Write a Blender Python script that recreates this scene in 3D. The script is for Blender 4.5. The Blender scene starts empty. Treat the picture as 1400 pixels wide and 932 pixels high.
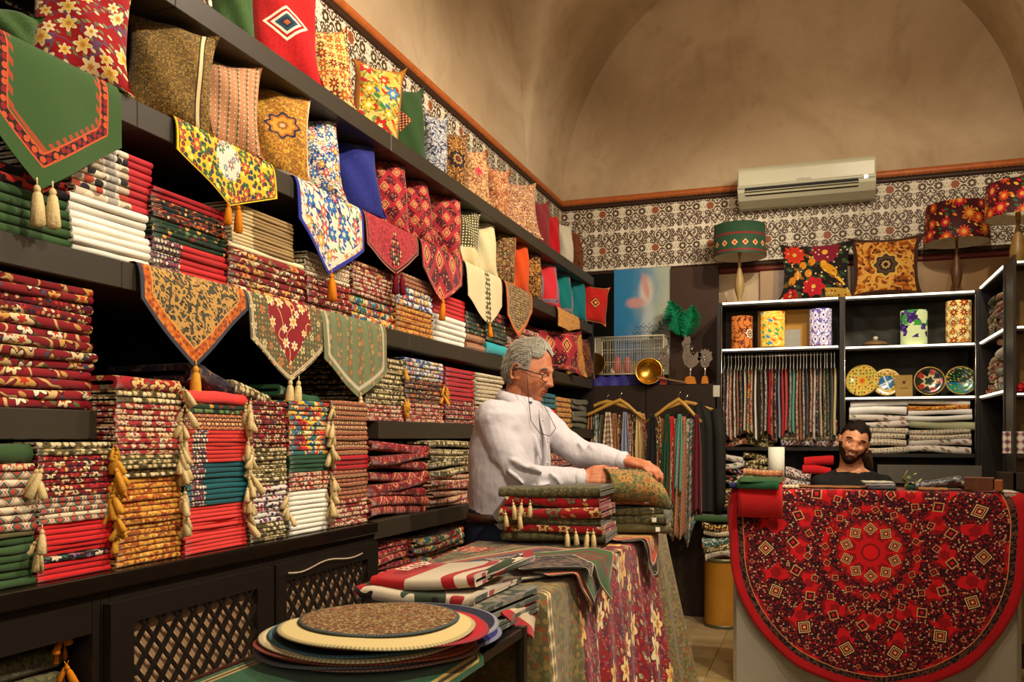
import bpy, bmesh, math, random
from mathutils import Vector, Matrix, Euler
from math import sin, cos, pi, radians, sqrt, atan2, exp

# ---------------------------------------------------------------- camera, world, lights, exposure
SC = bpy.context.scene
COL = SC.collection
FPX = 1195.0; TH = radians(19.4); EYE = 1.30; HORY = 598.0
cam_d = bpy.data.cameras.new('camera'); cam = bpy.data.objects.new('camera', cam_d); COL.objects.link(cam)
cam.location = (0, 0, EYE); cam.rotation_euler = (radians(90), 0, TH)
cam_d.sensor_width = 36; cam_d.lens = FPX / 1400 * 36; cam_d.sensor_fit = 'HORIZONTAL'
cam_d.shift_y = (HORY - 466) / 1400; cam_d.clip_start = .05
SC.camera = cam
SC.view_settings.view_transform = 'Standard'; SC.view_settings.look = 'None'
SC.view_settings.gamma = 1; SC.view_settings.exposure = 0.15
world = bpy.data.worlds.new('world'); SC.world = world; world.use_nodes = True
world.node_tree.nodes['Background'].inputs[0].default_value = (.9, .75, .6, 1)
world.node_tree.nodes['Background'].inputs[1].default_value = .03

def light(name, kind, loc, target, power, color, size=.3, size_y=None, spot=None, blend=.6):
    d = bpy.data.lights.new(name, kind); d.energy = power; d.color = color
    if kind == 'AREA':
        d.size = size
        if size_y: d.shape = 'RECTANGLE'; d.size_y = size_y
    else: d.shadow_soft_size = size
    if spot: d.spot_size = radians(spot); d.spot_blend = blend
    o = bpy.data.objects.new(name, d); COL.objects.link(o); o.location = loc
    o.rotation_euler = (Vector(target) - Vector(loc)).to_track_quat('-Z', 'Y').to_euler()
    return o
WARM = (1.0, .80, .55)
light('ceiling_spot', 'SPOT', (.95, .9, 3.6), (-1.7, 1.5, 1.6), 300, (1, .86, .68), .04, spot=100)
light('ceiling_spot', 'SPOT', (.95, 2.7, 3.7), (-1.7, 3.2, 1.5), 300, (1, .86, .68), .04, spot=95)
light('ceiling_spot', 'SPOT', (.85, 4.2, 3.7), (-1.5, 5.6, 1.7), 200, (1, .86, .68), .04, spot=90)
light('ceiling_spot', 'SPOT', (.5, 3.6, 3.9), (.3, 6.6, 1.3), 150, (1, .86, .66), .05, spot=85)
light('ceiling_spot', 'SPOT', (.1, 2.4, 3.8), (.2, 4.9, .6), 110, (1, .82, .6), .05, spot=60)
light('cornice_lamp', 'POINT', (.95, 4.6, 3.30), (0, 0, 0), 17, (1, .84, .64), .08)
light('cornice_lamp', 'POINT', (-.55, 2.6, 3.25), (0, 0, 0), 58, (1, .85, .66), .12)
light('shop_front_light', 'AREA', (.4, -1.2, 2.4), (-.3, 4, 1.0), 22, (1, .86, .7), 1.6)

# ---------------------------------------------------------------- rays of the photograph and helpers
def ray(px, py):
    u = (px - 700) / FPX
    return (cos(TH) * u - sin(TH), sin(TH) * u + cos(TH), (HORY - py) / FPX)
def at_depth(px, py, t):
    d = ray(px, py); return Vector((d[0] * t, d[1] * t, EYE + d[2] * t))
def on_left(px, py, X):
    d = ray(px, py); return at_depth(px, py, X / -d[0])
def on_x(px, py, X):
    d = ray(px, py); return at_depth(px, py, X / d[0])
def on_back(px, py, Y):
    d = ray(px, py); return at_depth(px, py, Y / d[1])
def on_level(px, py, z):
    d = ray(px, py); return at_depth(px, py, (z - EYE) / d[2])

def lin(h):
    h = h.lstrip('#'); c = [int(h[i:i + 2], 16) / 255 for i in (0, 2, 4)]
    return tuple([(x / 12.92 if x <= .04045 else ((x + .055) / 1.055) ** 2.4) for x in c] + [1.0])

def tag(o, label=None, cat=None, group=None, kind=None):
    if label:
        n = len(label.split())
        if not 4 <= n <= 16 and cat: print('LABEL LENGTH', n, label)
        o['label'] = label
    if cat: o['category'] = cat
    if group: o['group'] = group
    if kind: o['kind'] = kind
    return o
def empty(name, loc=(0, 0, 0), rz=0.0, label=None, cat=None, group=None, kind=None):
    o = bpy.data.objects.new(name, None); COL.objects.link(o); o.location = loc
    o.rotation_euler = (0, 0, rz); o.empty_display_size = .05
    return tag(o, label, cat, group, kind)
def link(name, me, mat=None, parent=None, loc=(0, 0, 0), rot=(0, 0, 0), scale=(1, 1, 1)):
    o = bpy.data.objects.new(name, me); COL.objects.link(o)
    if mat is not None:
        if not me.materials: me.materials.append(None)
        o.material_slots[0].link = 'OBJECT'; o.material_slots[0].material = mat
    if parent is not None: o.parent = parent
    o.location = loc; o.rotation_euler = rot; o.scale = scale
    return o
def copy_tree(o, parent=None):
    c = o.copy(); COL.objects.link(c); c.parent = parent
    for ch in list(o.children): copy_tree(ch, c)
    return c

class MB:
    """collects vertices, faces and uvs for one mesh"""
    def __init__(s): s.v = []; s.f = []; s.uv = []; s.sm = []; s.mi = []
    def face(s, idx, uv=None, smooth=True, mi=0):
        s.f.append(tuple(idx)); s.uv.append(uv); s.sm.append(smooth); s.mi.append(mi)
    def box(s, c, d, rz=0, mi=0, M=None):
        cx, cy, cz = c; hx, hy, hz = d[0] / 2, d[1] / 2, d[2] / 2; b = len(s.v)
        for x in (-hx, hx):
            for y in (-hy, hy):
                for z in (-hz, hz):
                    p = Vector((x * cos(rz) - y * sin(rz) + cx, x * sin(rz) + y * cos(rz) + cy, z + cz))
                    s.v.append(tuple(M @ p) if M else tuple(p))
        q = [(0, 1, 3, 2), (4, 6, 7, 5), (0, 4, 5, 1), (2, 3, 7, 6), (0, 2, 6, 4), (1, 5, 7, 3)]
        dims = [(d[1], d[2]), (d[1], d[2]), (d[0], d[2]), (d[0], d[2]), (d[0], d[1]), (d[0], d[1])]
        orders = [[(0, 0), (0, 1), (1, 1), (1, 0)], [(0, 0), (1, 0), (1, 1), (0, 1)], [(0, 0), (1, 0), (1, 1), (0, 1)],
                  [(0, 0), (0, 1), (1, 1), (1, 0)], [(0, 0), (0, 1), (1, 1), (1, 0)], [(0, 0), (1, 0), (1, 1), (0, 1)]]
        for k, fq in enumerate(q):
            s.face([b + i for i in fq], [(a * dims[k][0], e * dims[k][1]) for a, e in orders[k]], False, mi)
        return s
    def bar(s, p0, p1, w, h=None):
        """a square bar between two points"""
        h = h or w; p0 = Vector(p0); p1 = Vector(p1); d = (p1 - p0); L = d.length; d.normalize()
        up = Vector((0, 0, 1)) if abs(d.z) < .95 else Vector((0, 1, 0))
        a = d.cross(up).normalized(); c = a.cross(d)
        M = Matrix((( d.x, a.x, c.x, (p0.x + p1.x) / 2), (d.y, a.y, c.y, (p0.y + p1.y) / 2), (d.z, a.z, c.z, (p0.z + p1.z) / 2), (0, 0, 0, 1)))
        return s.box((0, 0, 0), (L, w, h), M=M)
    def grid(s, pts, uvs=None, smooth=True, flip=False, closed_u=False, mi=0):
        """pts[i][j]; quads between rows"""
        b = len(s.v); n = len(pts); m = len(pts[0])
        for r in pts: s.v.extend([tuple(p) for p in r])
        for i in range(n - 1):
            for j in range(m if closed_u else m - 1):
                j2 = (j + 1) % m
                q = [(i, j), (i, j2), (i + 1, j2), (i + 1, j)]
                if flip: q.reverse()
                uv = [uvs[a][c2] for a, c2 in q] if uvs else None
                s.face([b + a * m + c2 for a, c2 in q], uv, smooth, mi)
        return b
    def tube(s, pts, rad, seg=8, cap=True, sm=True):
        pts = [Vector(p) for p in pts]; n = len(pts)
        if not hasattr(rad, '__len__'): rad = [rad] * n
        rings = []; prev = None; L = 0; uvs = []
        for i, p in enumerate(pts):
            d = (pts[min(i + 1, n - 1)] - pts[max(i - 1, 0)])
            d = d.normalized() if d.length > 1e-9 else Vector((0, 0, 1))
            if prev is None:
                up = Vector((0, 0, 1)) if abs(d.z) < .9 else Vector((0, 1, 0))
                a = d.cross(up).normalized()
            else: a = (prev - d * prev.dot(d)).normalized()
            prev = a; c = d.cross(a); r = rad[i]
            rx, ry = r if hasattr(r, '__len__') else (r, r)
            rings.append([p + a * (rx * cos(2 * pi * k / seg)) + c * (ry * sin(2 * pi * k / seg)) for k in range(seg)])
            if i: L += (pts[i] - pts[i - 1]).length
            uvs.append([(k / seg * .2, L) for k in range(seg)])
        b = s.grid(rings, uvs, sm, closed_u=True)
        if cap:
            s.face([b + k for k in range(seg)][::-1], None, False); s.face([b + (n - 1) * seg + k for k in range(seg)], None, False)
        return s
    def lathe(s, prof, c=(0, 0, 0), seg=20, M=None, cap=True, mi=0):
        """prof: (radius, z) from bottom to top"""
        rings = []; uvs = []; L = 0; R = max(p[0] for p in prof)
        for i, (r, z) in enumerate(prof):
            if i: L += sqrt((r - prof[i - 1][0]) ** 2 + (z - prof[i - 1][1]) ** 2)
            ring = []
            for k in range(seg + 1):
                a = 2 * pi * k / seg
                p = Vector((r * cos(a), r * sin(a), z)); p = (M @ p) if M else p
                ring.append((p.x + c[0], p.y + c[1], p.z + c[2]))
            rings.append(ring); uvs.append([(k / seg * 2 * pi * R, L) for k in range(seg + 1)])
        s.grid(rings, uvs, True, mi=mi)
        return s
    def ball(s, c, r, seg=12, rings=8, M=None):
        rx, ry, rz = r if hasattr(r, '__len__') else (r, r, r)
        g = []
        for i in range(rings + 1):
            t = pi * i / rings; row = []
            for k in range(seg):
                a = 2 * pi * k / seg
                p = Vector((rx * sin(t) * cos(a), ry * sin(t) * sin(a), rz * cos(t)))
                if M: p = M @ p
                row.append((p.x + c[0], p.y + c[1], p.z + c[2]))
            g.append(row)
        s.grid(g, None, True, flip=True, closed_u=True); return s
    def prism(s, poly, z0, z1, M=None, mi=0):
        """extrude a polygon (list of 2d points) from z0 to z1"""
        b = len(s.v); n = len(poly)
        for z in (z0, z1):
            for x, y in poly:
                p = Vector((x, y, z)); p = (M @ p) if M else p; s.v.append(tuple(p))
        s.face([b + i for i in range(n)][::-1], [poly[i] for i in range(n)][::-1], False, mi)
        s.face([b + n + i for i in range(n)], [poly[i] for i in range(n)], False, mi)
        for i in range(n):
            j = (i + 1) % n; s.face([b + i, b + j, b + n + j, b + n + i], None, False, mi)
        return s
    def mesh(s, name='mesh', merge=False):
        me = bpy.data.meshes.new(name); me.from_pydata(s.v, [], s.f)
        uvl = me.uv_layers.new(name='UVMap'); k = 0; data = []
        for f, uv in zip(s.f, s.uv):
            for i in range(len(f)):
                if uv: data.extend(uv[i])
                else:
                    p = s.v[f[i]]; data.extend((p[0] + p[1], p[2]))
        uvl.data.foreach_set('uv', data)
        me.polygons.foreach_set('use_smooth', s.sm)
        if any(s.mi): me.polygons.foreach_set('material_index', s.mi)
        me.update(); me.validate()
        if merge:
            bm = bmesh.new(); bm.from_mesh(me); bmesh.ops.remove_doubles(bm, verts=bm.verts, dist=1e-5)
            bmesh.ops.recalc_face_normals(bm, faces=bm.faces); bm.to_mesh(me); bm.free()
        return me
    def obj(s, name, mat, parent=None, loc=(0, 0, 0), rot=(0, 0, 0), merge=False):
        return link(name, s.mesh(name, merge), mat, parent, loc, rot)
def bevel(o, w=.003, seg=2):
    m = o.modifiers.new('bevel', 'BEVEL'); m.width = w; m.segments = seg; m.limit_method = 'ANGLE'; return o
# ---------------------------------------------------------------- node expressions
class E:
    def __init__(s, n, sock): s.n = n; s.s = sock
    def _b(s, op, o, c=None): return s.n.m(op, s, o, c)
    def __add__(s, o): return s._b('ADD', o)
    __radd__ = __add__
    def __sub__(s, o): return s._b('SUBTRACT', o)
    def __rsub__(s, o): return s.n.m('SUBTRACT', o, s)
    def __mul__(s, o): return s._b('MULTIPLY', o)
    __rmul__ = __mul__
    def __truediv__(s, o): return s._b('DIVIDE', o)
    def __lt__(s, o): return s._b('LESS_THAN', o)
    def __gt__(s, o): return s._b('GREATER_THAN', o)
    def abs(s): return s.n.m('ABSOLUTE', s)
    def sin(s): return s.n.m('SINE', s)
    def cos(s): return s.n.m('COSINE', s)
    def fl(s): return s.n.m('FLOOR', s)
    def fr(s): return s.n.m('FRACT', s)
    def sqrt(s): return s.n.m('SQRT', s)
    def min(s, o): return s._b('MINIMUM', o)
    def max(s, o): return s._b('MAXIMUM', o)
    def mod(s, o): return s._b('FLOORED_MODULO', o)
class Nd:
    def __init__(s, name):
        s.mat = bpy.data.materials.new(name); s.mat.use_nodes = True; s.t = s.mat.node_tree; s.t.nodes.clear()
        s.out = s.t.nodes.new('ShaderNodeOutputMaterial'); s.b = s.t.nodes.new('ShaderNodeBsdfPrincipled')
        s.t.links.new(s.b.outputs[0], s.out.inputs[0])
        s._uv = None
    def new(s, typ): return s.t.nodes.new('ShaderNode' + typ)
    def put(s, sock, v):
        if isinstance(v, E): s.t.links.new(v.s, sock)
        elif v is not None:
            if isinstance(v, str): v = lin(v)
            if isinstance(v, tuple) and len(v) == 4 and sock.type == 'VECTOR': v = v[:3]
            sock.default_value = v
    def m(s, op, a, b=None, c=None):
        n = s.new('Math'); n.operation = op; s.put(n.inputs[0], a)
        if b is not None: s.put(n.inputs[1], b)
        if c is not None: s.put(n.inputs[2], c)
        return E(s, n.outputs[0])
    def atan2(s, a, b): return s.m('ARCTAN2', a, b)
    def mix(s, f, a, b, mode='MIX'):
        n = s.new('Mix'); n.data_type = 'RGBA'; n.blend_type = mode
        s.put(n.inputs[0], f); s.put(n.inputs[6], a); s.put(n.inputs[7], b); return E(s, n.outputs[2])
    def ss(s, x, a, b):
        n = s.new('MapRange'); n.interpolation_type = 'SMOOTHSTEP'; s.put(n.inputs[0], x)
        n.inputs[1].default_value = a; n.inputs[2].default_value = b; return E(s, n.outputs[0])
    def vec(s, x, y, z=0.0):
        n = s.new('CombineXYZ'); s.put(n.inputs[0], x); s.put(n.inputs[1], y); s.put(n.inputs[2], z); return E(s, n.outputs[0])
    def sep(s, v):
        n = s.new('SeparateXYZ'); s.put(n.inputs[0], v); return [E(s, o) for o in n.outputs]
    def uv(s, shift=True):
        n = s.new('TexCoord'); x, y, z = s.sep(E(s, n.outputs['UV']))
        if shift:
            r = s.rnd(); x = x + r * 7.3; y = y + r * 3.1
        return x, y
    def obj(s):
        n = s.new('TexCoord'); return s.sep(E(s, n.outputs['Object']))
    def rnd(s):
        n = s.new('ObjectInfo'); return E(s, n.outputs['Random'])
    def noise(s, v, scale, det=2.0, rough=.5, dim='2D', dist=0.0):
        n = s.new('TexNoise'); n.noise_dimensions = dim; s.put(n.inputs['Vector'], v); n.inputs['Scale'].default_value = scale
        n.inputs['Detail'].default_value = det; n.inputs['Roughness'].default_value = rough
        n.inputs['Distortion'].default_value = dist
        return E(s, n.outputs[0])
    def vor(s, v, scale, rand=1.0, feat='F1', dim='2D'):
        n = s.new('TexVoronoi'); n.voronoi_dimensions = dim; n.feature = feat; s.put(n.inputs['Vector'], v)
        n.inputs['Scale'].default_value = scale; n.inputs['Randomness'].default_value = rand
        return n
    def pal(s, f, cols):
        n = s.new('ValToRGB'); n.color_ramp.interpolation = 'CONSTANT'; r = n.color_ramp.elements
        r[0].position = 0; r[0].color = lin(cols[0]); r[1].position = 1 / len(cols); r[1].color = lin(cols[1])
        for i in range(2, len(cols)):
            e = r.new(i / len(cols)); e.color = lin(cols[i])
        s.put(n.inputs[0], f); return E(s, n.outputs[0])
    def done(s, col, rough=.85, spec=.25, metal=0.0, bump=None, bs=.3, bd=.002, sheen=0.0, emit=None, es=0.0):
        b = s.b; s.put(b.inputs['Base Color'], col); s.put(b.inputs['Roughness'], rough)
        b.inputs['Specular IOR Level'].default_value = spec; b.inputs['Metallic'].default_value = metal
        if sheen: b.inputs['Sheen Weight'].default_value = sheen
        if bump is not None:
            n = s.new('Bump'); n.inputs['Strength'].default_value = bs; n.inputs['Distance'].default_value = bd
            s.put(n.inputs['Height'], bump); s.t.links.new(n.outputs[0], b.inputs['Normal'])
        if emit is not None:
            s.put(b.inputs['Emission Color'], emit); b.inputs['Emission Strength'].default_value = es
        return s.mat

_M = {}
def plain(name, col, rough=.6, spec=.3, metal=0.0, var=.12, sc=30, bump=.0, bs=.3):
    if name in _M: return _M[name]
    n = Nd(name); x, y, z = n.obj(); v = n.vec(x, y, z)
    nz = n.noise(v, sc, 4, .6, '3D')
    c = n.mix(1.0, col, n.mix(nz, (1 - var * 2, 1 - var * 2, 1 - var * 2, 1), (1 + var, 1 + var, 1 + var, 1)), 'MULTIPLY')
    _M[name] = n.done(c, rough, spec, metal, nz if bump else None, bs, bump or .001)
    return _M[name]

# flat-print layers of the textiles; x, y are metres on the cloth
def L_flowers(n, c, x, y, s, petal, core, edge=None, p=6, size=1.0, rand=.75, keep=1.0):
    """scattered petalled blossoms"""
    vn = n.vor(n.vec(x, y), s, rand); px, py, pz = n.sep(E(n, vn.outputs['Position']))
    r1, r2, r3 = n.sep(E(n, vn.outputs['Color']))
    lx = (x - px) * s; ly = (y - py) * s; r = (lx * lx + ly * ly).sqrt(); a = n.atan2(ly, lx)
    rad = ((a * p + r1 * 6).cos() * .09 + .30) * (r2 * .5 + .62) * size
    if keep < 1: rad = rad * (r3 < keep)
    if edge: c = n.mix(r < rad * 1.22, c, edge)
    if isinstance(petal, (list, tuple)) and len(petal) > 1 and isinstance(petal[0], str): petal = n.pal(r1, petal)
    c = n.mix(r < rad, c, petal)
    c = n.mix(r < rad * .42, c, core)
    return c
def L_vines(n, c, x, y, s, col, w=.03, off=0.0):
    nz = n.noise(n.vec(x + off, y - off), s, 1.5, .5)
    return n.mix((nz - .5).abs() < w, c, col)
def L_leaves(n, c, x, y, s, cols, dens=.6, off=0.0):
    vn = n.vor(n.vec(x * 1.0 + off, y * 1.6 + x * .7), s, 1.0); r1, r2, r3 = n.sep(E(n, vn.outputs['Color']))
    m = (E(n, vn.outputs['Distance']) < .30) * (r1 < dens)
    return n.mix(m, c, n.pal(r2, cols) if len(cols) > 1 else cols[0])
def L_specks(n, c, x, y, s, col, r=.22, rand=.3, dens=1.0):
    vn = n.vor(n.vec(x, y), s, rand); m = E(n, vn.outputs['Distance']) < r
    if dens < 1: m = m * (n.sep(E(n, vn.outputs['Color']))[0] < dens)
    return n.mix(m, c, col if isinstance(col, str) else n.pal(n.sep(E(n, vn.outputs['Color']))[1], col))
def L_diamonds(n, c, x, y, sx, sy, cols, jag=14):
    """rows of stepped diamonds"""
    u = ((x * sx).fr() - .5).abs(); v = ((y * sy).fr() - .5).abs()
    d = (u * jag).fl() / jag + (v * jag).fl() / jag
    for lim, col in zip((.48, .40, .33, .24, .17, .08), cols):
        if col: c = n.mix(d < lim, c, col)
    return c
def L_bands(n, c, d, bands):
    """bands: (from, to, colour) along distance d"""
    for a, b, col in bands:
        c = n.mix((d > a) * (d < b), c, col)
    return c
def L_weave(n, c, x, y, amt=.12):
    nz = n.noise(n.vec(x, y), 260, 2, .7)
    g = 1 - amt; h = 1 + amt
    return n.mix(1.0, c, n.mix(nz, (g - amt, g - amt, g - amt, 1), (h, h, h, 1)), 'MULTIPLY'), nz
def finish(n, c, x, y, rough=.85, amt=.15, var=.15, bd=.0006):
    c, nz = L_weave(n, c, x, y, amt)
    if var:
        r = n.rnd(); c = n.mix(1.0, c, n.mix(r, (1 - var, 1 - var, 1 - var, 1), (1 + var, 1 + var, 1 + var, 1)), 'MULTIPLY')
    return n.done(c, rough, .15, 0, nz, .5, bd, sheen=.15)

def T(key):
    """textile print by key"""
    if key in _M: return _M[key]
    n = Nd('textile_' + key); x, y = n.uv()
    k = key.split(':')[0]
    if k in PLAIN: c = PLAIN[k]; mat = finish(n, c, x, y, amt=.12, var=.10)
    else:
        c = n.mix(1.0, PRINTS[k](n, x, y), (.78, .76, .74, 1), 'MULTIPLY'); mat = finish(n, c, x, y)
    _M[key] = mat; return mat
PLAIN = dict(green='#35502a', darkgreen='#1c4a2c', red='#c81e22', coral='#dc3a34', teal='#0e5f68', white='#e6e2d2', cream='#e2d3a6', beige='#c9ae78',
             blue='#2b2f86', orange='#e2581c', black='#1a1614', navy='#1f2148', turquoise='#1f9aa0', greyblue='#8a90a8', maroon='#6c1420',
             softwhite='#eceae4', sage='#a9ab86', olive='#5a5434', purple='#4a3c84', deepred='#a4141c', sand='#c8b078', mint='#5aa090')
def p_redfloral(n, x, y):
    c = L_vines(n, '#8e1420', x, y, 9, '#d8b878', .018); c = L_leaves(n, c, x, y, 30, ['#5d6a3a', '#4a4a5e', '#c89a52'], .5)
    return L_flowers(n, c, x, y, 13, ['#f0dca4', '#e0a850', '#f4e8c4'], '#c43a2a', '#4c0c16')
def p_reddense(n, x, y):
    c = L_specks(n, '#7c1018', x, y, 75, ['#e6cfa0', '#c42a2c', '#2a2440', '#e0b060', '#8e1420'], .34, .5)
    c = L_flowers(n, c, x, y, 24, ['#e8d4a0', '#c8202a'], '#2a2038', '#3c0a10'); return c
def p_redcream(n, x, y):
    c = L_specks(n, '#b8383a', x, y, 60, ['#f0e2bc', '#e8c890', '#96202a'], .42, .7)
    return L_flowers(n, c, x, y, 26, ['#f2e6c6', '#ecd6a0'], '#a82a30', '#5e1a20')
def p_gold(n, x, y):
    c = L_vines(n, '#e0a23a', x, y, 30, '#a8541c', .05); c = L_specks(n, c, x, y, 55, ['#c8442a', '#f2cf70', '#8a5a24'], .24, .8)
    return c
def p_olive(n, x, y):
    c = L_specks(n, '#5f5c3c', x, y, 60, ['#c8a86a', '#a8643a', '#8c8c5c'], .25, .3)
    return L_flowers(n, c, x, y, 20, ['#c87840', '#d8c48c'], '#6e7a4c', '#3e3c28', 5, .9, .3)
def p_olivecream(n, x, y):
    c = L_specks(n, '#6c6238', x, y, 62, ['#efe2b4', '#d8c088', '#4a3c20'], .42, .4)
    return c
def p_creamdot(n, x, y):
    c = L_specks(n, '#e8dcb8', x, y, 60, ['#7c7048', '#b06a50', '#4c5a4c', '#b8503a'], .26, .4)
    return c
def p_creamkilim(n, x, y):
    c = L_diamonds(n, '#ece0c0', x, y, 26, 26, ['#c46a4c', '#f0e4c4', '#3e6a64', None, '#b8503a'])
    return c
def p_navycream(n, x, y):
    c = L_specks(n, '#2a2846', x, y, 85, ['#eadfc2', '#a04050', '#dcc8a0'], .40, .2); return c
def p_purplewhite(n, x, y):
    c = L_specks(n, '#e8e0d0', x, y, 60, ['#5a3058', '#a83040', '#3a3a70', '#f4ece0'], .40, .8); return c
def p_multi(n, x, y):
    u = x * 16 + n.noise(n.vec(x, y), 20) * 3; c = n.pal((u * .35 + (y * 9).fl() * .37).fr(), ['#d8342a', '#f0c838', '#1f6aa0', '#3e7a3a', '#f4dfa4', '#e06a22', '#1b7f8e', '#a01a28'])
    return L_specks(n, c, x, y, 60, ['#f4e6b0', '#201c30'], .22, .8, .6)
def p_darkmix(n, x, y):
    c = n.pal((n.noise(n.vec(x * .7, y * 3), 14, 2) * 5).fr(), ['#1a1a20', '#123a2c', '#8c1a20', '#d07828', '#231c30', '#0e2c22'])
    return L_specks(n, c, x, y, 60, ['#e09a38', '#e6d2a0', '#a82028'], .25, .9, .5)
def p_darkgreenmix(n, x, y):
    c = L_specks(n, '#1d3c26', x, y, 45, ['#d8a850', '#96242a', '#6e8a4c', '#161a14'], .36, .9, .7); return c
def p_blackred(n, x, y):
    c = n.mix(n.noise(n.vec(x, y * 1.5), 22, 1) > .53, '#1a1210', '#c23022'); return L_specks(n, c, x, y, 50, ['#d88a3a', '#281a14'], .26, .8, .5)
def p_barcode(n, x, y):
    """half red, half flower print with a white bar-coded paper band"""
    n2 = n; X, Y = n.uv(False)
    c = n.mix(X > .17, L_specks(n, '#dccdb0', x, y, 30, ['#2b2a2e', '#c04a30', '#8a7a60', '#f0e6cc'], .45, .9), '#c83038')
    lab = (X > .09) * (X < .135)
    bars = n.mix(((X * 260).fr() < .5) * (X > .097) * (X < .128), '#ece6d8', '#3a3632')
    return n.mix(lab, c, bars)
def p_bluewhite(n, x, y):
    c = L_vines(n, '#e9e4d2', x, y, 16, '#2a4a9c', .035); c = L_leaves(n, c, x, y, 34, ['#2a55a8', '#4a8a5a', '#d87848'], .5)
    return L_flowers(n, c, x, y, 14, ['#e6a83a', '#d84a58', '#3660b0'], '#f2e2b0', '#233a7a')
def p_rust(n, x, y):
    c = L_diamonds(n, '#b4623a', x, y, 30, 34, ['#e2c79a', '#8c3a24', None, '#3a2620', '#e8c080'])
    return c
def p_redkilim(n, x, y):
    c = L_specks(n, '#9a1f26', x, y, 90, ['#c83a3a', '#3a1a28', '#d8a070', '#7a1420'], .35, .3)
    return L_diamonds(n, c, x, y, 9, 8, ['#4a141e', '#c2343a', None, '#e8b878', '#5a1420', '#e06050'])
def p_palekilim(n, x, y):
    c = L_specks(n, '#e8dfc8', x, y, 50, ['#c8b48a', '#b07a60', '#8a9a80'], .30, .4); return c
def p_paleflower(n, x, y):
    c = L_leaves(n, '#e8e0d6', x, y, 20, ['#9a7a6a', '#b8a088', '#7a8a6a'], .7); return c
def p_oliveplain(n, x, y):
    return L_specks(n, L_specks(n, '#55523a', x, y, 34, '#6c6a44', .36, .15), x, y, 90, ['#7c7850', '#454330', '#8a7a50'], .3, .6, .6)
def p_redflower2(n, x, y):
    c = L_leaves(n, '#a8161e', x, y, 30, ['#6a6a3e', '#84304a', '#c8a05a'], .5)
    return L_flowers(n, c, x, y, 15, ['#ecd9a6', '#6f7350', '#e6c47c'], '#8e1a20', '#541014', 5, .95)
def p_blackorange(n, x, y):
    return L_vines(n, L_vines(n, '#221e24', x, y, 18, '#7d6048', .04), x, y, 40, '#3c3844', .07)
def p_pinkstripe(n, x, y):
    c = n.pal((x * 22).fr(), ['#d8c098', '#b07464', '#6d6f50', '#e2caa6']); return L_specks(n, c, x, y, 90, ['#5c2a2a', '#efe0bc'], .3, .2)
def p_florablack(n, x, y):
    c = L_leaves(n, '#1c1e1c', x, y, 34, ['#e6dcc8', '#3f6a52', '#a83a48'], .75); return L_flowers(n, c, x, y, 26, ['#d84a58', '#efe3c8', '#8a5aa0'], '#e8c050', None)
def p_goldblack(n, x, y):
    c = L_specks(n, '#1f1c18', x, y, 60, ['#e0a030', '#f0d070', '#8a2a20', '#e8dcc0'], .42, .7); return c
def p_greyteal(n, x, y):
    c = L_vines(n, '#3f6f6c', x, y, 26, '#e0d6bc', .045); return L_flowers(n, c, x, y, 24, ['#e8dfc8', '#c87858'], '#a83a3a', '#20413f', 6, .8)
def p_redcarpet(n, x, y):
    c = L_specks(n, '#8e1018', x, y, 120, ['#b81a20', '#3a0c14', '#c8784c', '#6a0c14'], .36, .6); return c
def p_weave(n, x, y):
    c = n.pal(n.sep(E(n, n.vor(n.vec(x, y), 230, .9).outputs['Color']))[0], ['#6e4c30', '#8c7046', '#4a3626', '#7a4432', '#5c5236', '#a08a5c']); return c
def p_stripes(n, x, y):
    c = n.pal((y * 19 + .1).fr(), ['#d8c9a4', '#d8c9a4', '#b8383a', '#2d3c34', '#a86a40', '#3c2c38', '#d8b888']); return L_vines(n, c, x, y, 60, '#6e5a40', .04)
def p_olivestripe(n, x, y):
    c = L_vines(n, '#59543c', x, y, 14, '#8b8054', .035); return L_specks(n, c, x, y, 60, ['#6e684a', '#4a4430'], .3, .5)
PRINTS = {k[2:]: v for k, v in list(globals().items()) if k.startswith('p_') and callable(v)}

BLACKWOOD = plain('black_laminate', '#1b140e', .42, .45, 0, .12, 40)
SHELFFACE = plain('dark_shelf_board', '#322b20', .50, .4, 0, .12, 26)
BACKBOARD = plain('black_back_board', '#0b0907', .85, .1, 0, .1, 10)
DARKBROWN = plain('dark_brown_board', '#2a1a0e', .6, .3, 0, .15, 12)
STEEL = plain('steel', '#b8b6ae', .25, .6, 1.0, .05, 30)
BRASS = plain('brass', '#c89a3c', .28, .6, 1.0, .1, 30)
GOLDTASSEL = plain('gold_tassel_yarn', '#d89a34', .85, .1, 0, .25, 220, .002, .8)
CREAMTASSEL = plain('cream_tassel_yarn', '#dcc48c', .85, .1, 0, .25, 220, .002, .8)
MAROONTASSEL = plain('maroon_tassel_yarn', '#6c1420', .85, .1, 0, .25, 220, .002, .8)
ORANGETASSEL = plain('orange_tassel_yarn', '#d8801c', .85, .1, 0, .25, 220, .002, .8)
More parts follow.
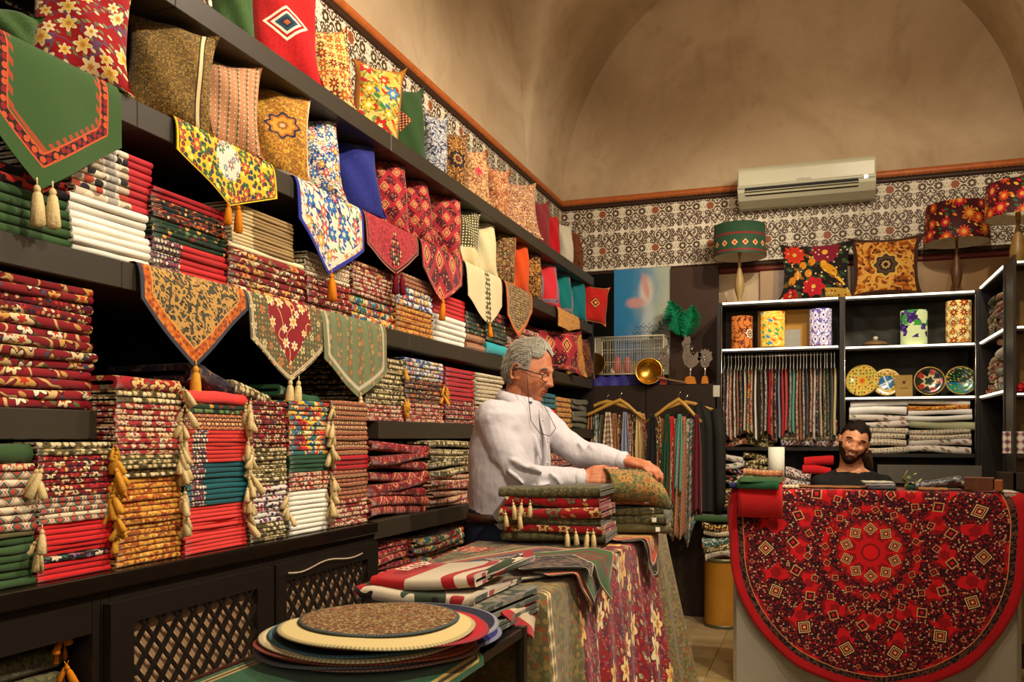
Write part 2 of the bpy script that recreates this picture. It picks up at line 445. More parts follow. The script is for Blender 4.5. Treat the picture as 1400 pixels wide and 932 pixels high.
# ---------------------------------------------------------------- the room
XL, XR, YB, YF, ZT = -1.97, 1.35, 6.80, -1.8, 3.19
def plaster():
    n = Nd('old_plaster'); x, y, z = n.obj(); v = n.vec(x, y, z)
    a = n.noise(v, .9, 5, .62, '3D', .6); b = n.noise(v, 5, 6, .7, '3D', .4); c2 = n.noise(n.vec(x, y, z * .3), 2.2, 4, .7, '3D')
    c = n.mix(n.ss(a, .35, .66), '#b09878', '#c8b292')
    c = n.mix(n.ss(b, .50, .78) * .35, c, '#927658')
    c = n.mix(n.ss(c2, .54, .72) * .38, c, '#8c7256')
    return n.done(c, .9, .12, 0, b, .35, .01)
PLASTER = plaster()
def frieze_mat(ax):
    n = Nd('arabesque_print'); xs = n.obj(); x = xs[ax]; z = xs[2]
    P = .105
    zz = (z - 2.49) / .29
    nz = n.noise(n.vec(x, z), 60, 1) * .25
    k = x / P; fx = (k.fr() - .5); fz = (zz.fr() - .5)
    c = lin('#d5ccb4')
    fk = (x / (2 * P)).fr() - .5
    # ogee stems
    w = 2 * pi
    s1 = (fk * w).cos() * .22; s2 = (fk * w * 2).cos() * .12; s3 = (fk * w * 3).sin() * .10
    d = (fz.abs() - .25 - s1).abs().min((fz.abs() - .30 + s2).abs()).min((fz.abs() - .14 - s3).abs())
    c = n.mix(d < .022, c, '#4a3220')
    # curling leaves
    vn = n.vor(n.vec(fk.abs() * 1.9 + (fz * 9).sin() * .06, fz.abs() * 2.6), 5.5, .75)
    dd = E(n, vn.outputs['Distance']); c = n.mix((dd > .16) * (dd < .27), c, '#4d3622')
    c = n.mix(dd < .07, c, '#5d4a2a')
    c = n.mix((fk.abs() * 2 + fz.abs() * 1.5 - 1.05).abs() < .035, c, '#4a3020')
    uu = fk.abs() * 2; ww = fz.abs() * 2
    for (cu, cw, rr_, kk, sg) in ((.30, .34, .30, 5.5, 1), (.74, .62, .26, 6.0, -1), (.22, .78, .20, 7, 1), (.80, .22, .24, 6, 1), (.50, .55, .16, 8, -1)):
        lx = (uu - cu) * .72; ly = ww - cw; q = (lx * lx + ly * ly).sqrt(); aa = n.atan2(ly, lx)
        c = n.mix((((q * kk + aa * (sg / 6.2832)).fr() - .5).abs() < .17) * (q < rr_ * .8) * (q > .03), c, '#4a3220')
        c = n.mix(q < .035, c, '#5c3420')
    # white star fields halfway
    sd = (fk.abs() * 2 - 1).abs() * 1.2 + fz.abs() * 2.2
    c = n.mix(sd < .28, c, '#ddd5c0')
    # rosette row
    fz2 = ((zz + .5).fr() - .5) * (.29 / P)
    r = (fx * fx + fz2 * fz2).sqrt(); a = n.atan2(fz2, fx)
    odd = (k.fl() * .25).fr() < .2
    rad = (a * 8).cos() * .03 + .27
    c = n.mix(r < rad + .05, c, '#d8cfb8')
    c = n.mix(r < rad, c, n.mix(odd, '#4b3a22', '#8c4a24'))
    c = n.mix((r < .10) * (n.m('SUBTRACT', 1.0, odd)), c, '#d8cdb0')
    return n.done(c, .55, .35, 0, nz, .1, .001)
def struct(name, mb_or_o, mat=None, label=None):
    o = mb_or_o if not isinstance(mb_or_o, MB) else mb_or_o.obj(name, mat)
    return tag(o, label, None, None, 'structure')
def vault_a(x): return ZT + 1.78 * sqrt(max(0, 1 - ((x - (XL + XR) / 2) / ((XR - XL) / 2)) ** 2))
def vault_b(y): return ZT + 2.05 * sqrt(max(0, 1 - ((y - 3.3) / 2.6) ** 2))
def build_room():
    m = MB(); m.box(((XL + XR) / 2, (YB + YF) / 2, -.05), (XR - XL + .4, YB - YF + .4, .1))
    fl = struct('floor', m, plain('beige_stone_floor', '#9a8258', .45, .4, 0, .2, 6))
    tm = []
    for q in range(3):
        n = plain('beige_floor_tile_%d' % q, ['#a08a5e', '#94804f', '#a88f66'][q], .38, .45, 0, .22, 9, .0008); tm.append(n)
    t = MB(); t.box((0, 0, .004), (.394, .394, .008)); tme = t.mesh('floor_tile'); rr = random.Random(5)
    for i in range(-2, 1):
        for j in range(9, 16):
            o = link('tile', tme, rr.choice(tm), fl, (i * .4 + .02, j * .4 + .2, 0))
    m = MB(); m.box((XL - .1, (YB + YF) / 2, ZT / 2), (.2, YB - YF, ZT)); wl = struct('wall_left', m, PLASTER)
    # left lunette under the cross vault
    ys = [YF + (YB - YF) * i / 90 for i in range(91)]
    m = MB(); m.grid([[(XL, y, ZT), (XL, y, max(ZT + .001, vault_b(y)))] for y in ys]); o = m.obj('plaster', PLASTER, wl)
    m = MB(); m.box(((XL + XR) / 2, YB + .1, ZT / 2), (XR - XL + .4, .2, ZT)); wb = struct('wall_back', m, PLASTER)
    xs = [XL + (XR - XL) * (1 - cos(pi * i / 60)) / 2 for i in range(61)]
    m = MB(); m.grid([[(x, YB + .03, ZT), (x, YB + .03, vault_a(x) + .05)] for x in xs]); m.obj('plaster', PLASTER, wb)
    m = MB(); m.box((XR + .1, (YB + YF) / 2, ZT / 2), (.2, YB - YF, ZT)); wr = struct('wall_right', m, PLASTER)
    m = MB(); m.grid([[(XR, y, ZT), (XR, y, max(ZT + .001, vault_b(y)))] for y in ys]); m.obj('plaster', PLASTER, wr)
    m = MB(); m.box(((XL + XR) / 2, YF - .1, 2.6), (XR - XL + .4, .2, 5.2)); struct('wall_front', m, PLASTER)
    # groin vault
    ny = 150; ysv = [YF + (YB + .03 - YF) * i / ny for i in range(ny + 1)]
    xv = [XL + (XR - XL) * (1 - cos(pi * i / 80)) / 2 for i in range(81)]
    def vz(x, y):
        a, b = vault_a(x), vault_b(y); k = .035
        h = max(k - abs(a - b), 0) / k
        return max(a, b) + h * h * k * .25 + .006 * sin(x * 5 + y * 2) * sin(y * 3.1)
    m = MB(); m.grid([[(x, y, vz(x, y)) for x in xv] for y in ysv]); struct('ceiling', m, PLASTER)
    # patterned friezes and cornices
    m = MB(); m.box((XL + .006, (YB + YF) / 2, (2.40 + ZT) / 2), (.012, YB - YF, ZT - 2.40)); struct('trim_1', m, frieze_mat(1), 'white patterned frieze above the long shelves')
    m = MB(); m.box(((XL + XR) / 2, YB - .006, (2.60 + ZT) / 2), (XR - XL, .012, ZT - 2.60)); struct('trim_2', m, frieze_mat(0), 'white patterned frieze on the back wall')
    om = plain('orange_brown_moulding', '#b8622a', .45, .4, 0, .25, 20); dm = plain('dark_moulding_band', '#3a2415', .5, .3, 0, .5, 60)
    prof = [(0, 0), (.012, .002), (.022, .012), (.026, .026), (.020, .040), (.008, .05), (0, .05)]
    L = YB - YF; W = XR - XL
    def run(prof, p, axis, sgn, ln, mat, name, lab):
        m = MB(); rows = []
        for t in (0, ln):
            rows.append([(p[0] + sgn * q[0], p[1] + t, p[2] + q[1]) if axis == 'y' else (p[0] + t, p[1] + sgn * q[0], p[2] + q[1]) for q in prof])
        m.grid(rows); struct(name, m, mat, lab)
    run(prof, (XL, YF, ZT - .03), 'y', 1, L, om, 'trim_3', None); run(prof, (XL, YB, ZT - .03), 'x', -1, W, om, 'trim_4', None)
    p2 = [(0, 0), (.016, 0), (.016, .04), (0, .04)]
    run(p2, (XL, YF, ZT - .07), 'y', 1, L, dm, 'trim_5', None); run(p2, (XL, YB, ZT - .07), 'x', -1, W, dm, 'trim_6', None)
    run(p2, (XL, YB, 2.585), 'x', -1, W, dm, 'trim_7', None); 
    run(prof, (-.95, YB, 2.54), 'x', -1, XR + .95, plain('red_brown_moulding', '#6c2418', .4, .4, 0, .2, 20), 'trim_8', None)
    # wood grain wainscot behind the lamps
    m = MB(); m.box(((-.42 + XR) / 2 , YB - .015, 1.3), (XR + .42, .03, 2.48)); struct('trim_9', m, plain('varnished_tan_panel', '#a27a44', .3, .5, 0, .3, 3), None)
build_room()

# ---------------------------------------------------------------- shelving along the left wall
XS = 1.57; XBASE = 1.50
ZA, ZB, ZC, ZD, ZE = 2.478, 2.122, 1.722, 1.362, 1.000
BT = .066
def board(m, y0, y1, zt, xf, depth=.38, th=BT):
    m.box((-xf - depth / 2, (y0 + y1) / 2, zt - th / 2), (depth, y1 - y0, th)); return m
def yl(px, X=XS): return on_left(px, 500, X).y
def build_shelving():
    r = empty('long_shelving', (-1.9, 3, 0), 0, 'long black wall shelving full of textiles, along the left wall', 'shelving')
    r.location = (0, 0, 0)
    yend = yl(812)
    m = MB(); m.box((-1.955, (yend + .2) / 2, 1.2), (.02, yend - .2, 2.4)); m.obj('back_panel', BACKBOARD, r)
    for (zt, splits) in ((ZA, [.35, yl(240), yl(535), yend]), (ZB, [.35, yl(188), yl(400), yl(600), yend]), (ZC, [.35, yl(167), yl(380), yl(560), yend]), (ZD, None)):
        if splits is None: splits2 = [(.35, yl(153)), (yl(518), yend)]
        else: splits2 = list(zip(splits[:-1], splits[1:]))
        for a, b in splits2:
            m = MB(); board(m, a + .001, b - .001, zt, XS); bevel(m.obj('shelf_board', SHELFFACE, r), .002, 1)
    for y in (yend - .02,):
        m = MB(); m.box((-1.76, y, 1.22), (.38, .025, 2.42)); m.obj('end_panel', BLACKWOOD, r)
    return r
build_shelving()

def build_base():
    # lattice-door base cabinets
    ye = yl(512, XBASE); BACK = plain('tan_board_behind_lattice', '#d4aa80', .6, .3, 0, .2, 14)
    t = MB(); t.box((-XBASE - .22, (.3 + ye) / 2, ZE - .02), (.47, ye - .3, .04))
    o = bevel(t.obj('cabinet_top', plain('gloss_black_laminate', '#1a130d', .14, .6, 0, .08, 20)), .004, 2); tag(o, 'glossy black cabinet top carrying the lowest row of stacks', 'worktop')
    yend = yl(812)
    t = MB(); t.box((-XBASE - .22, (ye + yend) / 2 + .002, ZE - .033), (.44, yend - ye, .066))
    o = bevel(t.obj('cabinet_top', SHELFFACE), .003, 1); tag(o, 'thick dark shelf at table height behind the standing man', 'worktop')
    spans = [(yl(0, XBASE) - .45, yl(140, XBASE), 0), (yl(140, XBASE), yl(369, XBASE), 1), (yl(369, XBASE), ye, 2), (ye, yend, 3)]
    for a, b, k in spans:
        lab = ['open black base cabinet with folded textiles at left edge', 'black base cabinet with wide lattice door, nearest one',
               'black base cabinet with lattice door and draped bead string', 'open dark base cabinet behind the standing man'][k]
        r = empty('base_cabinet', (-XBASE - .22, (a + b) / 2, 0), 0, lab, 'cabinet', 'base cabinets along the left wall')
        ox, oy = -XBASE - .22, (a + b) / 2
        w = b - a; top = ZE - (.04 if k < 3 else .066)
        def part(nm, bx, mat=BLACKWOOD):
            m = MB()
            for c, d in bx: m.box((c[0], c[1], c[2]), d)
            return m.obj(nm, mat, r)
        part('side_panel', [((0, -w / 2 + .012, top / 2), (.43, .022, top - .002))]); part('side_panel', [((0, w / 2 - .012, top / 2), (.43, .022, top - .002))])
        part('bottom_panel', [((0, 0, .06), (.41, w - .05, .03))]); part('back_panel', [((-.2, 0, top / 2), (.015, w - .05, top - .01))])
        if k < 3: part('top_rail', [((.20, 0, top - .045), (.03, w - .05, .088))])
        if k in (0, 3): part('shelf', [((-.01, 0, .43 if k == 0 else .68), (.38, w - .05, .03))])
        if k in (1, 2):
            # door with diagonal lattice
            d0, d1 = -w / 2 + .006, w / 2 - .006
            pa, pb = ((175, 345), (385, 497))[k - 1]
            l0 = yl(pa, XBASE) - oy; l1 = yl(pb, XBASE) - oy; lt = on_left(200 if k == 1 else 440, 822 if k == 1 else 780, XBASE).z
            if k == 1: lt = .878
            else: lt = .878
            lb = .20; m = MB(); xx = .228
            m.box((xx, (d0 + l0) / 2, top / 2), (.02, l0 - d0, top - .06)); m.box((xx, (d1 + l1) / 2, top / 2), (.02, d1 - l1, top - .06))
            m.box((xx, (l0 + l1) / 2, (top - .03 + lt) / 2), (.02, l1 - l0, top - .03 - lt)); m.box((xx, (l0 + l1) / 2, (lb + .03) / 2), (.02, l1 - l0, lb - .03))
            dr = m.obj('door', BLACKWOOD, r)
            m = MB(); m.box((xx - .022, (l0 + l1) / 2, (lt + lb) / 2), (.008, l1 - l0 + .05, lt - lb + .05)); m.obj('backing_board', BACK, r)
            # slats clipped to the opening
            sp = .056
            for s in (1, -1):
                H = lt - lb; W2 = l1 - l0; k2 = .86
                cvals = [-W2 / 2 - H * k2 + i * sp for i in range(int((W2 + 2 * H * k2) / sp) + 2)]
                for c in cvals:
                    # line: y = c + s*k2*(z-lb)   clip to |y|<W2/2
                    z0, z1 = 0.0, H
                    y_at = (lambda z, c=c, s=s: c + (k2 * z if s > 0 else k2 * (H - z)))
                    pts = [(z, y_at(z)) for z in [i * H / 60 for i in range(61)] if abs(y_at(z)) <= W2 / 2]
                    if len(pts) < 3: continue
                    (za, ya), (zb, yb) = pts[0], pts[-1]
                    m = MB(); m.bar((xx + (.004 if s > 0 else -.004), (l0 + l1) / 2 + ya, lb + za), (xx + (.004 if s > 0 else -.004), (l0 + l1) / 2 + yb, lb + zb), .0115, .006)
                    m.obj('slat', BLACKWOOD, dr)
    # bead string draped over the second lattice
    pts = []
    for i in range(40):
        u = i / 39; p = on_left(392 + u * 100, 783 - u * 28 + sin(u * 9) * 3, XBASE - .02); pts.append((-XBASE + .028, p.y, p.z))
    m = MB(); m.tube(pts, .0008, 4)
    for q in pts[::1]: m.ball(q, .0032, 6, 4)
    tag(m.obj('bead_string', plain('pale_beads', '#cbb89a', .3, .5)), 'pale bead string draped across the second lattice door', 'decoration')
build_base()

# ---------------------------------------------------------------- textile builders
def tassel_mesh(col_seed=0, L=.05):
    m = MB(); rr = random.Random(col_seed)
    m.tube([(0, 0, .012), (0, 0, 0)], .0012, 5); m.ball((0, 0, -.004), (.005, .005, .006), 8, 6)
    rings = []; seg = 16
    for i, (z, r) in enumerate(((-.008, .003), (-.012, .0056), (-.026, .0075), (-L, .0095), (-L - .001, .002))):
        rings.append([((r + (.0012 if k % 2 else -.0008)) * cos(2 * pi * k / seg), (r + (.0012 if k % 2 else -.0008)) * sin(2 * pi * k / seg), z + (rr.random() * .006 if i == 3 else 0)) for k in range(seg)])
    m.grid(rings, None, True, flip=True, closed_u=True)
    return m.mesh('tassel')
TASSEL = [tassel_mesh(i, .05 + .006 * i) for i in range(3)]
def add_tassel(parent, loc, mat, scale=1.0, rr=None, lean=0.25):
    rr = rr or random
    return link('tassel', TASSEL[rr.randrange(3)], mat, parent, loc, ((rr.random() - .5) * lean, (rr.random() - .5) * lean, rr.random() * 6), (scale,) * 3)

def fold_mesh(w, d, th, rr, nest=1, mess=0.0, seg=7):
    """a cloth folded over at the front: hairpin cross-section, front at y=0 facing -Y, width along X"""
    m = MB(); P = 6
    sag = [rr.uniform(-1, 1) for _ in range(4)]
    def wave(u): return sum(sag[k] * sin((k + 1) * pi * u + k) / (k + 1) for k in range(4))
    for q in range(nest):
        k0 = q / nest * .92; R = th / 2 * (1 - k0); Ri = R - th / 2 * (.92 / nest) * .80 if nest > 1 else R * .30
        fr = q * th * .12
        rows = []; uvs = []
        for i in range(seg + 1):
            u = i / seg; x = (u - .5) * w
            wv = wave(u); fo = wv * (.003 + .010 * mess) + fr; dz = wv * th * .06 + mess * th * .35 * sin(3 * u + sag[0] * 3)
            tk = 1 + .06 * sin(7 * u + sag[1] * 3)
            out = []; uo = []
            out.append((x, d, th / 2 + R * tk + dz)); uo.append((u * w, d))
            for k in range(P + 1):
                a = pi / 2 + pi * k / P
                out.append((x, R * .9 + fo + R * .9 * cos(a), th / 2 + R * tk * sin(a) + dz)); uo.append((u * w, .0 + R * 3.1 * (1 - k / P)))
            out.append((x, d, th / 2 - R * tk + dz)); uo.append((u * w, -d))
            inn = [(x, d, th / 2 - Ri + dz)]; ui = [(u * w, -d)]
            for k in range(P // 2 + 1):
                a = 3 * pi / 2 - pi * k / (P // 2)
                inn.append((x, R * .9 + fo + max(Ri, .001) * .9 * cos(a), th / 2 + Ri * sin(a) + dz)); ui.append((u * w, 0))
            inn.append((x, d, th / 2 + Ri + dz)); ui.append((u * w, d))
            rows.append(out + inn); uvs.append(uo + ui)
        b = m.grid(rows, uvs, True, closed_u=True)
        n_out, n_all = P + 3, len(rows[0]); n_in = n_all - n_out
        for i, fl in ((0, True), (seg, False)):
            for k in range(n_out - 1):
                # strip between outer and inner loops
                k2 = min(int(k * (n_in - 1) / (n_out - 1)), n_in - 1); k3 = min(int((k + 1) * (n_in - 1) / (n_out - 1)), n_in - 1)
                A = b + i * n_all + k; B = A + 1; C = b + i * n_all + n_out + (n_in - 1 - k3); D = b + i * n_all + n_out + (n_in - 1 - k2)
                q4 = [A, B, C] + ([D] if D != C else [])
                if not fl: q4.reverse()
                m.face(q4, None, False)
    me = m.mesh('folded_cloth')
    return me
ORD = 'first second third fourth fifth sixth seventh eighth ninth tenth eleventh twelfth thirteenth fourteenth fifteenth sixteenth seventeenth eighteenth nineteenth twentieth'.split()
ORD += ['twenty-' + o for o in ORD[:9]] + ['thirtieth'] + ['thirty-' + o for o in ORD[:9]]
N_CLOTH = [0]
STACKS = []
def stack(px0, px1, z0, layers, place, X=XS, rr=None, depth=.30, mess=0.0, tass=None, gap=0.0, setback=.006, mid=None, name='folded_cloth', th_n=1):
    """a stack on a left-wall shelf. layers: (py of the top at the middle of the stack, count, print, words)"""
    STACKS.append((px0, px1, z0, layers, place, X, rr or random.Random(int(px0 * 7 + z0 * 1000)), depth, mess, tass, setback, mid, name, th_n))
def build_stacks(limit=300):
    rank = []
    for si, (px0, px1, z0, layers, place, X, rr, depth, mess, tass, setback, mid, name, th_n) in enumerate(STACKS):
        z = z0; pm = mid or (px0 + px1) / 2
        for li, (pyt, cnt, key, words) in enumerate(layers):
            zt = on_left(pm, pyt, X).z; k = FPX / (X / -ray(pm, 500)[0])
            rank.append(((min(px1, 700) - max(px0, 0) if px1 < 760 else px1 - px0) * (zt - z) / cnt * k, cnt, si, li)); z = zt
    rank.sort(reverse=True); keep = set(); n = 0
    for a, cnt, si, li in rank:
        if n + cnt <= limit: keep.add((si, li)); n += cnt
    rest = MB(); slots = []; nrest = 0
    for si, (px0, px1, z0, layers, place, X, rr, depth, mess, tass, setback, mid, name, th_n) in enumerate(STACKS):
        y0, y1 = yl(px0, X), yl(px1, X); pm = mid or (px0 + px1) / 2; z = z0 + .0005; idx = 0; w = y1 - y0
        group = 'folded textiles in the stack ' + place
        for li, (pyt, cnt, key, words) in enumerate(layers):
            zt = on_left(pm, pyt, X).z; th = max(.006, (zt - z) / cnt)
            for i in range(cnt):
                jx = rr.uniform(-1, 1) * (.004 + .010 * mess); jy = rr.uniform(-1, 1) * (.003 + .010 * mess)
                ww = w * (.975 + rr.uniform(-.02, .012))
                me = fold_mesh(ww, depth * rr.uniform(.9, 1.0), th * .97, rr, th_n, mess)
                rz = pi / 2 + rr.uniform(-1, 1) * (.010 + .04 * mess); loc = Vector((-X - setback + jx - .008, (y0 + y1) / 2 + jy, z)); idx += 1; z += th; o = None
                if (si, li) in keep:
                    o = link(name, me, T(key), None, loc, (0, 0, rz))
                    tag(o, f'{words} folded cloth, {ORD[idx-1]} from bottom of {place}', 'folded cloth', group)
                else:
                    if key not in slots: slots.append(key)
                    mi = slots.index(key); b = len(rest.v); ux, uy = rr.random() * 5, rr.random() * 3; nrest += 1
                    if key in ('navyred', 'coralnavy', 'tealnavy', 'beigefade', 'barcode'): ux = 0
                    cz, szn = cos(rz), sin(rz); rest.v += [(loc.x + v.co.x * cz - v.co.y * szn, loc.y + v.co.x * szn + v.co.y * cz, loc.z + v.co.z) for v in me.vertices]
                    ul = me.uv_layers[0].data
                    for p in me.polygons: rest.face([b + q for q in p.vertices], [(ul[q].uv[0] + ux, ul[q].uv[1] + uy) for q in p.loop_indices], p.use_smooth, mi)
                    bpy.data.meshes.remove(me)
                if tass and o is not None and z - z0 > .075 and rr.random() < tass[1]:
                    for q in range(rr.choice((1, 2, 2))):
                        side = 1 if tass[2] > 0 else -1
                        add_tassel(o, (side * ww / 2 * rr.uniform(.86, 1.03), -.006 - rr.random() * .016, th * .4 - rr.random() * .01), tass[0], rr.uniform(.62, 1.05), rr, 1.1)
    if nrest:
        me = rest.mesh('folded_cloth_mass')
        for k in slots: me.materials.append(T(k))
        o = bpy.data.objects.new('folded_cloth_mass', me); COL.objects.link(o)
        tag(o, 'small thin folded textiles filling the remaining layers of the shelf stacks', 'folded cloth', None, 'stuff')
    print('individual', n, 'rest', nrest)
# ---------------------------------------------------------------- stacks of folded textiles
GT, CT, MT, OT = GOLDTASSEL, CREAMTASSEL, MAROONTASSEL, ORANGETASSEL
def p_navyred(n, x, y):
    X, Y = n.uv(False); return n.mix(X > .105, p_navycream(n, x, y), '#cc2a2c')
def p_coralnavy(n, x, y):
    X, Y = n.uv(False); return n.mix((X > .03) * (X < .085), '#d8362e', p_navycream(n, x, y))
def p_tealnavy(n, x, y):
    X, Y = n.uv(False); return n.mix((X > .02) * (X < .075), '#0e5f68', p_navycream(n, x, y))
def p_beigefade(n, x, y):
    X, Y = n.uv(False); return n.mix(X > .10, '#dcc896', '#a68a58')
for _k in ('navyred', 'coralnavy', 'tealnavy', 'beigefade'): PRINTS[_k] = globals()['p_' + _k]

# third shelf
stack(-40, 103, ZC, [(252, 5, 'green', 'green'), (224, 2, 'blackred', 'black and red')], 'green stack at left end, third shelf')
stack(103, 211, ZC, [(277, 7, 'white', 'off-white')], 'white stack, left end of third shelf', mess=.15)
stack(112, 222, on_left(168, 279, XS).z, [(198, 8, 'barcode', 'bar-coded red and cream')], 'bar-coded pile on the white stack', setback=.02, mid=168)
stack(213, 316, ZC, [(336, 5, 'navyred', 'navy and red'), (310, 4, 'darkgreenmix', 'dark green patterned'), (284, 4, 'darkmix', 'dark multicoloured'), (270, 2, 'deepred', 'deep red')], 'stack right of bar-coded pile')
stack(317, 424, ZC, [(352, 6, 'redfloral', 'red floral'), (344, 1, 'cream', 'cream')], 'red floral stack below beige pile')
stack(322, 408, on_left(366, 345, XS).z, [(290, 11, 'beigefade', 'plain beige')], 'beige pile behind yellow runner', mid=366)
stack(424, 484, ZC, [(384, 5, 'reddense', 'dark red'), (352, 5, 'creamdot', 'cream patterned')], 'stack behind blue floral runner tassel')
stack(485, 545, ZC, [(409, 3, 'multi', 'multicoloured'), (376, 6, 'redcream', 'red and cream'), (364, 2, 'redfloral', 'red floral')], 'stack below red kilim runner', mess=.2)
stack(546, 596, ZC, [(422, 5, 'gold', 'yellow patterned'), (395, 3, 'bluewhite', 'blue and white'), (377, 3, 'rust', 'rust brown')], 'yellow-based stack, third shelf')
stack(597, 640, ZC, [(433, 5, 'white', 'white'), (404, 5, 'red', 'bright red')], 'white and red stack, third shelf')
stack(641, 667, ZC, [(457, 2, 'rust', 'rust patterned'), (428, 5, 'darkgreenmix', 'dark green')], 'stack behind cream runner tip')
stack(668, 697, ZC, [(468, 1, 'turquoise', 'turquoise'), (441, 5, 'darkgreenmix', 'dark green'), (426, 2, 'blackred', 'black and red')], 'turquoise-based stack above grey-haired head')
stack(698, 742, ZC, [(448, 6, 'redcream', 'red and cream')], 'stack right of orange runner tip', mess=.3)
# fourth shelf
stack(-45, 136, ZD, [(432, 9, 'redfloral', 'red floral'), (404, 2, 'reddense', 'dark red and gold'), (380, 2, 'redfloral', 'red floral')], 'tall red stack, short left shelf', mid=66, mess=.25, depth=.34)
stack(503, 557, ZD, [(553, 4, 'redcream', 'red and cream'), (488, 9, 'olivecream', 'olive and cream')], 'first stack, right part of fourth shelf', tass=(GT, .45, 1))
stack(558, 611, ZD, [(552, 5, 'redcream', 'red and cream'), (520, 5, 'darkmix', 'dark multicoloured'), (492, 5, 'bluewhite', 'blue and white')], 'second stack, right part of fourth shelf', tass=(GT, .7, 1))
stack(613, 652, ZD, [(548, 5, 'reddense', 'red and gold'), (504, 7, 'deepred', 'deep red')], 'third stack, right part of fourth shelf', tass=(CT, .8, 1))
stack(654, 692, ZD, [(555, 3, 'redcream', 'red and cream'), (512, 8, 'creamdot', 'cream patterned')], 'stack at standing man\'s nape', mess=.2, tass=(GT, .3, 1))
stack(744, 763, ZD, [(558, 4, 'red', 'red'), (537, 3, 'teal', 'teal')], 'red and teal stack before grey-haired man\'s chin')
stack(764, 784, ZD, [(543, 6, 'gold', 'golden yellow')], 'yellow stack before standing man\'s chest')
stack(785, 806, ZD, [(545, 5, 'oliveplain', 'olive')], 'olive stack at far end, fourth shelf', mess=.4)
# cabinet top
stack(-30, 57, ZE, [(735, 6, 'green', 'green'), (728, 1, 'olive', 'olive'), (644, 7, 'creamkilim', 'cream geometric'), (634, 1, 'redcream', 'red and cream'), (607, 1, 'green', 'soft green')],
      'leftmost stack, cabinet top', XBASE, mid=28, tass=(CT, .5, 1))
stack(59, 161, ZE, [(764, 3, 'red', 'bright red'), (756, 1, 'florablack', 'black floral'), (713, 6, 'red', 'bright red'), (678, 5, 'creamkilim', 'cream geometric'), (622, 7, 'reddense', 'dark red'), (604, 2, 'olivecream', 'brown speckled')],
      'second stack, cabinet top', XBASE, tass=(GT, .5, 1))
stack(165, 255, ZE, [(652, 15, 'gold', 'yellow patterned'), (622, 5, 'olivecream', 'olive and cream'), (552, 9, 'redcream', 'red and cream'), (535, 2, 'olivecream', 'olive and cream'), (516, 1, 'redflower2', 'olive and red flowered')],
      'yellow-based stack, cabinet top', XBASE, tass=(CT, .5, 1), rr=random.Random(3))
stack(258, 345, ZE, [(690, 12, 'coral', 'coral red'), (632, 8, 'tealnavy', 'teal'), (588, 8, 'coralnavy', 'coral and navy'), (566, 4, 'rust', 'rust patterned'), (553, 2, 'darkgreenmix', 'dark green'), (535, 1, 'coral', 'coral red')],
      'coral-based stack, cabinet top', XBASE, tass=(CT, .75, 1))
stack(347, 398, ZE, [(715, 4, 'olivecream', 'dark olive'), (664, 7, 'purplewhite', 'purple and white'), (612, 9, 'olivecream', 'olive and cream'), (548, 10, 'reddense', 'dark red')],
      'stack below red floral runner', XBASE, tass=(CT, .5, 1))
stack(400, 455, ZE, [(670, 9, 'white', 'white'), (645, 4, 'redcream', 'red and cream'), (622, 4, 'darkgreen', 'dark green'), (548, 11, 'multi', 'multicoloured')],
      'white-based stack, cabinet top', XBASE, tass=(CT, .8, 1))
stack(457, 508, ZE, [(682, 6, 'redcream', 'red and cream'), (642, 7, 'rust', 'brown striped'), (622, 3, 'deepred', 'deep red'), (548, 11, 'rust', 'rust geometric')],
      'stack below olive runner tip', XBASE, tass=(OT, .15, -1))
stack(511, 590, ZE, [(668, 3, 'redkilim', 'red kilim'), (606, 5, 'redkilim', 'loosely folded red')], 'loose red pile left of standing man', XBASE, mess=1.0, th_n=2)
stack(592, 655, ZE, [(648, 6, 'redcream', 'red and cream'), (604, 5, 'olivecream', 'olive and cream')], 'loose pile at standing man\'s back', XBASE, mess=.8)
stack(737, 806, ZE, [(618, 5, 'reddense', 'red patterned')], 'pile below outstretched left arm', XBASE, mess=.8)
# open base cabinets
stack(-110, 122, .446, [(905, 8, 'oliveplain', 'olive'), (872, 2, 'blackorange', 'black and orange'), (842, 1, 'redflower2', 'olive and red flowered')], 'pile in left base cabinet', XBASE, mid=60, mess=.7, tass=(OT, .5, 1), setback=.05)
stack(516, 572, .697, [(742, 8, 'redkilim', 'red patterned')], 'left pile in far base cabinet', XBASE, mess=.6, setback=.03)
stack(574, 645, .697, [(768, 3, 'rust', 'rust patterned'), (728, 4, 'multi', 'orange multicoloured')], 'orange pile in far base cabinet', XBASE, mess=.9, setback=.03)

stack(296, 350, on_left(323, 534, XBASE).z, [(508, 1, 'blackorange', 'crumpled orange')], 'loose pieces topping the coral-based stack', XBASE, mess=1.5, setback=.05)
stack(345, 400, on_left(372, 547, XBASE).z, [(528, 1, 'olivecream', 'crumpled olive')], 'loose pieces topping the dark red stack', XBASE, mess=1.3, setback=.05)
stack(400, 452, on_left(426, 547, XBASE).z, [(532, 1, 'darkgreen', 'crumpled dark green')], 'loose pieces topping the multicoloured stack', XBASE, mess=1.3, setback=.04)
build_stacks()
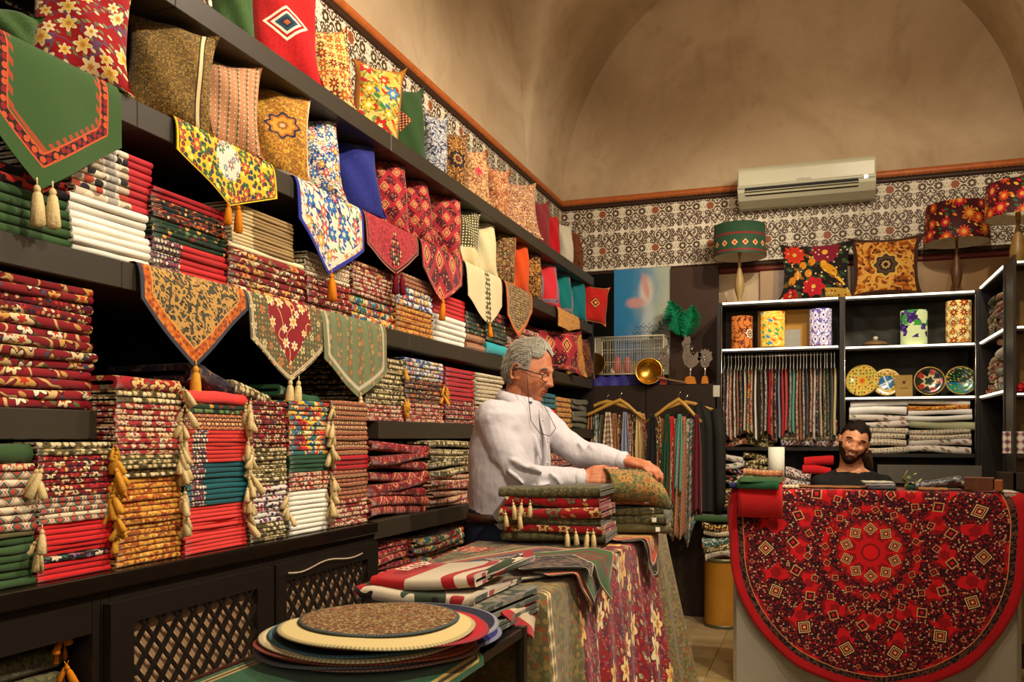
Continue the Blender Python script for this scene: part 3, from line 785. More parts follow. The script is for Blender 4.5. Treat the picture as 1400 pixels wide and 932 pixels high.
# ---------------------------------------------------------------- cushions
def T2(key):
    """cushion and runner prints: x, y centred; edge = distance from the outline in metres"""
    kk = 'c_' + key
    if kk in _M: return _M[kk]
    n = Nd('cushion_print_' + key); x, y = n.uv(False); e = n.new('UVMap'); e.uv_map = 'edge'; d = n.sep(E(n, e.outputs[0]))[0]
    c = n.mix(1.0, CP[key](n, x, y, d), (.84, .82, .80, 1), 'MULTIPLY'); _M[kk] = finish(n, c, x, y, var=0.0); return _M[kk]
def diamond(n, c, x, y, cx, cy, r, cols):
    d = (x - cx).abs() + (y - cy).abs()
    for k, col in enumerate(cols): c = n.mix(d < r * (1 - k / len(cols)), c, col)
    return c
def medal(n, c, x, y, R, cols, p=8, amp=.12):
    r = (x * x + y * y).sqrt(); a = n.atan2(y, x); q = r / ((a * p).cos() * amp + 1)
    for k, col in enumerate(cols):
        if col: c = n.mix(q < R * (1 - k / len(cols)), c, col)
    return c
CP = {}
CP['redvine'] = lambda n, x, y, d: L_flowers(n, L_leaves(n, L_vines(n, '#9c1418', x, y, 9, '#6e4a62', .018), x, y, 30, ['#8a8a5a', '#e8d8a0', '#6c7a4c'], .6), x, y, 12.5, ['#e8c45a', '#f0dca0'], '#c88a30', '#f2e4b4', 6, 1.0, .7, .85)
CP['browngold'] = lambda n, x, y, d: L_bands(n, L_specks(n, n.mix(n.noise(n.vec(x * .4, y * 2), 60, 3), '#5a4420', '#8a6c34'), x, y, 110, ['#a88844', '#3c3a22', '#7a5a2c'], .36, .3, .8), x, [(.105, .112, '#3a2a18'), (.112, .128, '#dcc694'), (.128, .134, '#3a2a18')])
CP['smallgeo'] = lambda n, x, y, d: L_diamonds(n, n.mix((x * 20).fr() < .22, '#c88a5c', '#3c5a38'), x, y, 40, 34, ['#e2b48a', '#b85a48', None, '#3c5a3c', '#efcf9c'])
CP['goldmed'] = lambda n, x, y, d: n.mix(d < .012, medal(n, L_vines(n, L_specks(n, '#c8922e', x, y, 55, ['#8a5c28', '#e2bc58', '#a04a34'], .3, .8), x, y, 26, '#9a6a2a', .05), x * .75, y - .01, .075, ['#2c2c48', '#b87028', '#d8a038', None, '#a8642c', '#d8c088'], 8), '#e8dcc0')
CP['iznik'] = lambda n, x, y, d: L_flowers(n, L_leaves(n, L_vines(n, '#e6dfc8', x, y, 15, '#28366e', .03), x, y, 34, ['#2a62b0', '#4a8a50', '#d86a4a'], .65), x, y, 15, ['#e6a030', '#2f70c0', '#d85a58'], '#f2e0a0', '#28366e', 6, 1.1)
CP['blue'] = lambda n, x, y, d: L_specks(n, '#242a7c', x, y, 200, ['#2c3490', '#1c2264'], .4, .8)
def _kil(seed):
    def f(n, x, y, d):
        c = L_specks(n, '#4c121c', x + seed, y, 85, ['#a02830', '#1e1018', '#d08c58', '#3c101a', '#7c1c28'], .40, .3)
        c = n.mix(((x.abs() * 1.2 + (y - .02).abs()) * 7 + seed).fr() < .34, c, '#a42630')
        c = L_diamonds(n, c, x + seed * .3, y + .05, 7.5, 6.5, [None, None, '#c03038', '#e0a868', '#40161e', '#d88858'], 16)
        return L_bands(n, c, d, [(0, .006, '#8a2030'), (.016, .022, '#d0504a')])
    return f
CP['kilim1'] = _kil(0); CP['kilim2'] = _kil(.37); CP['kilim3'] = _kil(.71)
CP['olivedots'] = lambda n, x, y, d: n.mix(y < -.145, L_specks(n, '#4c4626', x, y, 30, ['#efe6c0', '#dccf9c'], .26, .12), '#dccf9c')
CP['cream'] = lambda n, x, y, d: L_specks(n, '#ddd0a0', x, y, 150, ['#d2c48e', '#e6dab0'], .4)
CP['goldframe'] = lambda n, x, y, d: L_bands(n, L_flowers(n, L_specks(n, '#252624', x, y, 55, ['#c89a4a', '#6a6a4c', '#a85a34'], .36, .8), x, y, 20, ['#c8a054', '#8a5c34'], '#20202a'), d, [(0, .006, '#c86a28'), (.006, .03, '#c87a30'), (.03, .036, '#2a2018')])
CP['orange'] = lambda n, x, y, d: L_specks(n, '#d84c14', x, y, 200, ['#e05a1c', '#c84210'], .4)
CP['goldblack'] = lambda n, x, y, d: L_vines(n, L_specks(n, '#c0802c', x, y, 45, ['#4a2c1c', '#e0b460', '#3a2a22'], .4, .9), x, y, 16, '#3a241a', .05)
CP['pinkframe'] = lambda n, x, y, d: L_bands(n, n.pal(n.noise(n.vec(x, y), 2) * 0 + .1, ['#d8303a', '#d8303a']), d, [(0, .03, '#c82e44'), (.03, .075, '#8c7c90'), (.05, .054, '#3a2c4c')])
CP['tealframe'] = lambda n, x, y, d: L_bands(n, n.pal(n.noise(n.vec(x, y), 2) * 0 + .1, ['#0e7878', '#0e7878']), d, [(0, .02, '#1c7f80'), (.02, .065, '#7a6c84'), (.04, .045, '#c8b8a8')])
CP['teal'] = lambda n, x, y, d: L_specks(n, '#127880', x, y, 180, ['#1a868c', '#0e6a72'], .4)
CP['redmotif'] = lambda n, x, y, d: diamond(n, L_bands(n, L_specks(n, '#b8161a', x, y, 160, ['#c41c20', '#a41216'], .4), x, [(.10, .16, '#7c1a24')]), x, y, -.01, .0, .06, ['#ecd8a8', '#1e1a2c', '#ecd8a8', '#3c1a24'])
CP['hooked'] = lambda n, x, y, d: diamond(n, L_specks(n, L_specks(n, '#bc1416', x, y, 160, ['#c81a1a', '#a81012'], .4), x, y, 1, '#bc1416', .01), x * .8, (y + (x * 90).sin() * .0), -.01, .01, .105, ['#ece0c4', '#b41418', '#ece0c4', '#2a4a5c', '#20323e', '#b05a34'])
CP['tiles'] = lambda n, x, y, d: L_flowers(n, L_specks(n, '#d8b868', x, y, 34, ['#c86a28', '#5a7a3c', '#e8d090'], .26, .1), x, y, 13, ['#9a2a1c', '#c85a20', '#7a1c1c'], '#e8c060', '#4a2414', 8, 1.15, .12)
CP['picture'] = lambda n, x, y, d: L_bands(n, L_flowers(n, L_leaves(n, n.pal((n.noise(n.vec(x, y), 9) * 3).fr(), ['#c8b04c', '#d8c070', '#7a8a3c', '#c8a83c']), x, y, 12, ['#c41c1c', '#2c6a98', '#3a7a3c', '#d86a1c'], .6), x, y, 7, ['#d02018', '#e8b830', '#3c7cae'], '#e8e0a0', '#7a3c14'), d, [(0, .025, '#a8661c')])
CP['greenpatch'] = lambda n, x, y, d: n.mix(((x + .12).abs() + y.abs()) < .11, '#2f4a24', L_diamonds(n, '#5a1a1c', x, y, 36, 36, ['#c8783c', '#7a1c1c', None, '#e0b878']))
CP['green'] = lambda n, x, y, d: L_specks(n, '#3b5a2c', x, y, 170, ['#44642f', '#324e26'], .4)
CP['palebluefl'] = lambda n, x, y, d: L_vines(n, L_leaves(n, '#c8c8c0', x, y, 26, ['#4a5a8c', '#7a6a8a', '#3c7a9c'], .8), x, y, 14, '#3a3c5c', .05)
CP['blackmed'] = lambda n, x, y, d: medal(n, L_specks(n, '#6a4a28', x, y, 50, ['#d8a04a', '#2a2420', '#a8642c'], .4, .8), x, y, .11, ['#241c20', '#3a2a28', '#b88a48', '#2a2024', '#8a2c2c'], 10)
CP['pinkflower'] = lambda n, x, y, d: medal(n, L_vines(n, '#d8b078', x, y, 22, '#9a5a3c', .06), x * 1.0, y - .06, .055, ['#c83048', '#d84a5c', '#a82038'], 11, .2)
CP['peach'] = lambda n, x, y, d: L_vines(n, L_specks(n, '#c8925c', x, y, 40, ['#e8c89a', '#b0603c', '#d87a50'], .42, .9), x, y, 20, '#8a4c2c', .05)
CP['collage'] = lambda n, x, y, d: L_specks(n, n.pal((n.noise(n.vec(x, y), 13, 2) * 6).fr(), ['#c87a30', '#e0c088', '#7c4a34', '#d8a048', '#4c4a6c', '#b8583c', '#d8c8a8']), x, y, 40, ['#e8d8b8', '#8a2c3c'], .25, .9, .5)
CP['concentric'] = lambda n, x, y, d: n.mix(((x.abs().max(y.abs())) * 34).fr() < .45, '#a01c2c', '#4c3a30')
CP['redpanel'] = lambda n, x, y, d: L_bands(n, n.pal(n.noise(n.vec(x, y), 3) * 0 + .1, ['#c0161c', '#c0161c']), d, [(0, .03, '#8c6a3c'), (.03, .04, '#3c2418'), (.012, .018, '#d8c090')])
CP['white'] = lambda n, x, y, d: L_specks(n, '#d6ceb8', x, y, 170, ['#e0d8c4', '#ccc4ac'], .4)
CP['brownpaisley'] = lambda n, x, y, d: L_vines(n, '#8a4a24', x, y, 24, '#3a1e14', .07)
CP['redyel'] = lambda n, x, y, d: diamond(n, L_bands(n, L_specks(n, '#c42018', x, y, 170, ['#d02a1e', '#b01a14'], .4), d, [(.004, .012, '#e0a050'), (.02, .026, '#6c1414')]), x, y, -.03, 0, .085, ['#7a1818', '#e8b860', '#3c1414', '#d8402c', '#e8c878'])
CP['goldplain'] = lambda n, x, y, d: L_vines(n, '#d89a3c', x, y, 26, '#b8742a', .06)
def _blob(n, c, x, y, cx, cy, rx, ry, col, rot=0.0):
    X = (x - cx) * cos(rot) + (y - cy) * sin(rot); Y = (y - cy) * cos(rot) - (x - cx) * sin(rot); X = X / rx; Y = Y / ry
    return n.mix((X * X + Y * Y) < 1, c, col)
def _flower(n, c, x, y, cx, cy, R, col, core, p=9):
    lx = x - cx; ly = y - cy; r = (lx * lx + ly * ly).sqrt(); a = n.atan2(ly, lx); q = ((a * p).cos() * .12 + 1) * R
    c = n.mix(r < q, c, col); c = n.mix((r < q * .75) * (((a * p).cos() * .5 + .5 + r * 20).fr() < .3), c, core); return n.mix(r < R * .22, c, '#e8b040')
def _fruitbird(n, x, y, d):
    c = L_leaves(n, '#1a1a18', x, y, 17, ['#2c4a34', '#3c5c34', '#24402c', '#8a5a1c'], .8)
    c = _flower(n, c, x, y, .05, .11, .075, '#8c1c34', '#5c1024', 14); c = _flower(n, c, x, y, -.115, .10, .055, '#d83a1c', '#8c1c18', 11)
    c = _flower(n, c, x, y, -.01, -.10, .055, '#c8202c', '#7c1018', 7); c = _flower(n, c, x, y, -.13, -.14, .035, '#c8202c', '#8c1018', 7)
    for q in ((-.07, .03), (-.10, -.03), (-.04, -.02), (-.13, -.06), (-.02, .05)): c = _blob(n, c, x, y, q[0], q[1], .020, .024, '#d88a20')
    c = _blob(n, c, x, y, .075, .0, .055, .026, '#d8981c', -.6); c = _blob(n, c, x, y, .045, .038, .017, .017, '#e0a828'); c = _blob(n, c, x, y, .125, -.055, .05, .009, '#e8b838', -.75)
    return L_specks(n, n.mix((y < -.11) * (x > .05), c, '#c8a040'), x, y, 60, ['#7c2018', '#e8d090'], .3, .8, .25)
CP['fruitbird'] = _fruitbird
CP['orangemed'] = lambda n, x, y, d: L_bands(n, medal(n, L_vines(n, L_specks(n, '#9a5420', x, y, 45, ['#e09a38', '#5c2c18', '#d87a28'], .42, .9), x, y, 15, '#e8b050', .05), x, y, .075, ['#e8c058', '#4a3c34', '#5c4a3c', '#2a2420', '#c8a05c', '#201c1c'], 8, .1), d, [(0, .022, '#4c2c1c')])
# runner prints
CP['r_green'] = lambda n, x, y, d: L_bands(n, n.mix((d > .040) * (d < .062), n.mix((((x + y) * 34).fr() < .5) * (d > .062) * (d < .075), '#3a5a2c', '#a8482a'), L_specks(n, '#2c1a18', x, y, 60, ['#c8542c', '#8c1c20'], .42, .2)), d, [(.038, .042, '#c8582c'), (.060, .064, '#c8582c')])
CP['r_yellow'] = lambda n, x, y, d: L_bands(n, n.mix((x * x + (y - .13) * (y - .13)).sqrt() < .055, L_flowers(n, L_specks(n, '#d8b82c', x, y, 60, ['#3a5a34', '#8a3a2a', '#2c3c4c', '#e8d85c'], .42, .9), x, y, 18, ['#4a6a3c', '#c8503a'], '#e8d040', '#2a3020'), L_flowers(n, '#dcd8c4', x, y, 30, ['#4a7a50', '#a86a70', '#6a7a9c'], '#e8e0c0', '#5a7a5a')), d, [(0, .007, '#e8c41c'), (.007, .010, '#3a3420')])
CP['r_iznik'] = lambda n, x, y, d: L_bands(n, n.mix(d < .034, CP['iznik'](n, x, y, d), L_flowers(n, '#dcd6c0', x, y, 26, ['#2f70c0', '#e6a030'], '#c84030', '#28407e')), d, [(0, .016, '#28309a'), (.034, .037, '#e8dcc0')])
CP['r_kilim'] = lambda n, x, y, d: L_bands(n, n.mix((x.abs() * 1.25 + (y - .085).abs() * .62) < .062, L_specks(n, '#a82a32', x, y, 75, ['#c04048', '#8c1c28', '#b8343c'], .36, .6), L_specks(n, '#2c141e', x, y, 62, ['#d8a070', '#c03038', '#a83040', '#6c5c3c'], .40, .4)), d, [(0, .006, '#7a2028'), (.006, .009, '#d08a5c'), (.009, .018, '#401820'), (.018, .021, '#c86048')])
CP['r_kilim2'] = lambda n, x, y, d: L_bands(n, CP['kilim3'](n, x, y, d), d, [(0, .004, '#5a1a20'), (.012, .014, '#d08a5c')])
CP['r_cream'] = lambda n, x, y, d: n.mix(x.abs() < .030, n.pal(n.noise(n.vec(x, y), 2) * 0 + .1, ['#ddd0a2', '#ddd0a2']), L_specks(n, '#5a5030', x, y, 42, ['#efe6c0', '#dccf9c'], .30, .3))
CP['r_orange'] = lambda n, x, y, d: L_bands(n, n.mix(d > .042, L_specks(n, n.mix((((x + y * .6) * 22).fr() < .06), '#c8641c', '#e0a050'), x, y, 75, ['#a8481c', '#d8842c', '#8c4420'], .4, .8), L_leaves(n, L_vines(n, '#4c4a38', x, y, 44, '#c89a50', .08), x, y, 62, ['#c89a54', '#201e1c', '#8a6a3c'], .7)), d, [(0, .014, '#3c3e48'), (.040, .044, '#e0a050')])
CP['r_orange2'] = lambda n, x, y, d: L_bands(n, L_specks(n, '#4a4030', x, y, 70, ['#c8a060', '#8a6a3c'], .4), d, [(0, .022, '#c85c1c'), (.022, .026, '#e0a858')])
CP['r_redfloral'] = lambda n, x, y, d: L_bands(n, n.mix(((y - x.abs() * 1.05 + (x * 40).cos() * .006) > .062) * (x.abs() < .112), p_olive(n, x, y), L_flowers(n, L_vines(n, '#8e1a24', x, y, 12, '#d8b070', .02), x, y, 19, ['#ecd9a0', '#f0e4bc'], '#d89a30', '#6c1420')), d, [(0, .004, '#6a6a5c'), (.010, .020, '#d8c8a0'), (.014, .016, '#8a4a34')])
CP['r_olive'] = lambda n, x, y, d: L_bands(n, n.mix(((x * 14).fr() < .5), '#75805a', L_flowers(n, '#6c7450', x, y, 38, ['#c87840', '#d0a060'], '#6e7a4c', '#8a5a38')), d, [(0, .003, '#8a7a50'), (.024, .027, '#d8cdb0'), (.029, .034, '#e0d6bc'), (.036, .038, '#d8cdb0')])
CP['r_gold'] = lambda n, x, y, d: L_vines(n, '#d89c40', x, y, 26, '#b8742a', .06)

def set_edge(me, dist):
    l = me.uv_layers.new(name='edge'); i = 0
    for lp in me.loops: l.data[lp.index].uv = (dist[lp.vertex_index], 0)
def pillow_mesh(w, h, th=.10, N=16, k=.115, U=.36, seed=0):
    m = MB(); dist = []; sc = U / w; rr = random.Random(seed); cs = [(rr.uniform(-.02, .07), rr.uniform(-.04, .07)) for _ in range(4)]; ph = rr.random() * 6; slump = rr.uniform(.0, .02)
    for side in (-1, 1):
        pts = []; uvs = []
        for j in range(N + 1):
            v = -cos(pi * j / N); row = []; uvr = []
            for i in range(N + 1):
                u = -cos(pi * i / N)
                x = w / 2 * u * (1 - k * (1 - abs(v) ** 3)); z = h / 2 * v * (1 - k * (1 - abs(u) ** 3))
                q = (0 if u < 0 else 1) + (0 if v < 0 else 2); cw = (abs(u) * abs(v)) ** 4
                x += w * cs[q][0] * cw * (1 if u > 0 else -1); z += h * cs[q][1] * cw * (1 if v > 0 else .0)
                if v > 0: z -= h * slump * (1 - u * u) * v
                f = (max(0, (1 - u * u)) * max(0, (1 - v * v))) ** .48
                y = side * th / 2 * f + .007 * sin(5 * u + 4 * v + ph) * (1 - u * u * v * v) + .010 * cw * sin(ph + q * 2)
                y += side * -.010 * exp(-((abs(u) - .86) ** 2 + (abs(v) - .86) ** 2) * 26)
                row.append((x, y, z + h / 2)); uvr.append((w * u / 2 * sc, h * v / 2 * sc)); dist.append(min((1 - abs(u)) * w / 2, (1 - abs(v)) * h / 2) * sc)
            pts.append(row); uvs.append(uvr)
        m.grid(pts, uvs, True, flip=side > 0)
    me = m.mesh('cushion'); set_edge(me, dist); return me
def cushion(px0, px1, pyt, zsh, key, label, X=1.635, yaw=.72, lean=.12, th=.085, group=None, roll=None, hh=None, U=.36):
    if roll is None: roll = random.Random(int(px0 * 3 + 1)).uniform(-.09, .11)
    rz = pi / 2 - yaw; pm = (px0 + px1) / 2; c = on_left(pm, 500, X); c = Vector((c.x, c.y)); dr = Vector((cos(rz), sin(rz)))
    def hit(px):
        r = ray(px, 500); # (c + s*dr) parallel to r
        return (-c.x * r[1] + c.y * r[0]) / (dr.x * r[1] - dr.y * r[0])
    s0, s1 = hit(px0), hit(px1); w = abs(s1 - s0); mid = c + dr * ((s0 + s1) / 2)
    zt = on_left(pm, pyt, X).z; h = max(.08, (zt - zsh)) / cos(lean) * 1.07
    if hh: h = hh
    o = link('cushion', pillow_mesh(w * 1.03, h, th * 1.25, U=U, seed=int(px0)), T2(key), None, (mid.x, mid.y, zsh + .002), (-lean, roll, rz))
    tag(o, label, 'cushion', group); return o
GB = 'cushions on the second shelf'; GA = 'cushions along the top shelf'
for a in [
    (35, 172, -40, 'redvine', 'large red cushion with cream flowers and trailing vines'), (163, 284, 30, 'browngold', 'brown and gold cushion with a speckled cream band'),
    (254, 352, 84, 'smallgeo', 'cushion with fine pink and green geometric rows'), (333, 418, 122, 'goldmed', 'golden cushion with dark medallion and cream edge'),
    (403, 468, 163, 'iznik', 'white cushion with blue and orange scrolling flowers'), (459, 521, 195, 'blue', 'plain blue cushion beside the white floral one'),
    (505, 558, 218, 'kilim1', 'tallest red kilim cushion, next to the blue one'), (546, 592, 246, 'kilim2', 'middle one of the three red kilim cushions'),
    (580, 627, 262, 'kilim3', 'rightmost red kilim cushion with diamonds, beside olive one'), (613, 650, 287, 'olivedots', 'olive cushion with rows of white dots'),
    (645, 677, 302, 'cream', 'plain cream cushion beside the dotted olive one'), (669, 700, 316, 'goldframe', 'black patterned cushion with a golden orange frame'),
    (695, 720, 328, 'orange', 'plain bright orange cushion on the second shelf'), (714, 738, 347, 'goldblack', 'small gold and brown cushion right of the orange one'),
    (733, 762, 358, 'pinkframe', 'pink cushion with grey patterned frame and red centre'), (757, 781, 371, 'tealframe', 'teal cushion with a patterned grey frame'),
    (775, 799, 380, 'teal', 'plain teal cushion beside the framed teal one')]:
    cushion(a[0], a[1] + 4, a[2], ZB, a[3], a[4], group=GB)
cushion(793, 829, 392, ZB, 'redyel', 'red cushion with yellow diamond, last on second shelf', X=1.56, yaw=.9, group=GB, roll=.12)
cushion(-60, 50, 20, ZB, 'green', 'plain green cushion at the top left corner', group=GB, th=.07)
for a in [
    (292, 352, -62, 'green', 'plain green cushion cut off by the top edge'), (345, 438, -22, 'hooked', 'red cushion with hooked cream and blue diamond motif'),
    (422, 488, 42, 'tiles', 'yellow cushion with rows of brown rosettes'), (478, 546, 88, 'picture', 'cushion with red, blue and yellow painted garden scene'),
    (538, 584, 122, 'greenpatch', 'dark green cushion with a small red patterned corner'), (578, 610, 158, 'palebluefl', 'pale blue and white floral cushion, top shelf'),
    (602, 641, 182, 'blackmed', 'black and gold medallion cushion, top shelf'), (635, 672, 206, 'pinkflower', 'cream cushion with one pink carnation'),
    (662, 694, 230, 'peach', 'peach cushion with small scrolling print'), (684, 738, 250, 'collage', 'brown and cream patchwork-print cushion, top shelf'),
    (724, 752, 276, 'concentric', 'cushion with red concentric squares'), (745, 766, 294, 'redpanel', 'cushion with plain red panel and patterned border'),
    (764, 784, 308, 'white', 'plain white cushion on the top shelf'), (781, 798, 318, 'brownpaisley', 'slim brown paisley cushion at top shelf\'s end')]:
    cushion(a[0], a[1], a[2], ZA, a[3], a[4], X=1.68, group=GA, lean=.12)
GC = 'cushions on the third shelf beyond the man'
cushion(722, 794, 452, ZC, 'kilim1', 'dark red kilim cushion right of the grey-haired head', X=1.62, yaw=.5, group=GC)
cushion(776, 800, 452, ZC, 'goldplain', 'slim golden cushion leaning on third shelf', X=1.60, yaw=.2, group=GC, th=.06)
cushion(792, 814, 464, ZC, 'brownpaisley', 'slim rust cushion at the third shelf\'s end', X=1.60, yaw=.2, group=GC, th=.06)

# ---------------------------------------------------------------- runners hanging over the shelf edges
def runner(px0, px1, ps0, ps1, tip, zsh, key, label, X=XS - .012, tmat=None, nt=1, ts=1.5):
    y0, y1 = yl(px0, X), yl(px1, X); tp = on_left(tip[0], tip[1], X); yt, zt = tp.y, tp.z
    zs0 = on_left(px0, ps0, X).z; zs1 = on_left(px1, ps1, X).z; NU, NV = 26, 22
    poly = [(y0, zsh + .2), (y0, zs0), (yt, zt), (y1, zs1), (y1, zsh + .2)]
    def edge_d(y, z):
        best = 9
        for (ax, az), (bx, bz) in zip(poly[:-1], poly[1:]):
            dx, dz = bx - ax, bz - az; L2 = dx * dx + dz * dz; t = max(0, min(1, ((y - ax) * dx + (z - az) * dz) / L2))
            best = min(best, sqrt((y - ax - t * dx) ** 2 + (z - az - t * dz) ** 2))
        return best
    rr = random.Random(int(px0)); ph = rr.random() * 6
    def P(u, v, off):
        y = y0 + (y1 - y0) * u
        zb = zs0 + (zt - zs0) * ((y - y0) / (yt - y0)) if y < yt else zt + (zs1 - zt) * ((y - yt) / (y1 - yt))
        if v < 0:   # lies on the shelf
            return (-X - .012 + v * .10, y, zsh + .0045 + off), (y - yt, zsh - zt - v * .1), .05
        z = zsh + .004 + (zb - zsh) * v; drop = (zsh - z)
        x = -X + .004 + .006 * sin(u * 9 + ph) * min(1, drop * 8) + .012 * drop * 2 - .010 * exp(-drop * 60) + off
        return (x, y, z), (y - yt, z - zt), edge_d(y, z)
    m = MB(); dist = []; vs = [-1, -.3, -.02] + [i / NV for i in range(NV + 1)]
    us = sorted(set([i / NU for i in range(NU + 1)] + [(yt - y0) / (y1 - y0)]))
    for off, fl in ((.0025, False), (0, True)):
        pts = []; uvs = []
        for v in vs:
            row = []; ur = []
            for u in us:
                p, q, d = P(u, v, off); row.append(p); ur.append(q); dist.append(d)
            pts.append(row); uvs.append(ur)
        m.grid(pts, uvs, True, flip=not fl)
    me = m.mesh('runner'); set_edge(me, dist)
    o = link('table_runner', me, T2(key)); tag(o, label, 'table runner', 'runners hanging over the shelf edges')
    for k in range(nt):
        if tmat: add_tassel(o, (-X + .018 + k * .01, yt + (k - (nt - 1) / 2) * .03, zt + .006), tmat, ts, rr, .15)
    return o
runner(-30, 163, 150, 205, (50, 262), ZB, 'r_green', 'large green pointed runner with red border, top left', tmat=CT, nt=2)
runner(240, 374, 206, 274, (310, 284), ZB, 'r_yellow', 'yellow floral pointed runner with yellow edge', tmat=OT, nt=2, ts=1.2)
runner(404, 495, 300, 345, (447, 378), ZB, 'r_iznik', 'white floral pointed runner with broad blue border', tmat=OT, ts=1.6)
runner(497, 571, 335, 350, (538, 377), ZB, 'r_kilim', 'dark red kilim pointed runner under the red cushions', tmat=MT, ts=1.3, nt=2)
runner(574, 631, 366, 392, (601, 413), ZB, 'r_kilim2', 'bright red kilim pointed runner left of cream one', tmat=OT, ts=1.4)
runner(636, 685, 405, 420, (665, 445), ZB, 'r_cream', 'cream pointed runner with dotted olive middle stripe', tmat=OT, ts=1.3)
runner(690, 727, 432, 428, (707, 461), ZB, 'r_orange2', 'orange pointed runner above the grey-haired head')
runner(762, 791, 446, 450, (776, 453), ZB, 'r_gold', 'short golden cloth hanging from the second shelf')
runner(189, 338, 410, 425, (260, 505), ZC, 'r_orange', 'orange bordered pointed runner with dark centre', tmat=GT, ts=1.7)
runner(337, 444, 465, 476, (394, 524), ZC, 'r_redfloral', 'olive and red floral pointed runner, middle of three', tmat=CT, ts=1.5, nt=2)
runner(438, 527, 492, 512, (487, 545), ZC, 'r_olive', 'pale olive pointed runner, rightmost of three', tmat=CT, ts=1.4)
# ---------------------------------------------------------------- tables in the middle
ZTAB, XTAB = .92, -.628
def build_tables():
    r = empty('display_table', (-.83, 2.85, 0), 0, 'long wooden table under the olive and red floral cloth', 'table')
    WOOD = plain('dark_table_wood', '#3a2416', .5, .3, 0, .2, 12)
    m = MB(); m.box((0, 0, .895), (.39, 1.70, .03)); m.obj('tabletop', WOOD, r)
    for sx in (-1, 1):
        for sy in (-1, 1):
            m = MB(); m.bar((sx * .17, sy * .8, 0), (sx * .17, sy * .8, .88), .04); m.obj('leg', WOOD, r)
    # glass display case
    r = empty('display_case', (-.82, 1.33, 0), 0, 'glass display case with dark frame under the round mats', 'display case')
    FR = plain('dark_bronze_frame', '#2c2a22', .35, .5, .6, .1, 20)
    g = Nd('case_glass'); g.b.inputs['Transmission Weight'].default_value = 1.0; g.b.inputs['IOR'].default_value = 1.05
    GL = g.done('#dfe4d8', .0, .4)
    W, D, H = .40, .98, .885
    for sx in (-1, 1):
        for sy in (-1, 1):
            m = MB(); m.bar((sx * W / 2, sy * D / 2, 0), (sx * W / 2, sy * D / 2, H), .022); m.obj('post', FR, r)
    m = MB()
    for z in (H - .011, .45, .06):
        for sx in (-1, 1): m.bar((sx * W / 2, -D / 2, z), (sx * W / 2, D / 2, z), .018)
        for sy in (-1, 1): m.bar((-W / 2, sy * D / 2, z), (W / 2, sy * D / 2, z), .018)
    m.obj('frame', FR, r)
    for c, d in (((0, 0, H - .004), (W, D, .006)), ((0, 0, .45), (W - .02, D - .02, .006)), ((W / 2, 0, .47), (.005, D - .03, .80)), ((0, D / 2, .47), (W - .03, .005, .80)), ((-W / 2, 0, .47), (.005, D - .03, .80))):
        m = MB(); m.box(c, d); m.obj('glass_pane', GL, r)
    m = MB(); m.box((0, 0, .06), (W - .02, D - .02, .02)); m.obj('bottom_panel', BLACKWOOD, r)
build_tables()

def drape(name, c, w, d, rot, z0, mat, label, cat, group=None, xe=None, ye=None, n=26, th=.003, lift=None, parent=None, bulge=0.0):
    """a flat cloth on a table; what passes the table edge hangs down"""
    ca, sa = cos(rot), sin(rot); m = MB(); dist = []
    for off, fl in ((th, False), (0, True)):
        pts = []; uvs = []
        for j in range(n + 1):
            row = []; ur = []
            for i in range(n + 1):
                u = (i / n - .5) * w; v = (j / n - .5) * d
                x = c[0] + u * ca - v * sa; y = c[1] + u * sa + v * ca; z = z0 + off
                if lift: z += lift(i / n, j / n)
                if xe is not None and x > xe:
                    e = x - xe; rb = .012
                    if e < rb * 1.57: a = e / rb; x = xe + rb * sin(a); z -= rb * (1 - cos(a))
                    else: z -= rb + (e - rb * 1.57); x = xe + rb + (e - rb * 1.57) * (.10 + .10 * sin(y * 38 + c[1] * 9)) * (1 if bulge == 0 else bulge)
                    x += off
                if ye is not None and y < ye:
                    e = ye - y; z -= e; y = ye - e * .08 - off
                row.append((x, y, z)); ur.append((u, v)); dist.append(min((.5 - abs(i / n - .5)) * w, (.5 - abs(j / n - .5)) * d))
            pts.append(row); uvs.append(ur)
        m.grid(pts, uvs, True, flip=fl)
    me = m.mesh(name); set_edge(me, dist); o = link(name, me, mat, parent); 
    if label: tag(o, label, cat, group)
    return o

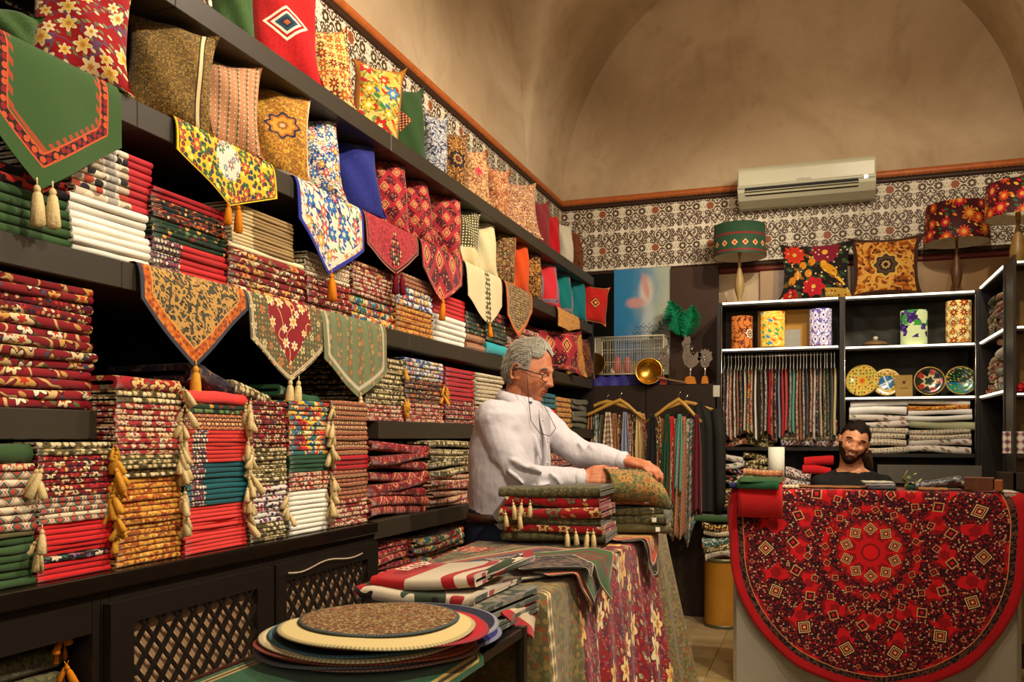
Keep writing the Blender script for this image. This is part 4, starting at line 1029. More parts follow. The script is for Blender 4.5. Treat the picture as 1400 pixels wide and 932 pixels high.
# big floral cloth over the table: top, long right side, near end
def table_cloth():
    n = Nd('olive_red_floral_cloth'); x, y = n.uv(False)   # x along the table, y = height drop (0 at top edge, negative down)
    red = L_leaves(n, L_leaves(n, L_vines(n, '#8c1018', x, y * .6, 26, '#5a1830', .06), x, y * .5, 42, ['#7c8060', '#a83040', '#5c2038', '#b8a878'], .5), x, y, 60, ['#c8505c', '#6c7a5c'], .3)
    red = L_flowers(n, red, x, y * .62, 8.5, ['#e8cc86', '#e0b868', '#ecd9a4'], '#b8742c', '#5a1018', 6, .95, .75)
    ol = L_specks(n, L_vines(n, '#5f5836', x, y, 18, '#7a6e3e', .05), x, y, 46, ['#8c7440', '#8a4a2c', '#6c6a44'], .30, .5)
    b = n.noise(n.vec(x * .0 + y, y), 5, 2) * .10
    m1 = (x > b - .02 - y * .12) * (x < n.m('SUBTRACT', 1.34, b) + y * .34)
    c = n.mix(m1 * (y < .5), ol, red)
    lat = L_diamonds(n, '#5c5434', x, y, 42, 26, ['#d8c894', '#8a5a34', None, '#d8c894'])
    bd = (x + .22 + y * .02).abs().min((x - 1.50 + y * -.02 - .0).abs())
    c = n.mix(bd < .022, c, lat)
    c = n.mix((x - 1.62).abs() < .004, c, '#2e2a1c')
    mat = finish(n, c, x, y, var=0)
    m = MB(); Y0, Y1 = 2.0, 3.72; nx = 90; nz = 40; x0 = XTAB
    pts = []; uvs = []
    vs = [('t', i / 10) for i in range(11)] + [('s', q / .82) for q in (.002, .005, .009, .014)] + [('s', i / nz) for i in range(1, nz + 1)]
    for kind, v in vs:
        row = []; ur = []
        for i in range(nx + 1):
            u = i / nx; y = Y0 + (Y1 - Y0) * u; s = y - Y0 - .25
            if kind == 't': row.append((-1.03 + (.388) * v, y, ZTAB + .003)); ur.append((s, .40 * (1 - v)))
            else:
                dr = .82 * v; a = min(dr / .02, 1.2)
                rip = .020 * sin(u * 34 + .5 * sin(u * 9)) + .014 * sin(u * 71 + 1)
                xx = x0 - .014 + .016 * sin(min(1, dr / .018) * pi / 2) + dr * (.06 + .10 * max(0, u - .55) * 2 + rip * 2.2)
                yy = y + dr * (.10 * (u - .5) + .05 * max(0, u - .8) * 5)
                row.append((xx, yy, ZTAB + .003 - (dr - .010 if dr > .018 else .008 * (1 - cos(dr / .018 * pi / 2))))); ur.append((s, -dr))
        pts.append(row); uvs.append(ur)
    m.grid(pts, uvs, True)
    # near end hanging
    pts = []; uvs = []
    for j in range(21):
        dr = .80 * j / 20; row = []; ur = []
        for i in range(21):
            u = i / 20; x = -1.03 + .414 * u + dr * .06 * u
            row.append((x, Y0 - dr * .05 - .01 * sin(u * 12) * min(1, dr * 5) * (1 - u), ZTAB + .003 - dr)); ur.append((-.25 - (1 - u) * .39, -dr))
        pts.append(row); uvs.append(ur)
    m.grid(pts, uvs, True)
    o = m.obj('tablecloth', mat); o.modifiers.new('thickness', 'SOLIDIFY').thickness = .0025
    tag(o, 'olive tablecloth with red flowered middle hanging down the table side', 'tablecloth')
table_cloth()

# flat cloths spread on the table
GS = 'flat cloths spread on the table'
FL = {}
FL['olivebord'] = lambda n, x, y, d: L_bands(n, p_olivestripe(n, x, y), d, [(.0, .006, '#4a3a2a'), (.012, .02, '#a86a48'), (.03, .055, '#6c5a58'), (.035, .05, '#8c8250'), (.075, .080, '#a8844c')])
FL['redbord'] = lambda n, x, y, d: n.mix((y > .03) * (y < .16), L_bands(n, p_olivestripe(n, x, y), d, [(0, .008, '#8c3a30')]), L_specks(n, '#a83c34', x, y, 60, ['#dcb080', '#7c2a28', '#c86a50'], .42, .6))
FL['stripe'] = lambda n, x, y, d: L_bands(n, L_specks(n, '#524c34', x, y, 50, ['#6e6444', '#8a5a40'], .35, .5), d, [(0, .01, '#c8b48c'), (.02, .035, '#b0483c'), (.045, .07, '#494560'), (.085, .095, '#a89464')])
FL['whitebord'] = lambda n, x, y, d: L_bands(n, L_flowers(n, '#3c3c34', x, y, 60, ['#9c9480', '#74705c'], '#3c3c34'), d, [(0, .035, '#d8cdb0'), (.035, .037, '#2a2a24')])
FL['greenc'] = lambda n, x, y, d: L_bands(n, n.mix(d > .075, '#3a5a30', L_vines(n, '#42603a', x, y, 20, '#7a2c20', .08)), d, [(0, .003, '#c8b890'), (.045, .062, '#6c2a20')])
FL['orangec'] = lambda n, x, y, d: L_bands(n, L_specks(n, '#8a4a34', x, y, 60, ['#c8a070', '#5c3028'], .4), d, [(0, .004, '#c8b890'), (.004, .02, '#c8503a'), (.024, .034, '#d8a85c')])
FL['blackc'] = lambda n, x, y, d: L_bands(n, L_vines(n, '#1c1c22', x, y, 24, '#6a5446', .06), d, [(0, .003, '#c8c0a8'), (.03, .034, '#7a6448')])
FL['orangetop'] = lambda n, x, y, d: L_bands(n, L_flowers(n, '#b88a3c', x, y, 22, ['#ecd48c', '#c84a2c'], '#8a3a24', '#5c2418'), d, [(0, .004, '#e8d0b0'), (.004, .03, '#c8503a'), (.03, .035, '#4c2418')])
FL['greytex'] = lambda n, x, y, d: L_bands(n, L_vines(n, '#6c665c', x, y, 40, '#a89c84', .08), d, [(0, .004, '#d8d0b8')])
FL['greencloth'] = lambda n, x, y, d: L_bands(n, L_specks(n, '#15512f', x, y, 190, ['#1a5c36', '#114627'], .4), d, [(.012, .030, '#a8904c'), (.018, .024, '#3c3420')])
for k, v in FL.items(): CP['f_' + k] = v
z = ZTAB + .006
def lf(a, b=0.0): return lambda u, v: a * sin(u * 5 + v * 3) * .5 + b * v
for (c, w, d, rot, key, lab) in [
    ((-.90, 2.62), .46, .66, .10, 'redbord', 'olive cloth with red floral band spread below the big pile'),
    ((-.84, 2.52), .40, .60, -.12, 'olivebord', 'olive cloth with woven stripes spread on the table'),
    ((-.80, 2.50), .34, .52, -.32, 'stripe', 'olive cloth with blue and red border stripes'),
    ((-.76, 2.26), .22, .34, -.55, 'whitebord', 'dark cloth with broad cream border on the table'),
    ((-.72, 2.44), .26, .34, -.75, 'greytex', 'grey textured cloth with pale edging')]:
    drape('flat_cloth', c, w, d, rot, z, T2('f_' + key), lab, 'cloth', GS, xe=XTAB + .012, lift=lf(.003)); z += .0035
ze = z
for (c, w, rot, key, lab) in [
    ((-.66, 2.34), .27, .80, 'orangec', 'rust cloth corner hanging under the green ones'), ((-.67, 2.36), .29, .66, 'greenc', 'lowest green cloth corner hanging over the table edge'),
    ((-.66, 2.46), .28, .95, 'orangec', 'rust edged cloth between the two green corners'), ((-.655, 2.44), .27, .80, 'greenc', 'green cloth with red border, upper hanging corner'),
    ((-.70, 2.28), .22, .60, 'blackc', 'black patterned cloth corner hanging beside blanket')]:
    drape('flat_cloth', c, w, w, rot, ze, T2('f_' + key), lab, 'cloth', GS, xe=XTAB + .016 + (ze - z) * 1.5, lift=lf(.004)); ze += .004
for i, (c, w, rot, key, lab) in enumerate([
    ((-.66, 3.26), .30, .80, 'blackc', 'lower black cloth with pale edging, corner over table edge'), ((-.645, 3.22), .28, .74, 'blackc', 'upper black cloth with pale edging, far table edge'),
    ((-.67, 3.20), .27, .78, 'orangetop', 'orange flowered cloth with red border under olive pile')]):
    drape('flat_cloth', c, w, w, rot, ZTAB + .008 + i * .005, T2('f_' + key), lab, 'cloth', 'cloths under the far olive pile', xe=XTAB + .02 + i * .006, lift=lf(.004))

def pile(name, c, rot, specs, z0, label_tail, cat, group, rr, tags=False, mess=.35):
    z = z0; out = []
    for i, (w, d, th, key, words, nest, dx, dy, dr) in enumerate(specs):
        me = fold_mesh(w, d, th * .98, rr, nest, mess, 12)
        o = link(name, me, T(key), None, (c[0] + dx, c[1] + dy, z), (0, 0, rot + dr)); z += th
        tag(o, words + label_tail, cat, group); out.append(o)
        if tags:
            m = MB(); m.box((w * .28, -.003 + .002, th * .55), (.016, .0015, .016)); m.obj('paper_label', plain('white_paper', '#e8e4d8', .7, .2), o)
    return out
rr = random.Random(11)
GP = 'folded runners in the big pile on the table'
P1 = pile('folded_runner', (-.865, 2.86), .05, [
    (.37, .26, .030, 'oliveplain', 'olive folded runner at bottom', 3, 0, .01, .02), (.35, .25, .026, 'redflower2', 'red floral folded runner, second from bottom', 2, .00, .0, -.02),
    (.36, .26, .030, 'oliveplain', 'olive folded runner, third from bottom', 3, -.01, .0, .03), (.36, .25, .036, 'redflower2', 'red floral folded runner, fourth from bottom', 2, -.005, -.01, -.02),
    (.33, .25, .034, 'redflower2', 'red floral folded runner, second from top', 2, .0, .0, .02), (.36, .26, .034, 'oliveplain', 'olive folded runner on top', 3, -.01, .0, -.01)],
    ZTAB + .022, ' of the big pile before the standing man', 'folded runner', GP, rr)
for (o, xs) in ((P1[3], (-.15, -.10)), (P1[4], (-.13, -.10, -.07)), (P1[1], (.06, .09, .13, .15))):
    for xx in xs: add_tassel(o, (xx, -.018, .012), CREAMTASSEL, .95, rr)
P2 = pile('folded_runner', (-.635, 3.20), .12, [
    (.21, .24, .034, 'olive2', 'olive folded runner, bottom one', 3, .015, 0, .08), (.20, .24, .036, 'olive2', 'olive folded runner, second from bottom', 3, .005, 0, -.05),
    (.20, .24, .032, 'olive2', 'olive folded runner, second from top', 3, -.005, 0, .05), (.19, .24, .036, 'olive2', 'olive folded runner with dark inner layers, topmost', 3, -.02, 0, -.02)] if False else [
    (.21, .24, .034, 'olive', 'olive folded runner, bottom one', 3, .015, 0, .08), (.20, .24, .036, 'oliveplain', 'olive folded runner, second from bottom', 3, .005, 0, -.05),
    (.20, .24, .032, 'oliveplain', 'olive folded runner, second from top', 3, -.005, 0, .05), (.19, .24, .036, 'rust', 'rust and olive folded runner, topmost', 3, -.02, 0, -.02)],
    ZTAB + .024, ' in the tagged pile below the held cloth', 'folded runner', 'tagged olive runners', rr, tags=True)

def text_mesh(name, cu, mat):
    t = bpy.data.objects.new(name, cu); COL.objects.link(t); dg = bpy.context.evaluated_depsgraph_get(); dg.update()
    me = bpy.data.meshes.new_from_object(t.evaluated_get(dg)); bpy.data.objects.remove(t)
    me.materials.clear(); return link(name, me, mat)
# folded blankets with bold red lettering
BL = {}
BL['b_top'] = lambda n, x, y, d: n.mix(x < -.12 , n.mix(((x - .02) * 9 + (y * 21).sin() * .9).abs() < .22, n.mix(((x - .09) * 9 + (y * 17 + 2).sin()).abs() < .18, '#dccdae', '#b01c20'), '#b01c20'), '#b8161c')
def p_blanket(n, x, y):
    X, Y = n.uv(False)
    c = n.mix(n.noise(n.vec(X, Y * .5), 7, 2, .5) > .54, '#dccfb2', '#a81c20')
    c = n.mix(n.noise(n.vec(X + 3, Y * .6), 9, 2, .5) > .60, c, '#3c4a34'); return n.mix(n.noise(n.vec(X + 6, Y), 12, 2, .5) > .66, c, '#2a1c18')
def p_blanketgrey(n, x, y): return n.mix(n.noise(n.vec(x, y), 14, 3, .6) > .5, n.mix(n.noise(n.vec(x, y), 40, 2), '#5c5a48', '#a89c84'), '#33442c')
def p_blankettop(n, x, y):
    X, Y = n.uv(False)   # X 0..w across, Y depth
    w = (X - .20) + (Y * 22).sin() * .018
    c = n.mix((w.abs() < .014).max(((w - .05).abs() < .008)), '#dccfb2', '#b01a20')
    return n.mix(X < .088 , c, '#b8161c')
for _k in ('blanket', 'blanketgrey', 'blankettop'): PRINTS[_k] = globals()['p_' + _k]
GBL = 'folded blankets beside the round mats'
BK = pile('folded_blanket', (-.82, 1.66), -.06, [
    (.27, .30, .020, 'blanketgrey', 'thin grey-green folded blanket at bottom', 2, .04, .04, .02), (.27, .30, .030, 'blanketgrey', 'grey and green folded blanket, second from bottom', 1, .03, .04, -.03),
    (.29, .30, .028, 'blanket', 'cream folded blanket with red figures, second from top', 2, -.01, .05, .05), (.25, .27, .026, 'blankettop', 'cream folded blanket with red lettered band, topmost', 1, -.01, .09, .10)],
    .889, ' of the blanket pile', 'blanket', GBL, rr, mess=.8)
# the lettering on the red band, a flat print
cu = bpy.data.curves.new('lettering', 'FONT'); cu.body = 'ERTEP'; cu.size = .050; cu.extrude = .0004; cu.align_x = 'CENTER'; cu.align_y = 'CENTER'; cu.space_character = 1.05
lt = text_mesh('lettering', cu, plain('cream_print', '#dccfb2', .85, .1)); lt.parent = BK[3]
lt.location = (-.072, .14, .0275); lt.rotation_euler = (0, 0, radians(84))
# rolled corner and hanging striped corner of the blankets
m = MB(); m.tube([(-.72, 1.84, .985), (-.69, 1.92, 1.0), (-.665, 2.02, 1.01)], [.012, .015, .016], 12)
tag(m.obj('rolled_blanket_end', T('blanket')), 'red and cream rolled blanket end on the blanket pile', 'blanket', GBL)
CP['f_redstripe'] = lambda n, x, y, d: n.mix(((x * 13).fr() - .5).abs() < .22, '#b81a20', '#dcc8a8')
drape('blanket_corner', (-.66, 1.90), .16, .22, -.5, .925, T2('f_redstripe'), 'red and cream striped blanket corner hanging beside the case', 'blanket', GBL, xe=-.655, lift=lf(.004))

# ---------------------------------------------------------------- round mats on green cloth
drape('green_cloth', (-.785, 1.15), .40, .80, 0, .890, T2('f_greencloth'), 'dark green cloth with gold border over the glass case', 'tablecloth', xe=-.618, lift=lf(.0015), bulge=.3)
def mat_print(name, base, rim):
    n = Nd('round_mat_' + name); x, y = n.uv(False); r = (x * x + y * y).sqrt()
    c = n.mix(r > .955, base if not base.startswith('@') else T_expr(n, base[1:], x * .17, y * .17), rim)
    ang = n.atan2(y, x); c = n.mix((r > .95) * ((ang * 150).sin() > .3), c, n.mix(.5, rim, '#2a2a30'))
    nz = n.noise(n.vec(x, y), 90, 2, .7)
    c = n.mix(1.0, c, n.mix(nz, (.75, .75, .75, 1), (1.2, 1.2, 1.2, 1)), 'MULTIPLY')
    return n.done(c, .85, .15, 0, nz, .6, .001)
def T_expr(n, k, x, y): return PRINTS[k](n, x, y)
mats = [  # bottom to top: px, py of the centre, radius, base, rim, words
    (550, 864, .205, '#2f2c66', '#7a7a90', 'blue-violet round mat, lowest of the pile'), (507, 878, .208, '#5c2224', '#8a6a60', 'maroon round mat, second from bottom'),
    (498, 874, .206, '#33323c', '#6a6a74', 'black round mat, third from bottom'), (505, 871, .203, '@rust', '#a85a40', 'rust patterned round mat, fourth from bottom'),
    (497, 868, .202, '#7c2a2c', '#8c4a3c', 'brick red round mat under the thin cream one'), (502, 864, .199, '#c8b88c', '#c8b890', 'thin cream round mat, middle of the pile'),
    (512, 859, .196, '#1c2c34', '#4a7078', 'dark teal-edged round mat, upper half'), (548, 848, .190, '#262838', '#8a8a90', 'navy round mat sticking out at the back right'),
    (530, 855, .187, '#a8242a', '#98343a', 'bright red round mat, third from top'), (517, 853, .180, '#c8b47c', '#b8a878', 'broad pale yellow round mat, second from top'),
    (520, 843, .150, '@weave', '#4c5450', 'brown speckled round mat on top of the pile')]
zm = .898
for i, (px, py, R, base, rim, lab) in enumerate(mats):
    p = on_level(px, py, zm + .004); m = MB(); seg = 56; rr2 = random.Random(i); ph = rr2.random() * 6
    prof = [(0, .0055), (.5, .0055), (.93, .0055), (.985, .0045), (1, .0025), (.985, .0006), (.93, 0), (0, 0)]
    rows = []; uvs = []
    for (q, zz) in prof:
        rows.append([(q * R * (1 + .01 * sin(3 * a + ph)) * cos(a), q * R * (1 + .012 * sin(2 * a + ph)) * sin(a), zz - .006 * q * q * max(0, sin(2 * a + ph)) * (1 if i < 10 else .3)) for a in [2 * pi * k / seg for k in range(seg + 1)]])
        uvs.append([(q * cos(2 * pi * k / seg), q * sin(2 * pi * k / seg)) for k in range(seg + 1)])
    m.grid(rows, uvs, True, flip=True)
    o = m.obj('round_mat', mat_print(str(i), base, rim), None, (p.x, p.y, zm)); tag(o, lab, 'mat', 'round mats on the green cloth'); zm += .0063

# bags and small things inside the case
for i, (x, y, z, c, lab) in enumerate([(-.72, 1.70, .07, '#8a6a4c', 'tan folded pouch on the case floor'), (-.70, 1.50, .07, '#6c2a24', 'dark red pouch on the case floor'), (-.72, 1.62, .455, '#a8946c', 'cream folded pouch on the case\'s inner shelf')]):
    me = fold_mesh(.16, .12, .05, rr, 2, .5); o = link('pouch', me, plain('pouch_cloth_%d' % i, c, .8, .2), None, (x, y, z), (0, 0, 1.4)); tag(o, lab, 'pouch', 'pouches in the glass case')
# ---------------------------------------------------------------- back of the shop
YU = 6.40
def bx(px, Y=YU): return on_back(px, 500, Y).x
def bz(px, py, Y=YU): return on_back(px, py, Y).z
BT2 = lambda k: T(k)
BLACKCLOTH = plain('black_backing_cloth', '#3a372e', .55, .35, 0, .35, 7)
LED = Nd('led_strip'); LEDM = LED.done('#fff4d8', .5, .2, emit='#fff0d0', es=3.2)

def build_display_shelving():
    r = empty('display_shelving', (0, 0, 0), 0, 'black display shelving with lit edges across the back wall', 'shelving')
    x0, xm, x1 = bx(983), bx(1151), bx(1338); zt = bz(985, 414)
    D = .34
    for x in (x0, xm, x1):
        m = MB(); m.box((x, YU + D / 2, zt / 2), (.028, D, zt)); m.obj('upright', BLACKWOOD, r)
        m = MB(); m.tube([(x + (.018 if x < xm + .01 else -.018), YU - .004, .9), (x + (.018 if x < xm + .01 else -.018), YU - .004, zt - .03)], .004, 6); m.obj('metal_edge', STEEL, r)
    # wrinkled black cloth behind
    pts = []; uvs = []
    for j in range(41):
        row = []; 
        for i in range(81):
            x = x0 + (x1 - x0) * i / 80; z = .3 + (zt - .3) * j / 40
            row.append((x, YU + D - .02 + .010 * sin(x * 23 + z * 11) * sin(z * 17 - x * 9) + .007 * sin((x + z) * 41), z))
        pts.append(row)
    m = MB(); m.grid(pts); m.obj('backing_cloth', BLACKCLOTH, r)
    shelves = [(x0, xm, zt), (xm, x1, bz(1250, 401)), (x0, xm, bz(1060, 475)), (xm, x1, bz(1250, 471)), (xm, x1, bz(1250, 542)), (x0, xm, bz(1060, 611)), (xm, x1, bz(1250, 620)), (x0, xm, .42), (xm, x1, .42)]
    for k, (a, b, z) in enumerate(shelves):
        m = MB(); m.box(((a + b) / 2, YU + D / 2, z - .012), (b - a - .03, D - .03, .024)); m.obj('shelf_board', BLACKWOOD, r)
        if k < 5:
            m = MB(); m.box(((a + b) / 2, YU + .003, z - .006), (b - a - .05, .010, .011)); m.obj('light_strip', LEDM, r)
    # garment rail
    zr = bz(1060, 485); m = MB(); m.tube([(x0 + .015, YU + .06, zr), (xm - .015, YU + .06, zr)], .007, 10); m.obj('garment_rail', STEEL, r)
    # small wall socket knobs
    return shelves, x0, xm, x1, zr
SH, UX0, UXM, UX1, ZRAIL = build_display_shelving()
Z1L, Z1R, Z2L, Z2R, Z3R, Z4L, Z4R = [s[2] for s in SH[:7]]

# scarves on wire hangers along the rail
rr = random.Random(21)
keys = ['florablack', 'purplewhite', 'redcream', 'paleflower', 'rust', 'florablack', 'creamdot', 'multi', 'redcream', 'white', 'black', 'goldblack', 'purplewhite', 'deepred', 'redkilim', 'florablack', 'greyblue', 'red', 'coral', 'greyteal', 'mint', 'redcream', 'rust', 'purplewhite', 'blackorange', 'redcream', 'paleflower', 'florablack', 'creamdot', 'olivecream', 'darkgreenmix', 'oliveplain', 'sand']
words = dict(florablack='black floral', purplewhite='purple and white', redcream='red and cream', paleflower='pale flowered', rust='rust patterned', creamdot='cream dotted', multi='multicoloured', white='white', black='black', goldblack='gold and black', deepred='deep red', redkilim='dark red kilim', greyblue='grey-blue', red='bright red', coral='coral red', greyteal='teal and cream', mint='mint green', blackorange='black and orange', olivecream='olive and cream', darkgreenmix='dark green', oliveplain='olive', sand='sand coloured')
for i, k in enumerate(keys):
    x = bx(990 + i * 4.72 + rr.uniform(-.8, .8)); m = MB(); L = .46 + rr.uniform(-.03, .04); zb = ZRAIL - .105
    W = .26; rows = []; uvs = []
    for j in range(9):
        v = j / 8; row = []; ur = []
        for q in range(14):
            # loop of cloth: front and back faces, thin in x, long in y
            a = 2 * pi * q / 14; tx = .0085 + .003 * sin(q * 2.1 + i)
            row.append((x + tx * cos(a) * (1 + .3 * v) + .003 * sin(v * 5 + i), YU + .06 + (W / 2 - .02) * sin(a) * (1 - .0 * v) - .0 , zb - L * v - (.012 * sin(q + i) if j == 8 else 0)))
            ur.append((sin(a) * W / 2 + q * .013, -L * v))
        rows.append(row); uvs.append(ur)
    m.grid(rows, uvs, True, closed_u=True)
    b0 = len(m.v); 
    m.f.append(tuple(range(14))); m.uv.append(None); m.sm.append(False); m.mi.append(0)
    o = m.obj('hanging_scarf', T(k))
    tag(o, f'{words[k]} scarf on wire hanger, {ORD[i]} from left on the lit rail', 'scarf', 'scarves on the lit rail')
    h = MB(); hy = YU + .06; pts = [(x, hy + .012 * cos(a) , ZRAIL + .004 + .012 * sin(a)) for a in [pi * 1.0 - pi * q / 6 for q in range(7)]]
    h.tube(pts[::-1] + [(x, hy - .004, ZRAIL - .03), (x, hy, ZRAIL - .06)], .0018, 5, False)
    h.tube([(x, hy, ZRAIL - .060), (x, hy - .10, zb - .012), (x, hy + .10, zb - .012), (x, hy, ZRAIL - .055)], .0022, 5, False)
    h.obj('hanger', plain('bright_hanger_wire', '#c8c6b8', .3, .6, .3, .05, 20), o)

# ---- lamps, cushions and wares on the lit shelves
def shade_mat(name, fn, glow=None, es=0.0):
    n = Nd('shade_' + name); x, y = n.uv(False); c = fn(n, x, y)
    return n.done(c, .6, .2, emit=c if glow else None, es=es)
def drum(name, c, r0, r1, z0, z1, mat, parent, th=.003, inner=None):
    m = MB(); m.lathe([(r0, z0), (r1, z1), (r1 - th, z1), (r0 - th, z0), (r0, z0)], c, 36); o = m.obj(name, mat, parent)
    if inner:
        m = MB(); m.lathe([(r0 - th - .001, z0 + .001), (r1 - th - .001, z1 - .001)], c, 36); m.obj('lining', inner, parent)
    return o
LIN = plain('white_lamp_lining', '#d8d0ba', .7, .2)
CREAMWOOD = plain('turned_pale_wood', '#a88c58', .45, .4, 0, .15, 30)
def table_lamp(px, pyb, pyt_shade, pyb_shade, rpx, Y, mat, label, base_mat=CREAMWOOD):
    p = on_back(px, pyb, Y); k = p.y / ray(px, 500)[1] / FPX; R = rpx * k
    zb = p.z; zs0 = bz(px, pyb_shade, Y); zs1 = bz(px, pyt_shade, Y); h = zs0 - zb
    r = empty('table_lamp', (p.x, p.y, zb), 0, label, 'lamp', 'table lamps on top of the display shelves')
    q = max(h, .1); s = min(q, .25) / .2
    prof = [(0, 0), (.042 * s, 0), (.044 * s, .010), (.030 * s, .022), (.014, .030), (.016, .045), (.026 * s, q * .30), (.029 * s, q * .42), (.020 * s, q * .60), (.009, q * .78), (.013, q * .84), (.008, q * .90), (.008, q + .03), (0, q + .03)]
    m = MB(); m.lathe(prof, (0, 0, 0), 20); m.obj('base', base_mat, r)
    drum('shade', (0, 0, 0), R, R * .94, h - .01, zs1 - zb, mat, r, inner=LIN)
    m = MB(); m.lathe([(.012, h - .0), (.014, h + .03), (.010, h + .045)], (0, 0, 0), 10)
    for a in range(3): m.tube([(0, 0, h + .04), (R * .95 * cos(a * 2.1), R * .95 * sin(a * 2.1), zs1 - zb - .02)], .0015, 4)
    m.obj('socket', BRASS, r)
    return r
S_green = shade_mat('green_diamond', lambda n, x, y: L_bands(n, n.mix((y % .1 > .0) if False else ((((x * 13).fr() - .5).abs() + ((y - .075) * 13).abs()) < .30), '#2c4a34', n.mix((((x * 13).fr() - .5).abs() + ((y - .075) * 13).abs()) < .18, '#e0b070', '#b83a2c')), y, [(.015, .03, '#7a2c2a'), (.135, .15, '#7a2c2a')]))
S_redflor = shade_mat('red_floral', lambda n, x, y: L_flowers(n, L_leaves(n, '#3c1216', x, y, 22, ['#2c5a34', '#c8701c', '#a81c24', '#d8a83c'], .75), x, y, 9.5, ['#b81c2c', '#c8401c', '#8c1430', '#b8601c'], '#d89a3c', '#2a0c10', 11, 1.35))
S_redgeo = shade_mat('red_geometric', lambda n, x, y: L_diamonds(n, L_specks(n, '#6c0f18', x, y, 50, ['#a81c24', '#3c0a10'], .4), x, y, 5, 5, [None, '#d8a040', '#7c141c', '#e0b050', '#8c1a20']))
def on_top(px): return Z1L if px < 1150 else Z1R
def pyz(px, z, Y): return HORY - (z - EYE) * FPX / (Y / ray(px, 500)[1])
table_lamp(1011, pyz(1011, Z1L, 6.55), 309, 350, 36, 6.55, S_green, 'table lamp with green drum shade and orange diamonds, pale turned base')
table_lamp(1308, pyz(1308, Z1R, 6.58), 281, 330, 41, 6.58, S_redflor, 'lamp with dark red floral shade above the plates bay', plain('brown_turned_wood', '#5c3a1c', .4, .4, 0, .2, 20))

def back_cushion(px0, px1, pyt, key, label, Y=6.56, z=None, roll=0):
    x0, x1 = bx(px0, Y), bx(px1, Y); z = z or on_top((px0 + px1) / 2); h = bz((px0 + px1) / 2, pyt, Y) - z
    o = link('cushion', pillow_mesh((x1 - x0) * 1.02, h * 1.04, .10), T2(key), None, ((x0 + x1) / 2, Y, z + .002), (-.14, roll, 0)); tag(o, label, 'cushion', 'cushions on top of the display shelves')
back_cushion(1067, 1164, 331, 'fruitbird', 'black cushion with red flowers, fruit and yellow bird')
back_cushion(1163, 1260, 322, 'orangemed', 'brown and orange cushion with a dark round medallion')

def cyl_shade(px0, px1, pyt, zsh, fn, name, label, Y=6.50, foot=None, es=.35):
    x0, x1 = bx(px0, Y), bx(px1, Y); R = (x1 - x0) / 2; zt = bz((px0 + px1) / 2, pyt, Y)
    r = empty('lit_lampshade', ((x0 + x1) / 2, Y, zsh), 0, label, 'lampshade', 'small cylinder lamps on the lit shelves')
    drum('shade', (0, 0, 0), R, R, .012 if foot else .002, zt - zsh, shade_mat(name, fn, True, es), r, inner=LIN)
    m = MB(); m.lathe([(0, 0), (R * 1.25 if foot else R * .9, 0), (R * 1.2 if foot else R * .9, .008), (R * .8, .014), (0, .014)], (0, 0, 0), 24); m.obj('base', plain('carved_wood_foot', '#6c4c2a', .5, .3), r)
cyl_shade(1000, 1029, 433, Z2L, lambda n, x, y: medal(n, L_vines(n, '#b86a2c', x, y, 24, '#5c2414', .06), (x - .42).abs() * 1.0 - .0, y - .11, .032, ['#e8d8b8', '#2a2024', '#c8a070', '#2a2024']), 'amber', 'amber lampshade with dark star, leftmost on upper shelf')
cyl_shade(1040, 1073, 427, Z2L, lambda n, x, y: L_leaves(n, n.pal((n.noise(n.vec(x, y), 14) * 4).fr(), ['#e8b83c', '#d8902c', '#e8d070', '#c8b040']), x, y, 20, ['#2c7ab8', '#c8342a', '#3c8a50', '#e0601c'], .6), 'yellow', 'lampshade with yellow, red and blue figures', foot=1)
cyl_shade(1107, 1137, 423, Z2L, lambda n, x, y: L_diamonds(n, L_vines(n, '#d8d0e0', x, y, 30, '#5a4a8c', .07), x, y, 18, 12, ['#3c3a6c', '#e8e0e8', '#8c3a4c', '#e8e4ec', None, '#4a3a7c']), 'white', 'lampshade with white and violet tile pattern', foot=1)
cyl_shade(1231, 1268, 425, Z2R, lambda n, x, y: n.mix((y > .05) * (n.noise(n.vec(x, y), 13, 2) > .55), n.mix((y > .13) * (n.noise(n.vec(x + 4, y), 12) > .48), '#c8d498', '#3c8a3c'), L_specks(n, '#3c2460', x, y, 50, ['#5c3a8c', '#2c1848'], .5)), 'grapes', 'pale green lampshade with purple grapes')
cyl_shade(1293, 1328, 412, Z2R, lambda n, x, y: L_flowers(n, L_diamonds(n, '#e8c878', x, y, 11, 11, ['#8c3a1c', '#e8c878', '#4c5a2c', '#e8d088']), x, y, 16, ['#b8501c', '#8c2a1c'], '#e8b040', '#4c1c10', 8, 1.0, .2), 'sun', 'cream lampshade with rust flowers, rightmost', foot=1)
# yellow box with paper sheet
p0, p1 = bx(1036, 6.62), bx(1108, 6.62); m = MB(); m.box(((p0 + p1) / 2, 6.64, (Z2L + bz(1070, 424, 6.62)) / 2), (p1 - p0, .05, bz(1070, 424, 6.62) - Z2L)); o = m.obj('yellow_box', plain('yellow_card', '#b8861c', .5, .4, 0, .1, 8)); tag(o, 'flat yellow box behind the small lamps', 'box')
m = MB(); m.box((bx(1083, 6.60), 6.612, Z2L + .075), (.115, .003, .145)); tag(m.obj('paper_sheet', plain('grey_paper', '#a8a89c', .7, .2)), 'small grey paper sheet leaning on the yellow box', 'paper')
